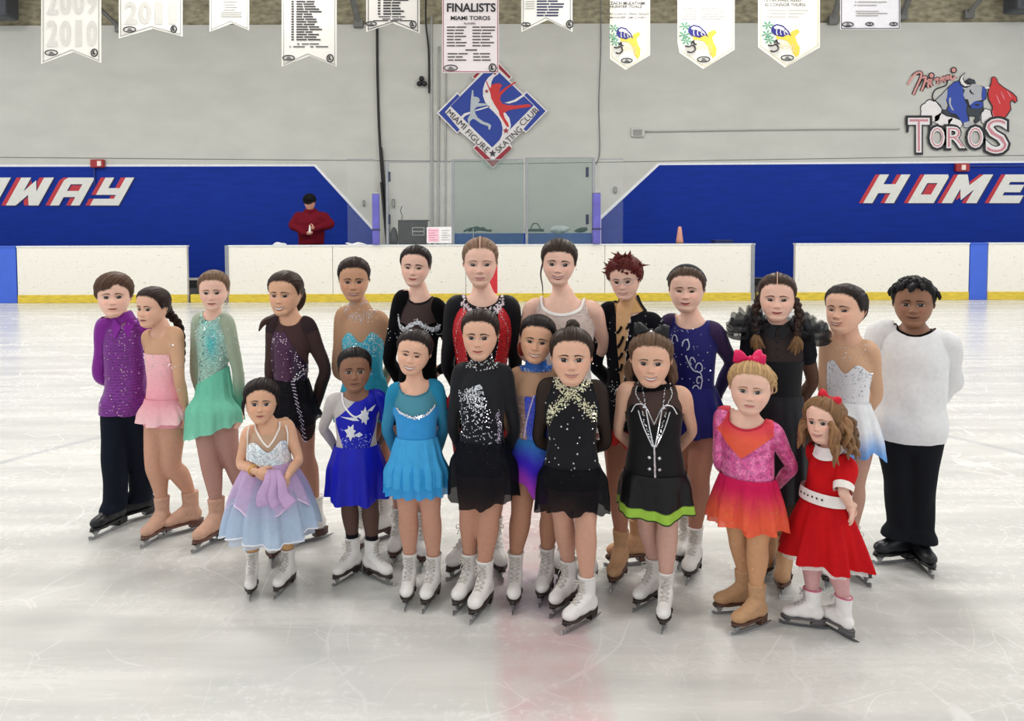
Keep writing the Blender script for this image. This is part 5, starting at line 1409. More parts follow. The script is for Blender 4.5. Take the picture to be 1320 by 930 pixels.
    def loose(s, name, parts, col, mat='matte', vox=.009, smooth=4, wr=0.0, cut=None):
        """loose garment as a body of its own (trousers, jacket)"""
        V, T = remesh(parts, vox, smooth)
        if wr: V = V + vnormals(V, T) * (wr * vnoise(V * [1, 1, .6], 21, 7, 26))[:, None]
        if cut is not None: V, T, _ = clip(V, T, cut(V))
        C = col(V) if callable(col) else lin(col)
        o = obj(name, V, T, fab[mat], s.root, C, base=s.base)
        r = Ctx(); r.V, r.T, r.N, r.o = V, T, vnormals(V, T), o
        return r
    def trousers(s, col, hem=.10, w_top=.3, k=1.0, hemk=1.0):
        parts = []; a = np.linspace(0, 2 * np.pi, 24, endpoint=False); H = s.H
        parts.append(ellipsoid(s.sec(0)[0], (s.S * .62, s.S * .62, s.S * .55)))
        parts.append(loft(np.array([(lambda q: q[0] + (q[1] + .010) * np.cos(a)[:, None] * s.Lr + (q[2] + .010) * np.sin(a)[:, None] * s.Fw)(s.sec(w)) for w in np.linspace(-.06, w_top, 8)])))
        for hip, kn, ank, fp, fy in s.legs:
            fd = np.array([math.sin(fy), -math.cos(fy), 0]); up = s.L / .22
            b1 = ank * .9 + fp * .1; b1 = b1 + [0, 0, .03]; b2 = ank + fd * .03 * up; b2[2] = hem
            parts.append(limb([hip, hip * .5 + kn * .5, kn, kn * .45 + b1 * .55, b1, b2], np.array([.060, .056, .049, .046, .044 * hemk, .046 * hemk]) * H * k, 34, 16))
        return s.loose('trousers', parts, col, 'matte', .0085, 3, .003, lambda V: V[:, 2] - hem)
    def w_of(s, py): return float((at(s.sp['head'][0], py, s.D)[2] - s.z0) / (s.z1 - s.z0))
    def z_of(s, py): return float(at(s.sp['head'][0], py, s.D)[2])
    def skirt_px(s, ytop, yhem, half, **kw):
        w0 = s.w_of(ytop); ln = s.z_of(ytop) - s.z_of(yhem)
        fl = (half / FPX * s.D) / (s.sec(w0)[1] + .012)
        return s.skirt(w0=w0, length=ln, flare=fl, **kw)
    def collar(s, name, a, b, col, mat='lycra', off=.006):
        return s.garment(name, lambda c: np.minimum(np.minimum(c.nf - a, b - c.nf), 1.9 - c.nr), col, mat, off)
    def trim(s, name, uw, r=.003, col=(240, 236, 230), mat='satin', n=40, off=.006, front=True, parent=None, sides=6):
        q = catmull(np.array(uw, float), n); P, Nn = s.on(q, off, front)
        for _ in range(2): P[1:-1] = (P[:-2] + 2 * P[1:-1] + P[2:]) / 4
        V, f = tube(P, r, sides)
        return obj(name, V, f, fab[mat], parent or s.root, lin(col), base=s.base)
    def stone_line(s, uw, n=40, r=.003, col=(238, 240, 246), off=.007, front=True, jitter=0.0, seed=0, name='rhinestones', rows=1):
        q = catmull(np.array(uw, float), n); q = np.concatenate([q] * rows)
        if jitter: q = q + np.random.default_rng(seed).normal(size=q.shape) * jitter
        P, Nn = s.on(q, off, front); s.stones(P, Nn, r, col, name)
    # ---------------------------------------------------------------- skirts
    def skirt(s, name='skirt', w0=.24, length=.17, flare=1.35, folds=11, amp=.045, col=(30, 30, 40), mat='chiffon', hem=None, seed=0, grow=.016, n=132, rows=16, top=None, depth=1.0, parent=None, curve=1.6, phase=0.0):
        """pleated skirt; hem(phi) adds to the length (m); phi = 0 at the front, positive to the viewer's right"""
        phi = np.linspace(-np.pi, np.pi, n, endpoint=False)
        rg = np.random.default_rng(seed); out = []
        fold = np.sin(folds * phi + phase + .8 * np.sin(2 * phi + seed)); fold = np.sign(fold) * np.abs(fold) ** .8 + .35 * np.sin((2 * folds + 1) * phi + seed); amp = amp * 1.45
        for t in np.linspace(0, 1, rows):
            wt = w0 if top is None else w0 + top(phi)
            ln = length + (hem(phi) if hem is not None else 0)
            cs = [s.sec(float(x)) for x in np.broadcast_to(wt, phi.shape)] if top is not None else None
            if cs is None:
                c, ra, rb = s.sec(w0); c = np.tile(c, (n, 1))
            else:
                c = np.array([x[0] for x in cs]); ra = np.array([x[1] for x in cs]); rb = np.array([x[2] for x in cs])
            k = 1 + (flare - 1) * (1 - (1 - t) ** curve)
            R = k * (1 + amp * fold * t ** .8)
            X = (ra + grow * .6) * np.sin(phi) * R; Yv = (rb + grow * .6) * np.cos(phi) * (1 + (R - 1) * depth)
            wz = np.clip((c[:, 2] - t * ln - s.z0) / (s.z1 - s.z0), -.02, 1.1)
            gr_ = grow * (.55 + .35 * t); ha = np.interp(wz, s.tab[:, 0], s.tab[:, 1]) + gr_; hb = np.interp(wz, s.tab[:, 0], s.tab[:, 2]) + gr_ + .05 * s.S * s.sp.get('belly', .5)
            lo_ = sstep(.24, .06, wz) * sstep(0, .25, t); ha = ha + lo_ * np.maximum(0, .5 * s.S * s.sp.get('hipw', .8) + .054 * s.H * s.sp.get('chub', 1) - ha + grow); hb = hb + lo_ * np.maximum(0, .060 * s.H * s.sp.get('chub', 1) + grow - hb)
            k_ = np.sqrt((X / ha) ** 2 + (Yv / hb) ** 2); k_ = np.maximum(1, 1 / k_) * (1 + .7 * amp * (fold + 1.35) * t * sstep(1.15, .95, k_))
            X, Yv = X * k_, Yv * k_
            P = c + X[:, None] * s.Lr + Yv[:, None] * s.Fw
            P[:, 2] -= t * ln + .006 * t * fold * 0.6
            out.append(P)
        rings = np.array(out); V = rings.reshape(-1, 3); F = grid_faces(rows, n)
        tt = np.repeat(np.linspace(0, 1, rows), n); pp = np.tile(phi, rows)
        C = col(tt, pp) if callable(col) else np.tile(lin(col), (len(V), 1))
        o = obj(name, V, F, fab[mat], parent or s.root, C, base=s.base)
        r = Ctx(); r.V, r.T, r.c, r.o, r.rings = V, tris(F), None, o, rings; r.N = vnormals(V, r.T); r.tt = tt; r.pp = pp
        return r
    def hem_trim(s, sk, r=.003, col=(240, 240, 240), mat='satin', name='hem_trim', row=-1):
        R = sk.rings[row]; V, f = tube(np.concatenate([R, R[:1]]), r, 6, False)
        return obj(name, V, f, fab[mat], s.root, lin(col), base=s.base)
    # ---------------------------------------------------------------- hair and accessories
    def hair(s, rgb=None, **kw):
        rgb = rgb or s.sp['hair']
        V, T, st = hair_cap(s.head, **kw)
        # scalp carries the hair colour up to a soft hairline
        q = s.skinq; a, zl = hairline(kw.get('kind', 'slick')); f_, b_, w_ = s.head.prof(np.clip(q[:, 2], -.5, .5))
        ph = np.arctan2(q[:, 0] / w_, -(q[:, 1] - (b_ - f_) / 2) / ((f_ + b_) / 2 + 1e-3)); line = np.interp(np.degrees(np.abs(ph)), a, zl)
        if kw.get('fringe') is not None: line = line + kw['fringe'](ph, np.degrees(np.abs(ph)))
        rr = np.abs(np.hypot(q[:, 0] / w_, (q[:, 1] - (b_ - f_) / 2) / ((f_ + b_) / 2 + 1e-3)) - 1)
        gg = q[:, 2] - line + .012 * vnoise(q, 8, 6, 60)
        m = sstep(-.045, .008, gg) * (np.linalg.norm(q, axis=1) < .66) * (q[:, 2] > -.3) * (rr < .12)
        s.bodycol = s.bodycol * (1 - m[:, None]) + lin(rgb) * m[:, None]
        c4 = np.ones((len(q), 4), np.float32); c4[:, :3] = s.bodycol; s.body.data.color_attributes['Col'].data.foreach_set('color', c4.ravel())
        return obj('hair', s.hl(V), T, hair_mat, s.root, hair_cols(rgb, st), base=s.base)
    def head_obj(s, name, V, T, col, mat=None, parent=None):
        return obj(name, s.hl(V), T, mat or hair_mat, parent or s.root, col, base=s.base)
    def parting(s, rgb, y1=.10):
        z = np.concatenate([np.linspace(.30, .47, 10), [.50, .515, .515]]); f = np.interp(np.clip(z, -.5, .5), *_F)
        y = -(f + .028); y[-3:] = [-.13, -.03, y1]; z = z + np.linspace(.0, .028, len(z))
        V, fs = tube(catmull(np.stack([0 * z, y, z], -1), 30), .010, 6); return s.head_obj('hair_parting', V, tris(fs), lin(rgb), skin_mat)
    def bun(s, c=(0, .47, .12), r=.15, rgb=None, sq=.75, seed=0, name='hair_bun'):
        V, T, C = strand_ball(c, (r, r * sq, r), rgb or s.sp['hair'], None, seed)
        return s.head_obj(name, V, T, C)
    def hairlock(s, P, r, rgb=None, name='ponytail', n=18, world=False, **kw):
        P = catmull(P, n); r = np.interp(np.linspace(0, 1, n), np.linspace(0, 1, len(np.atleast_1d(r))), np.atleast_1d(r)) if np.ndim(r) else np.full(n, r)
        V, T, C = lock(P, r, rgb=rgb or s.sp['hair'], **kw)
        if world: return obj(name, V, T, hair_mat, s.root, C, base=s.base)
        return s.head_obj(name, V, T, C)
    def tights(s, rgb, top=.12, mat='tights', name='tights', gems=0):
        rgb = tuple(np.array(rgb) * (.95, .955, 1.02))
        G = s.garment(name, lambda c: np.minimum(top - c.w, np.where(c.w < -.05, .2 - .1 * c.m, .05 - c.m)), rgb, mat, off=.0025)
        return G
    def skates(s, style='white'):
        st = style if isinstance(style, (list, tuple)) else (style, style)
        for (hip, kn, ank, fp, fy), sty in zip(s.legs, st):
            put_skate(s.root, s.base, fp, fy, s.L, sty)
def _cA(G): return lambda T: np.stack([G.c.u, G.c.v, G.c.w, G.c.m, G.c.t, G.c.side, G.c.nd, G.c.z, G.c.nf, G.c.nr], 1)[T].mean(1)
Ctx.cA = lambda self, T: _cA(self)(T)
# neckline / sleeve fields
def leo(neck=.5, bot=-.02, sleeves=None, top=None, arm=0.0, fn=None):
    """trunk garment field: round neck opening of radius neck (in S), optional sleeves down to t"""
    def f(c):
        A = np.minimum(np.minimum(c.nd - neck, c.w - bot), np.where((c.nd > .8) | (c.nr > 2.1), .3, (1.16 if neck < .1 else 1.09) - c.w))
        if top is not None: A = np.minimum(A, top(c) - c.w)
        if fn is not None: A = np.minimum(A, fn(c))
        if sleeves is None: return np.minimum(A, arm - c.m)
        sl = np.where(c.side < 0, sleeves[0], sleeves[1]) if isinstance(sleeves, (tuple, list)) else sleeves
        hasl = sl > 0
        B = np.minimum(np.minimum(c.m + .12, sl - c.t), c.nd - neck)
        B = np.where(hasl, B, -1)
        return np.maximum(np.minimum(A, np.where(hasl, .12, arm) - c.m), B)
    return f
def binding(r0, r1, m=.3): return lambda c: np.minimum(np.minimum(c.nd - r0, r1 - c.nd), np.minimum(1.10 - c.w, m - c.m))
def sleeve(t0=0.0, t1=2.0, side=0, m0=0.0):
    def f(c):
        B = np.minimum(np.minimum(c.m - m0, t1 - c.t), c.t - t0 if t0 > 0 else 1)
        return np.where(c.side * side < 0, -1, B) if side else B
    return f
# ================================================================== THE SKATERS
NUDE = (200, 156, 122); TIGHT = (198, 152, 126)
def ts(c, lo, hi): return sstep(lo, hi, c)
def bow(p, c, size, rgb, roll=0.0, name='hair_bow', tails=False):
    """fabric bow in head units: two puffed loops and a knot"""
    parts = []
    for sd in (-1, 1):
        a = np.linspace(0, 2 * np.pi, 14, endpoint=False); rings = []
        for t in np.linspace(0, 1, 8):
            h = (.12 + .9 * math.sin(t * 2.2)) * .45; d = .10 + .22 * math.sin(t * 2.6)
            rings.append(np.stack([np.full(14, sd * (.08 + .92 * t)), d * np.sin(a), h * np.cos(a) * (1 + .12 * np.cos(3 * a))], -1))
        parts.append(loft(np.array(rings if sd > 0 else rings)[:, ::(1 if sd < 0 else -1)]))
    parts.append(ellipsoid((0, -.05, 0), (.17, .17, .22), None, 8, 12))
    if tails:
        for sd in (-1, 1): parts.append(tube(catmull([(0, 0, 0), (sd * .3, .02, -.35), (sd * .5, .0, -.75)], 8), .1, 6, True, .3))
    V, f = merge(parts); V = V * size
    R = np.array(Matrix.Rotation(RAD(roll), 3, 'Y')); V = V @ R.T + np.asarray(c)
    return p.head_obj(name, V, tris(f), lin(rgb), fab['satin'])
def scrunchie(p, c, r, rgb, n=(0, 1, .2), name='hair_tie', tr=.05):
    a = np.linspace(0, 2 * np.pi, 40); nn = np.array(n, float); nn /= np.linalg.norm(nn)
    e1 = np.cross(nn, [1, 0, 0]); e1 /= np.linalg.norm(e1); e2 = np.cross(nn, e1)
    P = np.asarray(c) + r * (np.cos(a)[:, None] * e1 + np.sin(a)[:, None] * e2)
    V, f = tube(P, tr * (1 + .3 * np.sin(a * 11)), 8, False); return p.head_obj(name, V, tris(f), lin(rgb), fab['satin'])
def earring(p, sd, rgb=(230, 230, 235)):
    V, f = ellipsoid((sd * .385, .02, -.125), (.016, .016, .016), None, 6, 8); p.head_obj('earring', V, tris(f), lin(rgb), gem_mat)

P = []
# 1 ---- boy, purple shirt
sp = dict(label='boy in a purple glitter shirt and dark trousers at the far left', head=(149, 352, 408), hyaw=-6, hpitch=2, sh=(129, 420, 193, 427), yaw=-12, hipx=163,
          feet=[(142, 686, -48), (176, 671, -72)], skin='fair', hair=(78, 56, 44), face=dict(smile=.0, wide=1.02, mouth=.9), face2=dict(lip=(196, 120, 110)), hipw=.74, waistw=.72, armR=((190, 470, .06), (176, 480, .16)))
p = Person(sp)
q = p.garment('shirt', leo(.40, -.03, arm=.05), lambda c: mixc((92, 26, 108), (128, 44, 146), .5 + .5 * np.sin(c.z * 420)), 'sequin', lambda c: .011 + .012 * sstep(.4, .05, c.w), .002)
p.garment('sleeve', sleeve(0, 1.95, -1, -.05), (124, 30, 140), 'satin', .013, .003)
p.garment('sleeve', sleeve(0, 1.95, 1, -.05), (132, 32, 148), 'satin', .013, .003)
p.collar('collar', .0, .42, (120, 28, 138), 'satin', .008)
for sd in (-1, 1): p.decal('collar_point', [(.02 * sd, 1.0), (.26 * sd, 1.10), (.36 * sd, 1.03), (.22 * sd, .86)], (130, 32, 150), 'satin', .016)
p.gems(q, 90, lambda c: (c.v > 0) * (.25 + gauss(c.u, .12)), .0035, (250, 225, 250), seed=1)
p.stone_line([(0, .95), (0, .6), (0, .12)], 7, .006)
p.trousers((19, 24, 36), .11, .06)
p.skates('black')
p.hair(kind='boy', thick=.055, pole=(.5, .2, .6), fringe=lambda PH, a: np.where(PH < 0, -.07 * gauss(PH + .55, .5), .05 * gauss(PH - .25, .3)), rough=.008, seed=3)
P.append(p)
# 2 ---- pink dress, braid
sp = dict(label='girl in a pink dress with a long dark braid looking left', head=(199, 369, 421), hyaw=-42, sh=(187, 438, 231, 432), yaw=-46, hipx=212,
          feet=[(203, 696, -38), (236, 687, -74)], skin='light', hair=(44, 30, 26), face=dict(smile=.0), face2=dict(lip=(176, 104, 96)), armR=((231, 488, -.09), (239, 527, -.03)), armL=((206, 490, .12), (236, 528, .09)),
          handR=(HAND_RELAXED, (.1, .1, -1), (-1, .3, 0)), handL=(HAND_RELAXED, (.5, .1, -1), (0, 1, 0)), kneeL=(199, 600), kneeR=(222, 600))
p = Person(sp)
nu = p.garment('mesh_yoke', leo(.50, .55, sleeves=1.85), (216, 172, 140), 'sheer', .003)
q = p.garment('bodice', leo(.2, -.04, top=lambda c: .80 - .28 * sstep(.05, -.4, c.v)), lambda c: mixc((236, 158, 172), (244, 186, 192), ts(c.w, .2, .8)), 'lycra', .006)
p.gems(q, 120, lambda c: sstep(.5, .75, c.w), .0026, seed=2)
p.gems(nu, 110, lambda c: (c.m > 0) * gauss((c.t % .5) - .25, .05), .003, seed=3)
p.skirt_px(512, 536, 24, folds=8, amp=.10, col=lambda t, f: mixc((232, 156, 170), (246, 200, 204), t), mat='chiffon', hem=lambda f: .03 * np.cos(f), seed=2)
t_ = p.tights((210, 158, 124)); p.gems(t_, 120, lambda c: sstep(-.75, -.2, c.w), .0018, seed=5)
p.skates('rose')
p.hair(pole=(0, .40, -.05), thick=.03, seed=4)
V, T, C = braid([p.hl((0, .44, -.02)), p.hl((.03, .52, -.22)), at(231, 420, p.D + .10), at(235, 448, p.D + .10), at(234, 476, p.D + .10)], np.linspace(.026, .013, 60), (40, 26, 24)); obj('hair_braid', V, T, hair_mat, p.root, C, base=p.base)
P.append(p)
# 3 ---- mint dress
sp = dict(label='girl in a mint green crystal dress with long sleeves', head=(277, 348, 399), hyaw=-10, hpitch=-3, sh=(250, 416, 299, 417), yaw=-24, hipx=275,
          feet=[(272, 702, -42), (304, 692, -74)], skin='fair', hair=(104, 80, 62), face=dict(smile=.05, jaw=.95), face2=dict(lip=(190, 116, 112)), armR=((306, 475, .0), (311, 528, .0)), handR=(HAND_RELAXED, (-.1, -.1, -1), (-.9, .3, 0)),
          armL=((252, 478, .16), (262, 520, .2)))
p = Person(sp)
q = p.garment('bodice', leo(.46, -.02, arm=.06), lambda c: mixc((150, 186, 172), (66, 176, 178), gauss(c.u - .15, .28) * gauss(c.w - .78, .16)) , 'sequin', .005)
sl = p.garment('sleeve', sleeve(0, 1.97, 0, -.06), lambda c: mixc((156, 170, 148), (62, 140, 112), ts(c.t, 1.1, 1.9)), 'lycra', .004)
p.gems(q, 260, lambda c: (c.v > -.2) * (.3 + sstep(.5, .9, c.w)), .003, seed=6); p.gems(q, 60, lambda c: gauss(c.u + .35 - (c.w - .6) * .5, .12), .0045, (50, 130, 140), seed=7)
p.gems(sl, 150, lambda c: sstep(1.6, .4, c.t), .0032, seed=8)
p.skirt_px(484, 554, 26, folds=10, amp=.07, col=lambda t, f: mixc((110, 196, 168), (128, 206, 178), t), mat='chiffon', seed=3, top=lambda f: .10 * np.sin(f))
p.trim('waist_seam', [(-.6, .22), (0, .28), (.6, .40)], .003, (150, 210, 190))
p.tights((189, 142, 122)); p.skates('rose')
p.hair(seed=5, thick=.032); p.bun((0.02, .45, .1), .13)
p.hairlock([(.25, .2, -.05), (.3, .22, -.25), (.28, .2, -.42)], (.03, .02, .008), (170, 148, 118), name='hair_lock')
P.append(p)
# 4 ---- plum bodice, black skirt
sp = dict(label='smiling girl in a plum and black dress with sheer black sleeves', head=(369, 349, 406), hyaw=-24, sh=(346, 420, 405, 421), yaw=-18, hipx=374,
          feet=[(354, 718, -5), (395, 699, -74)], skin='med', hair=(54, 40, 34), face=dict(smile=.7, wide=1.0), face2=dict(teeth=.8, open=.85), armR=((419, 476, .02), (404, 535, .04)), handR=(HAND_RELAXED, (-.4, .3, -1), (-.8, .5, 0)))
p = Person(sp)
q = p.garment('bodice', leo(.52, -.02, top=lambda c: .93 - .42 * np.clip(c.u + .1, 0, 1.2) + (c.v < 0) * .0), lambda c: mixc((66, 24, 62), (40, 22, 50), ts(c.u, -.1, .5)), 'sequin', .006)
p.garment('mesh_yoke', leo(.50, .45, sleeves=.12), (64, 46, 50), 'sheer', .003)
p.garment('sleeve', sleeve(0, 1.97, 0, -.02), lambda c: mixc((58, 44, 48), (22, 19, 26), ts(c.t, .7, 1.4)), 'sheer', .005)
p.gems(q, 150, lambda c: (c.v > -.1) * (.3 + 2 * gauss(c.w - .9 + .42 * np.clip(c.u + .1, 0, 1.2) + .05, .04)), .0032, (244, 226, 240), seed=9)
p.stone_line([(-.55, .36), (0, .40), (.62, .52)], 50, .0034, jitter=.02, rows=2); p.stone_line([(-.55, .3), (0, .33), (.6, .44)], 40, .003, jitter=.02, seed=3)
sk = p.skirt_px(488, 538, 33, folds=8, amp=.06, col=(17, 16, 22), mat='chiffon', seed=4, hem=lambda f: .10 * gauss(f - .75, .3))
p.stones(sk.V[(abs(sk.pp - .35 - .35 * sk.tt) < .10)] + np.array([0, -.004, 0]), sk.N[(abs(sk.pp - .35 - .35 * sk.tt) < .10)], .0036, (228, 222, 236))
p.tights((192, 140, 110)); p.skates('whitebrown')
p.hair(thick=.035, seed=6, pole=(.1, .4, -.1))
p.hairlock([(.12, .42, .08), (.18, .46, -.12), (.1, .4, -.36), (-.22, .10, -.55), (-.48, -.10, -.66), (-.60, -.14, -.86)], (.13, .13, .11, .10, .07, .015), (62, 44, 36), n=26)
scrunchie(p, (.13, .44, .05), .11, (24, 20, 22))
P.append(p)
# 5 ---- turquoise, nude mesh
sp = dict(label='tall girl in a turquoise dress with nude mesh shoulders, hair slicked back', head=(457, 331, 387), hyaw=-2, hpitch=-4, sh=(433, 408, 500, 414), yaw=-8, hipx=472,
          feet=[(466, 706, -5), (490, 696, -60)], skin='tan', hair=(40, 28, 25), face=dict(smile=.3, wide=.98), face2=dict(teeth=.3, open=.9, lip=(168, 100, 92)), armR=((503, 470, .06), (490, 506, .16)))
p = Person(sp)
nu = p.garment('mesh_yoke', leo(.0, .5, sleeves=1.9), (204, 160, 128), 'sheer', .003)
p.collar('neck_band', .0, .45, (202, 158, 126), 'sheer', .004)
q = p.garment('bodice', leo(.2, -.02, top=lambda c: .80 + .05 * np.cos(c.u * 7.5 + 3.14) - .15 * (c.v < -.1)), lambda c: mixc((48, 160, 192), (70, 186, 210), ts(c.w, .3, .8)), 'satin', .006)
p.gems(q, 230, lambda c: (c.v > -.2) * sstep(.55, .8, c.w), .0034, (220, 244, 250), seed=10)
p.gems(nu, 150, lambda c: (c.v > -.1) * gauss(c.nd - .5, .13), .0034, seed=11)
p.skirt_px(486, 540, 37, folds=9, amp=.05, col=(56, 168, 198), mat='chiffon', seed=5)
p.tights((169, 122, 96)); p.skates('whitebrown')
p.hair(seed=7, thick=.03); p.bun((0, .46, .05), .15)
P.append(p)
# 6 ---- black velvet dress
sp = dict(label='girl in a black velvet dress with sheer yoke and curved crystal neckline', head=(536, 316, 369), hyaw=-10, hroll=3, sh=(508, 388, 574, 398), yaw=-10, hipx=538,
          feet=[(513, 717, -12), (546, 722, -4)], skin='fair', hair=(36, 27, 27), face=dict(smile=.45, cheek=1.1, ex=.140), face2=dict(open=.65, lip=(196, 104, 104), browt=.015), armR=((590, 462, .03), (566, 478, .12)), armL=((502, 462, .05), (518, 500, .18)),
          handR=(HAND_RELAXED, (-.7, .4, -.3), (0, 1, 0)))
p = Person(sp)
nu = p.garment('mesh_yoke', leo(.48, .55, sleeves=.3), (58, 48, 50), 'sheer', .003)
q = p.garment('bodice', leo(.2, -.02, sleeves=1.95, top=lambda c: .80 - .03 * np.cos(c.u * 5)), (13, 12, 15), 'velvet', .005)
p.garment('neck_binding', binding(.46, .52), (16, 14, 16), 'lycra', .005)
p.stone_line([(-.78, .88), (-.6, .78), (-.3, .80), (0, .84), (.3, .80), (.6, .77), (.85, .80)], 120, .0036, jitter=.012, rows=3)
p.gems(q, 70, lambda c: (c.v > 0) * gauss(c.w - .70, .07), .003, seed=12)
p.skirt_px(492, 542, 44, folds=12, amp=.06, col=(14, 13, 17), mat='velvet', seed=6)
p.tights(TIGHT); p.skates('whitebrown')
p.hair(seed=8, thick=.032); p.bun((.12, .44, .08), .15)
earring(p, 1)
P.append(p)
# 7 ---- tall, black and red
sp = dict(label='tall girl in a black dress with curved red panels, centre parting', head=(619, 306, 370), hyaw=-1, sh=(575, 396, 669, 396), yaw=-2, hipx=620,
          feet=[(598, 737, -35), (640, 735, 12)], skin='fair', hair=(120, 94, 76), face=dict(smile=.15, jaw=.95, wide=.95, nose=1.15, ex=.142), face2=dict(iris=(84, 74, 64), open=.8, teeth=.15, lip=(196, 128, 124), browt=.009), armR=((664, 470, .04), (640, 520, .18)), armL=((577, 470, .04), (598, 520, .18)))
p = Person(sp)
q = p.garment('bodice', leo(.46, -.02, sleeves=1.95), (17, 15, 20), 'lycra', .004)
for sd in (-1, 1):
    p.garment('red_panel', lambda c, sd=sd: np.minimum(np.minimum(c.v - .02, -c.m + .1), np.minimum(.90 + .16 * np.clip(c.u * sd, 0, 1) - c.w - .55 * np.clip(c.u * sd - .55, 0, 1), .17 - np.abs(c.u * sd - (.52 + .10 * np.sin((c.w - .55) * 6.5))))), (196, 26, 36), 'sequin', .007)
    p.stone_line([(.18 * sd, .93), (.30 * sd, .88), (.42 * sd, .80), (.38 * sd, .55), (.30 * sd, .3)], 40, .003, jitter=.01)
    p.stone_line([(.30 * sd, .95), (.5 * sd, .92), (.68 * sd, .74), (.6 * sd, .5), (.5 * sd, .25)], 50, .003, jitter=.01)
p.gems(q, 120, lambda c: (c.v > 0) * gauss(c.nd - .58, .07) * (c.m < 0), .0062, (246, 232, 236), seed=13)
p.skirt_px(500, 545, 44, folds=14, amp=.09, col=lambda t, f: mixc((150, 20, 30), (20, 14, 18), ts(t, .3, .7)), mat='chiffon', seed=7, hem=lambda f: .012 * np.sin(21 * f))
p.tights((192, 142, 117)); p.skates('white')
p.hair(seed=9, thick=.028, part=(0, .022, .1)); p.parting((214, 176, 156)); p.bun((0, .44, .12), .14)
P.append(p)
# 8 ---- white sleeveless
sp = dict(label='girl in a white sleeveless lace dress with bare arms, red lips', head=(720, 308, 368), hyaw=0, hroll=3, sh=(675, 399, 776, 400), yaw=-4, hipx=727,
          feet=[(728, 738, -15), (758, 744, 6)], skin='fair', hair=(52, 40, 34), face=dict(smile=.85, jaw=.96, ex=.146), face2=dict(lip=(176, 48, 58), teeth=.42, browt=.014), armR=((779, 446, .03), (754, 474, .15)), armL=((674, 452, .04), (700, 480, .16)))
p = Person(sp)
q = p.garment('bodice', leo(.54, -.02, arm=-.02, fn=lambda c: .86 - np.abs(c.u)), lambda c: mixc((236, 228, 226), (206, 186, 178), ts(c.w, .70, .82)), 'lycra', .005)
p.garment('neck_binding', binding(.52, .58), (240, 234, 230), 'satin', .008)
p.gems(q, 170, lambda c: (c.v > 0) * sstep(.6, .8, c.w), .0026, seed=14)
for sd in (-1, 1): p.garment('arm_binding', lambda c, sd=sd: np.minimum(np.minimum(.05 - np.abs(c.m + .05), c.w - .74), np.minimum(c.u * sd, np.where(c.nd > .62, .2, -.2))), (240, 236, 232), 'satin', .007)
p.skirt_px(492, 552, 46, folds=11, amp=.06, col=(238, 232, 230), mat='chiffon', seed=8)
p.tights(TIGHT); p.skates('white')
p.hair(seed=10, thick=.04, kind='low'); p.bun((0, .46, .0), .15)
p.hairlock([(-.34, -.05, .02), (-.38, -.10, -.25), (-.33, -.14, -.5), (-.30, -.16, -.72)], (.02, .016, .012, .006), (66, 50, 42), name='hair_lock')
for sd in (-1, 1): earring(p, sd)
P.append(p)
# 9 ---- auburn short hair, glasses
sp = dict(label='skater with short spiky auburn hair and glasses in a black suit', head=(805, 331, 385), hyaw=-14, hroll=-5, hpitch=-8, sh=(772, 405, 852, 416), yaw=-14, hipx=812,
          feet=[(797, 749, -14), (812, 729, -68)], skin='fair', hair=(88, 34, 32), face=dict(smile=.35), face2=dict(teeth=.3, brow=(90, 60, 48)), hipw=.78, armL=((768, 470, .06), (790, 500, .16)))
p = Person(sp)
q = p.garment('bodice', leo(.44, -.02, sleeves=1.95), (18, 18, 24), 'velvet', .005)
p.garment('nude_inset', lambda c: np.minimum(np.minimum(c.v - .02, c.w - .36), np.minimum(.03 + .30 * (c.w - .36) - np.abs(c.u + .10), -c.m)), (196, 154, 112), 'lycra', .007)
p.collar('nude_collar', .05, .5, (190, 148, 96), 'lycra', .005)
p.garment('stand_collar', lambda c: np.minimum(np.minimum(c.nf - .0, .62 - c.nf), np.minimum(2.0 - c.nr, .12 - c.v)), (18, 18, 24), 'velvet', .010)
for k, (u0, w0, u1, w1) in enumerate(((-.25, .86, -.12, .92), (-.22, .74, -.05, .84), (-.2, .64, -.08, .7), (.02, .9, .1, .95), (-.16, .54, -.1, .6), (0, .72, .06, .8))): p.trim('black_applique', [(u0, w0), ((u0 + u1) / 2 + .02, (w0 + w1) / 2), (u1, w1)], .006, (22, 20, 24), 'velvet', 10, .010)
p.stone_line([(.12, .98), (.06, .8), (.0, .6), (-.06, .40)], 50, .003, jitter=.012)
p.gems(q, 160, lambda c: (c.v > 0) * gauss(c.u + .12, .22) * gauss(c.w - .30, .1), .003, seed=15); p.gems(q, 50, lambda c: (c.v > 0) * (c.w > .5), .0035, seed=16)
p.skirt_px(536, 566, 30, folds=12, amp=.07, col=lambda t, f: mixc((18, 16, 20), (204, 50, 44), ts(t, .35, .6)), mat='chiffon', seed=9, hem=lambda f: .01 * np.sin(17 * f))
p.tights((185, 131, 101)); p.skates('tan')
p.hair(kind='boy', thick=.075, rough=.014, seed=11, pole=(.1, .1, .5), fringe=lambda PH, a: .07 * gauss(PH, .8) - .03 * gauss(PH - 1.2, .3))
rg = np.random.default_rng(5)
for k in range(80):
    a = rg.uniform(-2.4, 2.4); el = rg.uniform(.25, 1.35); d = np.array([math.sin(a) * math.cos(el), -math.cos(a) * math.cos(el) * .9, math.sin(el)])
    b0 = d * np.array([.42, .44, .54]); t0 = np.array([rg.normal() * .06 + .02, -.03, rg.uniform(-.05, .06)])
    p.hairlock([b0, b0 * 1.13 + t0 * .5, b0 * 1.22 + t0 * 1.5], (.036, .026, .003), (96 + rg.integers(-16, 14), 36, 34), name='hair_tuft', n=6, ridges=2)
fr_m = vc_mat('clear_frame', .2, alpha=.75)
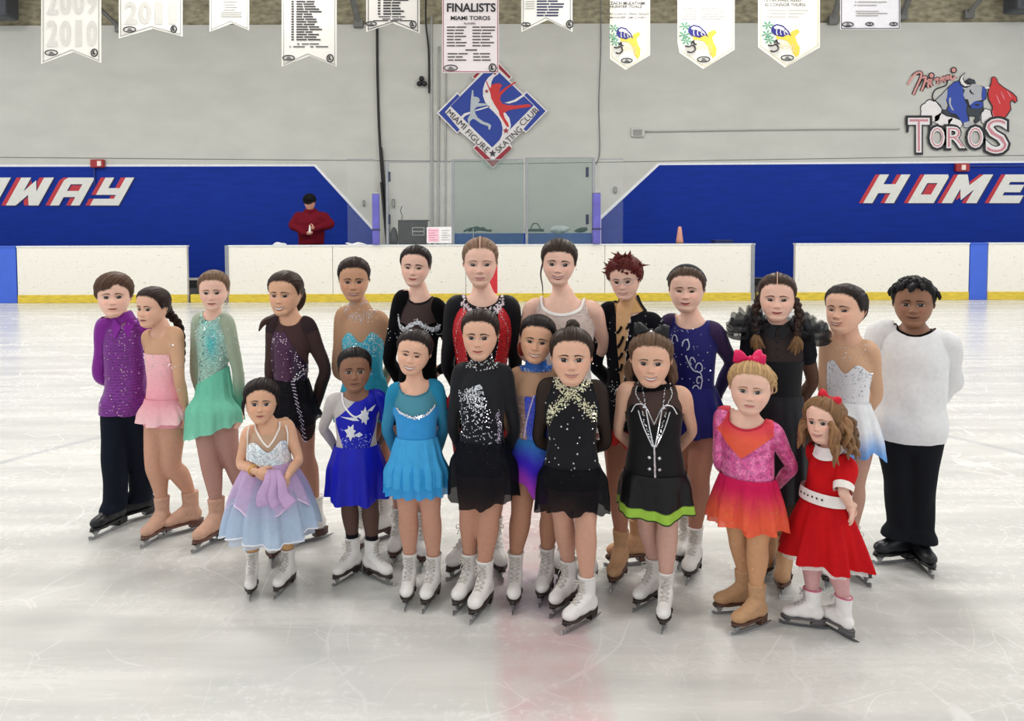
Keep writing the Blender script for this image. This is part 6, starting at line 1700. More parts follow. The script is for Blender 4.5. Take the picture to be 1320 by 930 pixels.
for sd in (-1, 1):
    a = np.linspace(0, 2 * np.pi, 32); x = sd * .155 + .125 * np.cos(a); z = -.005 + .092 * np.sin(a)
    V, f = tube(np.stack([x, p.head.front(np.full(32, sd * .155), np.full(32, 0.0)) - .06 + .10 * np.abs(x) ** 1.5, z], -1), .010, 6, False); p.head_obj('glasses_rim', V, tris(f), lin((214, 196, 190)), fr_m)
    V, f = tube([(sd * .28, -.36, .02), (sd * .36, -.15, .02), (sd * .38, .05, .01)], .009, 6); p.head_obj('glasses_temple', V, tris(f), lin((214, 196, 190)), fr_m)
V, f = tube([(-.04, -.42, .01), (0, -.435, .02), (.04, -.42, .01)], .009, 6); p.head_obj('glasses_bridge', V, tris(f), lin((214, 196, 190)), fr_m)
P.append(p)
# 10 ---- navy
sp = dict(label='smiling girl in a navy dress with silver swirls and a headband', head=(884, 343, 402), hyaw=-4, hpitch=3, sh=(852, 420, 930, 426), yaw=-12, hipx=893,
          feet=[(880, 722, -10), (893, 742, -14)], skin='fair', hair=(70, 54, 44), face=dict(smile=.6, cheek=1.2, wide=1.04), face2=dict(open=.62, lip=(188, 92, 94)), armR=((942, 468, .02), (922, 516, .12)), armL=((854, 470, .05), (872, 510, .16)))
p = Person(sp)
nu = p.garment('sleeve', sleeve(0, 1.97, 0, -.02), lambda c: mixc((44, 34, 82), (22, 20, 78), ts(c.t, .4, 1.4)), 'sheer', .005)
q = p.garment('bodice', leo(.50, -.02, arm=.03), lambda c: mixc((24, 24, 100), (34, 32, 104), ts(c.w, .3, .9)), 'lycra', .006)
for cu_, cw, r0, sg in ((-.42, .86, .12, 1), (-.02, .82, .14, -1), (.12, .68, .10, 1), (.34, .62, .12, -1), (.30, .50, .10, 1), (.24, .40, .13, -1)):
    a = np.linspace(0, 4.6, 12); rr = r0 * (1 - a / 6.5)
    p.trim('silver_swirl', np.stack([cu_ + sg * rr * np.cos(a), cw + rr * .62 * np.sin(a)], 1), .0028, (196, 200, 224), 'satin', 22, .009)
p.trim('silver_swirl', [(-.05, .74), (.05, .66), (.18, .60), (.36, .58), (.38, .48), (.28, .36)], .003, (196, 200, 224), 'satin', 30, .009)
p.gems(q, 70, lambda c: (c.v > 0) * (c.w > .25), .0035, (206, 212, 240), seed=17)
p.skirt_px(496, 556, 44, folds=8, amp=.10, col=lambda t, f: mixc((26, 26, 104), (22, 22, 92), t), mat='lycra', seed=10)
t_ = p.tights((189, 135, 106)); p.gems(t_, 60, None, .002, seed=18); p.skates('white')
p.hair(seed=12, thick=.035); p.bun((0, .46, .1), .14)
a = np.linspace(-1.35, 1.35, 30); V, f = tube(np.stack([.425 * np.sin(a), np.full(30, -.08), .10 + .455 * np.cos(a)], -1), .026, 8, True, .7); p.head_obj('headband', V, tris(f), lin((84, 86, 92)), fab['satin'])
earring(p, -1)
P.append(p)
# 11 ---- black dress, two braids
sp = dict(label='girl with two braids in a black dress with puffed ruffle sleeves', head=(1000, 352, 413), hyaw=0, sh=(962, 428, 1042, 432), yaw=0, hipx=1004,
          feet=[(990, 738, -8), (1010, 757, -6)], skin='fair', hair=(58, 42, 34), face=dict(smile=.4), face2=dict(lip=(184, 96, 96), open=.9), armR=((1047, 490, .03), (1030, 525, .14)))
p = Person(sp)
p.garment('mesh_yoke', leo(.42, .6, sleeves=.2), (40, 38, 42), 'sheer', .003)
q = p.garment('bodice', leo(.2, -.02, top=lambda c: .74 + 0 * c.u), (18, 19, 24), 'lycra', .006)
p.garment('sleeve', sleeve(.15, 1.97, 0, 0.0), (92, 66, 52), 'sheer', .003)
p.collar('collar', -.05, .22, (20, 20, 22), 'lycra', .008)
for sd in (-1, 1): p.decal('collar_point', [(.02 * sd, 1.04), (.3 * sd, 1.10), (.36 * sd, .99), (.1 * sd, .93)], (26, 26, 30), 'lycra', .012)
for k in range(4):
    P_, N_ = p.on([(0, .98 - .06 * k)], .010); V, f = ellipsoid(P_[0], (.006, .004, .006), None, 6, 10); obj('button', V, f, fab['satin'], p.root, lin((30, 30, 34)), base=p.base)
p.garment('waistband', lambda c: np.minimum(np.minimum(c.w - .34, .42 - c.w), -c.m), (26, 26, 32), 'satin', .010)
for i, sd in ((0, -1), (1, 1)):
    sh, el, wr = p.arms[i]; ax = np.array([sd * .55, -.1, 1.0]); ax /= np.linalg.norm(ax)
    for L_, (rr, hh_, up_, n_, tone) in enumerate(((.085, .055, .0, 9, (24, 25, 30)), (.075, .06, .03, 8, (44, 45, 50)), (.055, .055, .055, 7, (30, 31, 36)))):
        a = np.linspace(0, 2 * np.pi, 72, endpoint=False); rings = []
        for t in np.linspace(0, 1, 8):
            R = rr * (.5 + .55 * math.sin(t * 2.0)) * (1 + .22 * np.sin(n_ * a + L_) * t)
            e1 = np.cross(ax, [0, 1, 0]); e1 /= np.linalg.norm(e1); e2 = np.cross(ax, e1)
            rings.append(sh + ax * (up_ + (t - .45) * hh_ + .012 * np.sin((n_ + 2) * a) * t)[:, None] + R[:, None] * (np.cos(a)[:, None] * e1 + np.sin(a)[:, None] * e2) + np.array([sd * .012, 0, 0]))
        V = np.array(rings).reshape(-1, 3); obj('sleeve_ruffle', V, grid_faces(8, 72), fab['tulle'], p.root, np.tile(lin(tone), (len(V), 1)) * (1 + .5 * np.sin(np.tile(a * n_, 8)))[:, None], base=p.base)
    up = limb([sh + [0, 0, .0], sh * .55 + el * .45], [.048, .043], 10); obj('puff_sleeve', *up, fab['matte'], p.root, lin((24, 25, 30)), base=p.base)
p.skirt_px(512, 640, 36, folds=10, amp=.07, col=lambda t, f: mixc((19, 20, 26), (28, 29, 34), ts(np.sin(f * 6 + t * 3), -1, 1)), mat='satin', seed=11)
p.skirt_px(560, 664, 30, folds=7, amp=.05, col=(62, 52, 48), mat='sheer', seed=12, name='underskirt')
p.tights((169, 122, 80)); p.skates('tan')
p.hair(seed=13, thick=.03, part=(0, .025, .2)); p.parting((206, 164, 146))
for sd in (-1, 1):
    V, T, C = braid([p.hl((sd * .33, .12, -.02)), p.hl((sd * .40, .02, -.18)), p.hl((sd * .46, -.10, -.42)), p.hl((sd * .42, -.28, -.66)), p.hl((sd * .40, -.34, -.78))], np.linspace(.020, .014, 60), (52, 36, 30)); obj('hair_braid', V, T, hair_mat, p.root, C, base=p.base)
    for k in range(5): p.hairlock([p.hl((sd * .40, -.34, -.76)), p.hl((sd * .40 + .035 * (k - 2), -.39, -.90)), p.hl((sd * .36 + .07 * (k - 2), -.42 + .02 * abs(k - 2), -1.16 + .05 * abs(k - 2)))], (.009, .013, .003), (104 + 8 * (k % 3), 78 + 6 * (k % 3), 56), name='braid_end', world=True, flat=.7)
P.append(p)
# 12 ---- white to blue
sp = dict(label='girl in a white dress fading to blue with nude sleeves, smiling down left', head=(1088, 366, 430), hyaw=-26, hpitch=6, hroll=-2, sh=(1062, 440, 1128, 450), yaw=-14, hipx=1094,
          feet=[(1070, 748, -10), (1102, 742, 30)], skin='light', hair=(36, 27, 26), face=dict(smile=.7), face2=dict(teeth=.35, open=.7), armR=((1130, 508, .02), (1112, 540, .12)), armL=((1062, 500, .06), (1080, 535, .18)))
p = Person(sp)
nu = p.garment('mesh_yoke', leo(.50, .5, sleeves=1.93), (220, 178, 146), 'sheer', .003)
q = p.garment('bodice', leo(.2, -.02, top=lambda c: .76 + .045 * np.cos(c.u * 7.5 + 3.14) + .06 * np.clip(-c.u, 0, 1)), (226, 226, 230), 'lycra', .006)
p.gems(q, 200, lambda c: (c.v > -.1) * (.15 + sstep(.5, .78, c.w)), .003, (196, 204, 220), seed=19)
p.gems(nu, 70, lambda c: (c.nd > .55) * (c.nd < 1.15) * sstep(.8, 1.0, c.w), .0032, seed=20)
p.skirt_px(516, 580, 44, folds=10, amp=.07, col=lambda t, f: mixc((232, 234, 238), (104, 160, 226), ts(t, .45, 1)), mat='chiffon', seed=13, hem=lambda f: .02 * np.sin(5 * f))
p.tights(TIGHT); p.skates('white')
p.hair(seed=14, thick=.032); p.bun((.08, .46, .1), .15)
P.append(p)
# 13 ---- boy, white shirt
sp = dict(label='boy in a white long sleeved shirt and black trousers at the far right', head=(1175, 359, 421), hyaw=0, hpitch=4, sh=(1127, 432, 1228, 442), yaw=2, hipx=1173,
          feet=[(1155, 726, -50), (1187, 732, 24)], skin='brown', hair=(20, 18, 19), face=dict(smile=.25, wide=1.04, nose=1.15, mouth=1.15), face2=dict(lip=(112, 70, 60)), hipw=.74, waistw=.76, armR=((1229, 492, .06), (1204, 520, .18)), armL=((1126, 486, .06), (1146, 518, .18)), sw=.97, crotch=.44)
p = Person(sp)
p.garment('shirt', leo(.42, -.03, sleeves=1.97), (224, 224, 226), 'matte', lambda c: .015 + .014 * sstep(.4, .05, c.w), .0055, smooth=1)
p.garment('undershirt', lambda c: np.minimum(np.minimum(c.nd - .38, .45 - c.nd), np.minimum(np.minimum(c.w - .9, 1.13 - c.w), 1.8 - c.nr)), (22, 20, 22), 'matte', .006)
p.trousers((22, 24, 30), .13, .06, 1.05, 1.15)
p.skates('black')
p.hair(kind='slick', thick=.05, rough=.0, seed=15)
rg = np.random.default_rng(9)
for k in range(90):
    a = rg.uniform(-3.1, 3.1); el = rg.uniform(.35, 1.5) if abs(a) > 1 else rg.uniform(.62, 1.5); d = np.array([math.sin(a) * math.cos(el), -math.cos(a) * math.cos(el), math.sin(el)])
    b0 = d * np.array([.40, .43, .53]); f0 = d * np.array([1, 1, .2]) * .09
    p.hairlock([b0, b0 + f0 * .7 + [0, 0, .03], b0 + f0 * 1.2 + [0, 0, -.04], b0 + f0 * 1.2 + [0, 0, -.10]], (.045, .045, .04, .018), (26, 24, 26), name='hair_twist', n=8, ridges=3, twist=3, amp=.2)
P.append(p)
# 14 ---- toddler, white and lavender
sp = dict(label='tiny girl in a white and lavender tulle dress with hands clasped in front', head=(338, 488, 543), hyaw=-3, hpitch=4, hroll=2, sh=(313, 558, 378, 552), yaw=-2, hipx=346, chub=1.18, boot=.19,
          feet=[(325, 763, -5), (368, 760, -30)], skin='med', hair=(32, 24, 24), face=dict(smile=.1, wide=1.02, cheek=1.5, nose=.85, mouth=.85), face2=dict(eye=1.15, lip=(190, 112, 106)), waistw=.82, hipw=.84, crotch=.40, deep=1.15, hand=.115,
          armL=((310, 598, .0), (331, 609, -.125)), armR=((385, 592, .0), (369, 617, -.125)), handL=(HAND_CURLED, (.85, -.15, -.35), (.1, 1, -.2)), handR=(HAND_CURLED, (-.35, -.2, -.8), (-.4, .9, 0)))
p = Person(sp)
q = p.garment('bodice', leo(.2, .2, top=lambda c: .80 + .06 * np.cos(c.u * 6.5 + 3.14) - .06 * (c.v < 0)), lambda c: mixc((226, 228, 232), (206, 218, 226), sstep(-.5, .8, vnoise(c.P, 3, 6, 60))), 'sequin', .010)
p.garment('mesh_yoke', leo(.62, .6, arm=-.08, fn=lambda c: .78 - np.abs(c.u)), (206, 172, 146), 'sheer', .004)
for sd in (-1, 1):
    p.trim('neck_binding', [(0, .80), (.2 * sd, .88), (.42 * sd, 1.02), (.46 * sd, 1.08)], .0045, (240, 232, 224)); p.trim('arm_binding', [(.70 * sd, 1.04), (.76 * sd, .92), (.74 * sd, .78)], .004, (240, 232, 224))
p.skirt_px(598, 690, 54, folds=10, amp=.05, col=lambda t, f: mixc((190, 196, 222), (196, 210, 228), t), mat='tulle', seed=14, name='tulle_skirt')
sk = p.skirt_px(596, 682, 62, folds=13, amp=.06, col=lambda t, f: mixc((188, 178, 214), (184, 206, 232), ts(t, .2, .8)), mat='tulle', seed=15, name='tulle_skirt', hem=lambda f: .02 * np.sin(3 * f + 1)); p.hem_trim(sk, .0035, (232, 232, 238))
sk = p.skirt_px(594, 646, 53, folds=8, amp=.07, col=lambda t, f: mixc((204, 168, 214), (206, 184, 222), t), mat='tulle', seed=16, name='tulle_overskirt', hem=lambda f: .035 * np.cos(4 * f + .6)); p.hem_trim(sk, .0035, (228, 206, 232))
for dx in (-1, 0, 1):
    P_ = [at(352 + 6 * dx, 606, p.D - .11), at(354 + 9 * dx, 622, p.D - .16), at(352 + 14 * dx, 640, p.D - .17), at(358 + 18 * dx, 652, p.D - .17)]; V, f = tube(catmull(P_, 14), np.linspace(.012, .03, 14), 10, True, .35); obj('sash_tail', V, f, fab['tulle'], p.root, lin((206, 172, 216)), base=p.base)
P_, N_ = p.on([(.12, .22)], .05); V, f = ellipsoid(P_[0], (.024, .012, .012), None, 8, 12); obj('brooch', V, f, gem_mat, p.root, lin((150, 170, 180)), base=p.base)
sh, el, wr = p.arms[0]
for k in range(2):
    d = (wr - el) / np.linalg.norm(wr - el); c0 = wr - d * (.02 + .012 * k); e1 = np.cross(d, [0, 0, 1]); e1 /= np.linalg.norm(e1); e2 = np.cross(d, e1); a = np.linspace(0, 2 * np.pi, 24)
    V, f = tube(c0 + .022 * (np.cos(a)[:, None] * e1 + np.sin(a)[:, None] * e2), .0022, 6, False); obj('bracelet', V, f, vc_mat('gold', .25, .9), p.root, lin((206, 160, 80)), base=p.base)
p.tights((210, 162, 106)); p.skates('white')
p.hair(kind='slick', thick=.05, seed=16, rough=.009, fringe=lambda PH, a: -.05 * gauss(np.abs(PH) - .75, .4), pole=(.1, .3, .4)); p.bun((0, .44, .18), .15)
p.hairlock([(-.34, -.12, .12), (-.40, -.16, -.08), (-.37, -.18, -.3)], (.05, .035, .01), name='hair_lock'); p.hairlock([(.36, .0, .1), (.41, .02, -.1), (.38, .02, -.28)], (.04, .03, .01), name='hair_lock')
P.append(p)
# 15 ---- royal blue with white flowers
sp = dict(label='girl in a royal blue dress with white flowers and one white sleeve', head=(458, 447, 503), hyaw=0, hpitch=5, sh=(421, 517, 497, 515), yaw=0, hipx=459, sw=.97,
          feet=[(449, 746, -42), (486, 748, 42)], skin='brown', hair=(24, 20, 21), face=dict(smile=.0, wide=1.03, cheek=1.2, nose=1.05, mouth=.95), face2=dict(lip=(124, 76, 68), eye=1.08), armL=((417, 552, .05), (434, 580, .16)), armR=((500, 550, .05), (484, 580, .16)))
p = Person(sp)
BLU = (18, 26, 176)
p.garment('white_mesh', leo(.46, .3, sleeves=(1.95, 0)), (196, 190, 188), 'lycra', .003)
q = p.garment('bodice', leo(.46, -.02, arm=.1, fn=lambda c: np.minimum(np.maximum(.10 + .35 * (c.u + .1) - (c.w - .86), np.where(c.u > .05, .3, -.3)), .66 - .24 * sstep(.75, .3, c.w) - np.abs(c.u) + .25 * sstep(.75, .95, c.w))), BLU, 'satin', .006)
p.garment('sleeve', sleeve(0, .85, 1, -.1), (20, 28, 170), 'satin', .006)
p.gems(q, 110, lambda c: (c.v > 0) * gauss(c.w - .42, .12) * (np.abs(c.u) < .5), .0026, (180, 196, 250), seed=21)
p.trim('neck_binding', [(-.46, 1.06), (-.36, .92), (-.05, .80), (.25, .84)], .0045, (236, 236, 238))
for fu, fw, R, rot in ((-.18, .60, .20, .2), (.26, .80, .19, .5)):
    for k in range(7):
        a = rot + k * 2 * math.pi / 7; l = R * (1 if k % 2 else .85)
        tip = np.array([fu + l * math.cos(a), fw + l * .62 * math.sin(a)]); n = np.array([-math.sin(a), math.cos(a) * .62]) * .055
        m = np.array([fu, fw]) * .5 + tip * .5
        p.decal('flower_petal', [(fu, fw), m + n, tip, m - n], (226, 226, 232), 'satin', .011, sub=2)
p.decal('flower_ribbon', [(-.5, .80), (.0, .79), (.1, .75), (-.1, .755)], (220, 222, 232), 'satin', .010); p.decal('flower_ribbon', [(.34, .86), (.5, .90), (.62, .92), (.5, .85)], (220, 222, 232), 'satin', .010); p.decal('flower_ribbon', [(-.1, .56), (.1, .60), (.2, .56), (.08, .53)], (220, 222, 232), 'satin', .010)
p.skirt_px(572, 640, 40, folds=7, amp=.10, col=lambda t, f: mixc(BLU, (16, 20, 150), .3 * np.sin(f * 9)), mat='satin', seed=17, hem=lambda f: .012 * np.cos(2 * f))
p.tights((96, 71, 59)); p.skates('white')
p.garment('sock', lambda c: np.minimum(p.L / .22 * .238 - c.z, c.z - p.L / .22 * .19), (22, 22, 30), 'matte', .004)
p.hair(seed=17, thick=.028); p.bun((0, .44, .2), .13)
V, f = ellipsoid((0, -.02, .52), (.05, .04, .03), None, 6, 10); p.head_obj('hair_clip', V, tris(f), lin((220, 222, 230)), gem_mat)
earring(p, 1)
P.append(p)
# 16 ---- sky blue
sp = dict(label='smiling girl in a sky blue dress with a frilled skirt', head=(534, 424, 481), hyaw=-10, hroll=9, sh=(500, 506, 571, 502), yaw=-4, hipx=538,
          feet=[(527, 773, -8), (556, 776, -20)], skin='light', hair=(38, 30, 30), face=dict(smile=.7, wide=1.06, cheek=1.5, nose=.85), face2=dict(open=.55, teeth=.9, lip=(196, 110, 104)), armL=((499, 552, .04), (512, 590, .16)), armR=((572, 548, .05), (562, 590, .16)))
p = Person(sp)
p.garment('mesh_yoke', leo(.60, .6, sleeves=.3), (74, 150, 172), 'sheer', .003)
p.garment('sleeve', sleeve(0, 1.95, 0, -.03), (44, 142, 184), 'sheer', .004)
q = p.garment('bodice', leo(.2, -.02, arm=.05, top=lambda c: .76 - .05 * np.cos(c.u * 4)), (52, 148, 214), 'lycra', .006)
p.garment('neck_binding', binding(.575, .625), (40, 116, 140), 'lycra', .005)
p.stone_line([(-.62, .80), (-.4, .745), (0, .71), (.4, .745), (.66, .82)], 70, .0034, jitter=.008, rows=2)
for k, (yt, yh, hw) in enumerate(((566, 634, 37), (562, 622, 38))): p.skirt_px(yt, yh, hw, folds=15, amp=.08, col=(50, 150, 214) if k == 0 else (70, 166, 224), mat='chiffon', seed=18 + k, name='frill_skirt')
p.tights((207, 155, 124)); p.skates('white')
p.hair(seed=18, thick=.032); p.bun((.1, .42, .22), .15)
V, f = ellipsoid((-.12, -.12, .50), (.045, .03, .02), None, 6, 10); p.head_obj('hair_clip', V, tris(f), lin((220, 222, 230)), gem_mat)
P.append(p)
# 17 ---- black with crystal cascade
sp = dict(label='girl in a black dress with a crystal collar and sparkling bodice', head=(619, 398, 462), hyaw=-9, sh=(584, 482, 660, 482), yaw=-8, hipx=622,
          feet=[(601, 778, -26), (621, 789, -24)], skin='light', hair=(40, 30, 28), face=dict(smile=.4, cheek=1.2), face2=dict(eye=1.05, lip=(196, 110, 106), browt=.014), armR=((663, 552, .03), (650, 600, .12)), armL=((584, 550, .05), (600, 595, .16)))
p = Person(sp)
p.garment('mesh_yoke', leo(.0, .05, sleeves=1.97), (26, 27, 32), 'lycra', .003)
q = p.garment('bodice', leo(.2, -.02, arm=.03, top=lambda c: .90 - .9 * np.clip(c.u - .02, 0, 1) - .10 * np.clip(-c.u, 0, 1)), (15, 17, 26), 'lycra', .006)
co = p.collar('collar', .02, .62, (24, 24, 28), 'lycra', .005)
p.gems(co, 170, None, .0032, seed=22)
p.gems(q, 420, lambda c: (c.v > -.05) * np.exp(-(np.clip(.86 - c.w, 0, 2)) * 6) * gauss(c.u + .1, .5), .0032, seed=23); p.gems(q, 120, lambda c: (c.v > -.05), .0032, seed=24)
p.stone_line([(.52, .62), (.56, .4), (.52, .2)], 60, .0028, (200, 190, 214), jitter=.03, rows=2)
p.skirt_px(566, 641, 43, folds=9, amp=.09, col=(15, 16, 22), mat='chiffon', seed=20, hem=lambda f: .02 * np.sin(2 * f + 2.2))
p.tights((201, 149, 117)); p.skates('white')
p.hair(seed=19, thick=.03); p.bun((.08, .45, .1), .15)
P.append(p)
# 18 ---- blue violet gradient
sp = dict(label='girl in a blue and violet dress with nude mesh and a blue choker', head=(692, 405, 466), hyaw=-4, hroll=7, sh=(656, 487, 726, 486), yaw=-4, hipx=690,
          feet=[(664, 776, -4), (703, 768, -14)], skin='med', hair=(32, 25, 25), face=dict(smile=.6, cheek=1.1), face2=dict(teeth=.65, open=.9), kneeL=(672, 660), kneeR=(710, 662))
p = Person(sp)
p.garment('mesh_yoke', leo(.0, .3, sleeves=1.9), (210, 168, 136), 'sheer', .003)
q = p.garment('bodice', leo(.2, -.02, top=lambda c: .80 + .14 * np.clip(c.u + .1, 0, 1), arm=0, fn=lambda c: c.u + .30 + .2 * (c.w - .5)), lambda c: mixc((44, 66, 190), (52, 120, 190), gauss(c.w - .28, .09)), 'sequin', .007)
q2 = p.garment('side_panel', leo(.2, -.02, top=lambda c: .80 + 0 * c.u), (172, 140, 132), 'sequin', .005)
p.trim('panel_piping', [(-.02, .82), (-.18, .66), (-.30, .5), (-.36, .36)], .0038, (214, 196, 232))
ch = p.collar('choker', .08, .52, (44, 96, 176), 'satin', .008); p.gems(ch, 60, lambda c: gauss(c.nf - .1, .08), .0026, (210, 226, 250), seed=25)
p.gems(q, 170, lambda c: (c.v > 0) * (.3 + gauss(c.w - .36, .12) * 2), .003, (190, 190, 226), seed=26); p.gems(q2, 160, lambda c: (c.v > -.1) * (c.u < -.1), .003, (226, 206, 206), seed=27)
p.skirt_px(562, 612, 33, folds=6, amp=.06, col=lambda t, f: np.where((t < .5)[:, None], mixc((56, 120, 190), (60, 34, 190), ts(t, 0, .5)), mixc((60, 34, 190), (164, 60, 190), ts(t, .5, .95))), mat='chiffon', seed=21, hem=lambda f: .085 * gauss(f - .25, .5))
p.tights((185, 135, 103)); p.skates('white')
p.hair(seed=20, thick=.032); p.bun((0, .45, .02), .14)
V, f = ellipsoid((-.30, .30, -.30), (.12, .13, .17), None, 8, 12); p.head_obj('hair_scrunchie', V, tris(f), lin((120, 44, 34)), fab['velvet'])
P.append(p)
# 19 ---- black with gold-silver crystal neckline
sp = dict(label='girl in front in a black dress with a crystal encrusted neckline and shoulder', head=(736, 422, 494), hyaw=0, hpitch=3, sh=(694, 502, 781, 503), yaw=0, hipx=737,
          feet=[(727, 784, -30), (749, 807, -42)], skin='light', hair=(50, 38, 32), face=dict(smile=.4, cheek=1.0), face2=dict(eye=1.08, teeth=.2, lip=(190, 112, 104)))
p = Person(sp)
p.garment('sleeve', sleeve(0, 1.97, 0, -.02), lambda c: mixc((34, 32, 32), (18, 18, 20), ts(c.t, .1, .8)), 'sheer', .004)
q = p.garment('bodice', leo(.38, -.02, arm=.03), (13, 14, 20), 'lycra', .006)
co = p.collar('collar', -.05, .40, (70, 68, 64), 'lycra', .006); p.gems(co, 160, None, .0034, (236, 232, 220), seed=28)
p.gems(q, 520, lambda c: (c.v > 0) * np.maximum(gauss(c.w - (1.0 - .42 * np.abs(c.u)) , .055) * (np.abs(c.u) < .68), gauss(c.nd - .46, .07)), .0036, (232, 230, 204), seed=29)
p.gems(q, 50, lambda c: (c.v > 0), .0038, seed=30)
p.skirt_px(598, 653, 41, folds=9, amp=.09, col=(14, 14, 20), mat='chiffon', seed=22, hem=lambda f: .03 * gauss(f, .25) - .02 * np.cos(2 * f))
p.tights((214, 164, 133)); p.skates('white')
p.hair(seed=21, thick=.035, pole=(0, .25, .45)); p.bun((0.02, .22, .52), .13, sq=1.0)
for sd in (1,): earring(p, sd)
P.append(p)
# 20 ---- black with lime hem
sp = dict(label='girl with a black hair bow in a black dress with a lime green hem', head=(838, 428, 496), hyaw=0, sh=(795, 506, 891, 508), yaw=0, hipx=845, sw=.96,
          feet=[(836, 779, -34), (857, 801, -6)], skin='light', hair=(92, 70, 54), face=dict(smile=.75, wide=1.04, cheek=1.2), face2=dict(teeth=.7, lip=(198, 110, 106)), armL=((797, 556, .06), (822, 585, .18)), armR=((892, 556, .06), (868, 588, .18)))
p = Person(sp)
p.garment('mesh_yoke', leo(.2, .6, arm=-.12, fn=lambda c: .74 - np.abs(c.u)), (62, 50, 50), 'sheer', .003)
q = p.garment('bodice', leo(.2, -.02, arm=0, top=lambda c: .78 - .10 * np.cos(c.u * 6.5) * (np.abs(c.u) < .72)), (13, 13, 16), 'lycra', .006)
p.collar('collar', -.02, .22, (14, 13, 15), 'velvet', .008)
for sd in (-1, 1):
    p.stone_line([(.58 * sd, .80), (.45 * sd, .88), (.22 * sd, .87), (0, .70)], 40, .0032)
    p.stone_line([(.42 * sd, 1.08), (.46 * sd, .98), (.24 * sd, .86), (.28 * sd, 1.04)], 44, .0032, jitter=.006)
    p.stone_line([(.40 * sd, .82), (.26 * sd, .65), (.05 * sd, .46)], 36, .0034); p.stone_line([(.20 * sd, .84), (.12 * sd, .66), (.02 * sd, .46)], 36, .0034); p.stone_line([(.3 * sd, .82), (.2 * sd, .66), (.05 * sd, .5)], 20, .003, jitter=.012)
    for k in range(3): P_, N_ = p.on([(.13 * sd, .34 - .115 * k)], .009); p.stones(P_, N_, .0075, name='button')
p.stone_line([(0, .46), (.01, .2), (.02, .06)], 60, .004, jitter=.004, rows=2)
GRN = (150, 190, 66)
sk = p.skirt_px(606, 658, 46, folds=6, amp=.10, col=lambda t, f: np.where((t > .78)[:, None], lin(GRN), lin((14, 15, 18))), mat='satin', seed=23, rows=30, hem=lambda f: .012 - .03 * np.abs(np.sin(f)) ** 2)
p.hem_trim(sk, .003, (40, 60, 24))
p.tights((214, 169, 144)); p.skates('white')
p.hair(seed=22, thick=.04, pole=(0, .35, .3), rough=.007)
for sd in (-1, 1): p.hairlock([(sd * .2, .38, .05), (sd * .36, .30, -.15), (sd * .42, .2, -.36), (sd * .38, .14, -.52)], (.12, .11, .09, .03), name='curl', ridges=4, twist=2, amp=.2)
bow(p, (0, .02, .53), .33, (26, 26, 28), 4); V, f = ellipsoid((0, -.05, .54), (.035, .03, .035), None, 6, 8); p.head_obj('bow_crystal', V, tris(f), lin((228, 230, 236)), gem_mat)
P.append(p)
# 21 ---- pink and coral, pink bow
sp = dict(label='small girl in a pink glitter dress with a coral skirt and a pink bow', head=(966, 465, 531), hyaw=-2, hpitch=2, hroll=2, sh=(924, 542, 1004, 552), yaw=-14, hipx=966, chub=1.06,
          feet=[(948, 790, -62), (967, 812, -44)], skin='fair', hair=(176, 142, 100), face=dict(smile=.0, wide=1.08, cheek=1.5, nose=.9, mouth=.95), face2=dict(eye=1.08, iris=(96, 84, 72), teeth=.12, brow=(150, 118, 84), lip=(204, 120, 116)), waistw=.76, armR=((1020, 602, .02), (1000, 628, .12)), armL=((927, 595, .06), (945, 620, .16)), crotch=.42)
p = Person(sp)
PK = (206, 84, 148)
q = p.garment('bodice', leo(.55, -.02, sleeves=1.97), lambda c: mixc(PK, (226, 118, 172), sstep(-.6, .8, vnoise(c.P, 4, 6, 90))), 'sequin', .005)
p.garment('coral_yoke', lambda c: np.minimum(np.minimum(c.nd - .55, c.v + .05), np.minimum(c.w - .62 - .33 * np.abs(c.u + .05), .30 - c.m)), lambda c: mixc((232, 92, 66), (214, 60, 76), ts(c.w, .8, 1.0)), 'satin', .008)
p.garment('neck_binding', binding(.53, .59), (190, 36, 60), 'lycra', .009)
for k, (yt, yh, hw) in enumerate(((616, 675, 45), (612, 668, 46))):
    sk = p.skirt_px(yt, yh, hw, folds=8, amp=.11, col=lambda t, f: mixc((204, 30, 84), (236, 98, 70), ts(t, .15, .9)), mat='chiffon', seed=24 + k, hem=lambda f: .008 * np.sin(4 * f))
    if k: rg = np.random.default_rng(3); m = (sk.tt > .55) & (rg.random(len(sk.tt)) < .16); p.stones(sk.V[m] + sk.N[m] * .001 + [0, -.002, 0], sk.N[m], .0024, (250, 214, 140))
t_ = p.tights((214, 160, 112)); p.gems(t_, 180, lambda c: sstep(-.9, -.3, c.w), .002, (250, 240, 220), seed=31); p.skates('tan')
p.hair(seed=23, thick=.045, pole=(0, .15, .5), rough=.008); p.bun((0.1, .28, .44), .15)
for k in range(3): p.hairlock([(.28 + .02 * k, .22, .30 - .1 * k), (.40 + .02 * k, .24, .30 - .12 * k), (.47, .26, .18 - .12 * k), (.41, .26, .12 - .12 * k)], (.03, .022, .016, .006), (196, 164, 120), name='hair_wisp', n=12)
bow(p, (-.05, -.02, .56), .30, (206, 22, 84), 5); bow(p, (-.03, .03, .58), .24, (226, 40, 100), -20)
P.append(p)
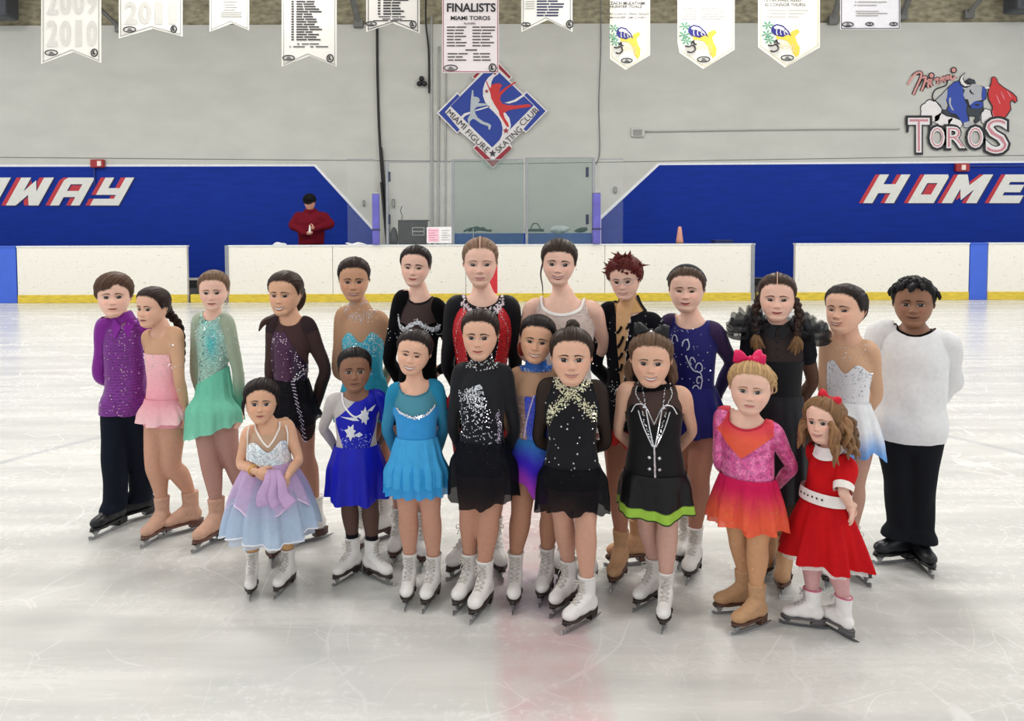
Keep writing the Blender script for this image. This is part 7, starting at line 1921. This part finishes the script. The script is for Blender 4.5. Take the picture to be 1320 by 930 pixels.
# 22 ---- red dress
sp = dict(label='small girl in a red dress with white collar, belt and petticoat', head=(1061, 512, 569), hyaw=-28, hroll=-6, hpitch=4, sh=(1044, 590, 1097, 596), yaw=-40, hipx=1062, chub=1.12,
          feet=[(1036, 808, -80), (1078, 815, -128)], skin='fair', hair=(126, 94, 66), face=dict(smile=.5, wide=1.06, cheek=1.4, nose=.85), face2=dict(eye=1.1, teeth=.2, lip=(196, 108, 104)), waistw=.84, crotch=.42, sw=.92, deep=1.1,
          armR=((1087, 634, -.13), (1097, 654, -.10)), handR=(HAND_RELAXED, (.2, .2, -1), (-1, 0, 0)), armL=((1068, 640, .1), (1096, 648, .09)), handL=(HAND_RELAXED, (.4, 0, -1), (0, 1, 0)))
p = Person(sp)
RD = (196, 22, 28)
q = p.garment('dress_bodice', leo(.46, .1, sleeves=.85), lambda c: mixc(RD, (178, 18, 26), sstep(-.4, .7, vnoise(c.P, 6, 6, 20))), 'matte', .012, .003)
for sd in (-1, 1): p.garment('sleeve_cuff', sleeve(.74, .98, sd, .0), (236, 230, 224), 'matte', .016)
wb_ = p.w_of(637)
p.garment('belt', lambda c: np.minimum(np.minimum(c.w - wb_ + .07, wb_ + .07 - c.w), .1 - c.m), (232, 228, 224), 'satin', .022)
p.garment('collar', lambda c: np.minimum(np.minimum(c.nd - .38, 0.56 - c.nd), np.minimum(c.w - .75, .1 + np.abs(c.u))), (238, 234, 232), 'satin', .018)
for k in range(6): P_, N_ = p.on([(-.4 + .16 * k, wb_)], .026); p.stones(P_, N_, .005, (40, 36, 40), 'belt_stud')
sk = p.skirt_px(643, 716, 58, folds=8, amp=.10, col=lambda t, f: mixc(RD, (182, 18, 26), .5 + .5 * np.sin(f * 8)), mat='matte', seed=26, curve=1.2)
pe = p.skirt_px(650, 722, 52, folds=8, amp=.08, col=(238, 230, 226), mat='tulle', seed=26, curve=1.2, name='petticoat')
p.tights((221, 169, 158)); p.skates('pinkrim')
p.hair(kind='long', thick=.06, rough=.012, seed=24, pole=(.1, .1, .5), fringe=lambda PH, a: .06 * gauss(PH + .3, .5))
rg = np.random.default_rng(21)
for k in range(44):
    a = rg.uniform(.75, 5.2); b0 = np.array([.37 * math.sin(a), -.38 * math.cos(a) + .02, rg.uniform(-.18, .12)]); out = np.array([math.sin(a), -math.cos(a), 0])
    L_ = rg.uniform(.55, .85) * (1 if math.sin(a) > -.2 else .75); w_ = rg.uniform(0, 6.28); pts = [b0]
    for j in range(1, 7): t = j / 6; pts.append(b0 + out * (.10 + .12 * t + .05 * math.sin(w_ + 7 * t)) + np.array([.04 * math.sin(w_ + 6 * t), .04 * math.cos(w_ + 6 * t), -L_ * t]))
    p.hairlock(pts, (.06, .075, .07, .05, .012), tuple(int(x) for x in np.array((126, 94, 66)) * rg.uniform(.8, 1.22)), name='curl', n=16, ridges=3, twist=1.5, amp=.18)
bow(p, (.14, .0, .52), .26, (200, 22, 44), 22)
P.append(p)
# ================================================================== the man behind the boards
def man():
    Y = YB + .75
    class M(Person): pass
    sp = dict(label='man in a dark red jacket and black cap behind the boards, looking down', feet=[(0, 0, 0), (0, 0, 0)])
    cx = X_at(401, Y); H0 = PLAT
    root = empty('person', (cx, Y, H0), sp['label'], 'person'); base = np.array(root.location)
    zt = at(401, 251, Y)[2]; zc = at(401, 270, Y)[2]; hh = (zt - zc) * 1.02
    hd = Head(jaw=1.05, wide=1.02, smile=0.0); HR = np.array(Matrix.Rotation(RAD(30), 3, 'X')); hc = np.array([cx, Y - .10, (zt + zc) / 2])
    hl = lambda P: (np.asarray(P, float) * hh) @ HR.T + hc
    S = (X_at(422, Y) - X_at(381, Y)) / 2 * .92
    zsh = at(401, 276, Y)[2]; zh = H0 + .92
    pt = lambda x, y, d: at(x, y, Y + d)
    L_el, R_el = pt(377, 291, -.02), pt(426, 290, -.02); L_wr, R_wr = pt(395, 301, -.30), pt(406, 295, -.32)
    sL, sR = np.array([cx - S * .86, Y, zsh - .05]), np.array([cx + S * .86, Y, zsh - .05])
    a = np.linspace(0, 2 * np.pi, 28, endpoint=False)
    def trunk(g): return loft(np.array([[cx, Y, z] + (ra + g) * np.cos(a)[:, None] * np.array([1, 0, 0]) + (rb + g) * np.sin(a)[:, None] * np.array([0, 1, 0]) for z, ra, rb in ((zh - .1, .21, .14), (zh, .23, .15), (zh + .25, .235, .15), (zsh - .2, S * .86, .15), (zsh - .06, S * .8, .13), (zsh + .03, S * .45, .10), (zsh + .07, .09, .08))]))
    hips = [np.array([cx + s * .10, Y, zh]) for s in (-1, 1)]; feet = [np.array([cx + s * .12, Y, H0 + .05]) for s in (-1, 1)]
    def legs(g): return [limb([h, h * .5 + f * .5, f], [.095 + g, .07 + g, .05 + g], 20, 12) for h, f in zip(hips, feet)]
    def arm(s, e, w, g): return limb([s * .8 + np.array([cx, Y, zsh - .1]) * .2, s, s * .5 + e * .5, e, e * .5 + w * .5, w], np.array([.06, .062, .055, .047, .042, .032]) + g, 26, 12)
    foot = [limb([f + [0, .04, -.0], f + [0, -.16, -.012]], [.042, .034], 8, 8) for f in feet]
    nk = [limb([(cx, Y, zsh), hl((0, .1, -.25))], [.065, .06], 8, 14)] + [(hl(ear_part(s, hd)[0]), ear_part(s, hd)[1]) for s in (-1, 1)]
    V, T = remesh([trunk(0)] + legs(0) + foot + [arm(sL, L_el, L_wr, 0), arm(sR, R_el, R_wr, 0)] + nk, .012, 3)
    hands = []
    for w, e, d, sd in ((L_wr, L_el, (.8, -.3, -.15), -1), (R_wr, R_el, (-.75, -.3, .15), 1)): hands.append(place_hand(HAND_CURLED, w, d, (0, .6, .8), .19, sd))
    hv, hf = hd.mesh(); V, T = union(V, T, [(hl(hv), hf)] + hands)
    body = obj('body', V, T, skin_mat, root, lin((206, 150, 128)), base=base)
    JK = (102, 16, 32)
    def loose(name, parts, col, vox=.012, wr=.008, mat='matte', cut=None):
        V, T = remesh(parts, vox, 3); V = V + vnormals(V, T) * (wr * vnoise(V, 4, 7, 16))[:, None]
        if cut is not None: V, T, _ = clip(V, T, cut(V))
        return obj(name, V, T, fab[mat], root, lin(col), base=base)
    jk = loose('jacket', [trunk(.055), loft(np.array([[cx, Y, z] + .275 * np.cos(a)[:, None] * np.array([1, 0, 0]) + .18 * np.sin(a)[:, None] * np.array([0, 1, 0]) for z in (zh - .22, zh + .1)])), arm(sL, L_el, L_wr * .92 + L_el * .08, .04), arm(sR, R_el, R_wr * .92 + R_el * .08, .04)], JK)
    loose('trousers', [loft(np.array([[cx, Y, z] + .23 * np.cos(a)[:, None] * np.array([1, 0, 0]) + .17 * np.sin(a)[:, None] * np.array([0, 1, 0]) for z in (zh - .12, zh)]))] + legs(.018), (30, 32, 40), cut=lambda V: V[:, 2] - H0 - .06)
    for f in feet:
        V, T = remesh([limb([f + [0, .045, .0], f + [0, -.05, .0], f + [0, -.19, -.012]], [.05, .046, .04], 10, 10)], .01, 2); V[:, 2] = np.maximum(V[:, 2], H0 + .004); obj('shoe', V, T, fab['matte'], root, lin((28, 28, 30)), base=base)
    # collar, zip, cap
    t = np.linspace(0, 2 * np.pi, 30); V, f = tube(np.stack([cx + .105 * np.cos(t), Y - .02 + .10 * np.sin(t), zsh + .075 + .01 * np.sin(t)], -1), .035, 8, False); obj('jacket_collar', V, f, fab['matte'], root, lin((108, 20, 36)), base=base)
    V, f = tube([(cx, Y - .175, zsh + .02), (cx, Y - .185, zsh - .2), (cx, Y - .175, zh + .05)], .006, 6); obj('zip', V, f, fab['satin'], root, lin((86, 16, 28)), base=base)
    V, Tt, st = hair_cap(hd, kind='boy', thick=.06, rough=0.0); obj('cap', hl(V), Tt, fab['matte'], root, lin((18, 18, 20)), base=base)
    ph = np.linspace(-1.25, 1.25, 24); inner = np.stack([.38 * np.sin(ph), -.36 * np.cos(ph), np.full(24, .25)], -1); outer = np.stack([.40 * np.sin(ph), -.36 * np.cos(ph) - .26 * np.cos(ph * .9) ** .7, .24 - .05 * np.cos(ph)], -1)
    V = np.concatenate([inner, outer, outer - [0, 0, .03], inner - [0, 0, .03]]); F = np.concatenate([grid_faces(4, 24, False)]); obj('cap_brim', hl(V), F, fab['matte'], root, lin((16, 16, 18)), base=base)
    # small white bottle in his hands
    c = (L_wr + R_wr) / 2 + [0, -.078, .03]; rg_ = [np.stack([c[0] + r * np.cos(a), c[1] + r * np.sin(a), np.full(28, c[2] + z)], -1) for r, z in ((.02, -.07), (.022, -.06), (.022, .02), (.012, .05), (.012, .08))]
    V, f = loft(np.array(rg_)); o = obj('water_bottle', V, f, plain_mat('bottle_white', (226, 222, 220), .3)); tag(o, 'small white bottle held by the man in red', 'bottle')
man()
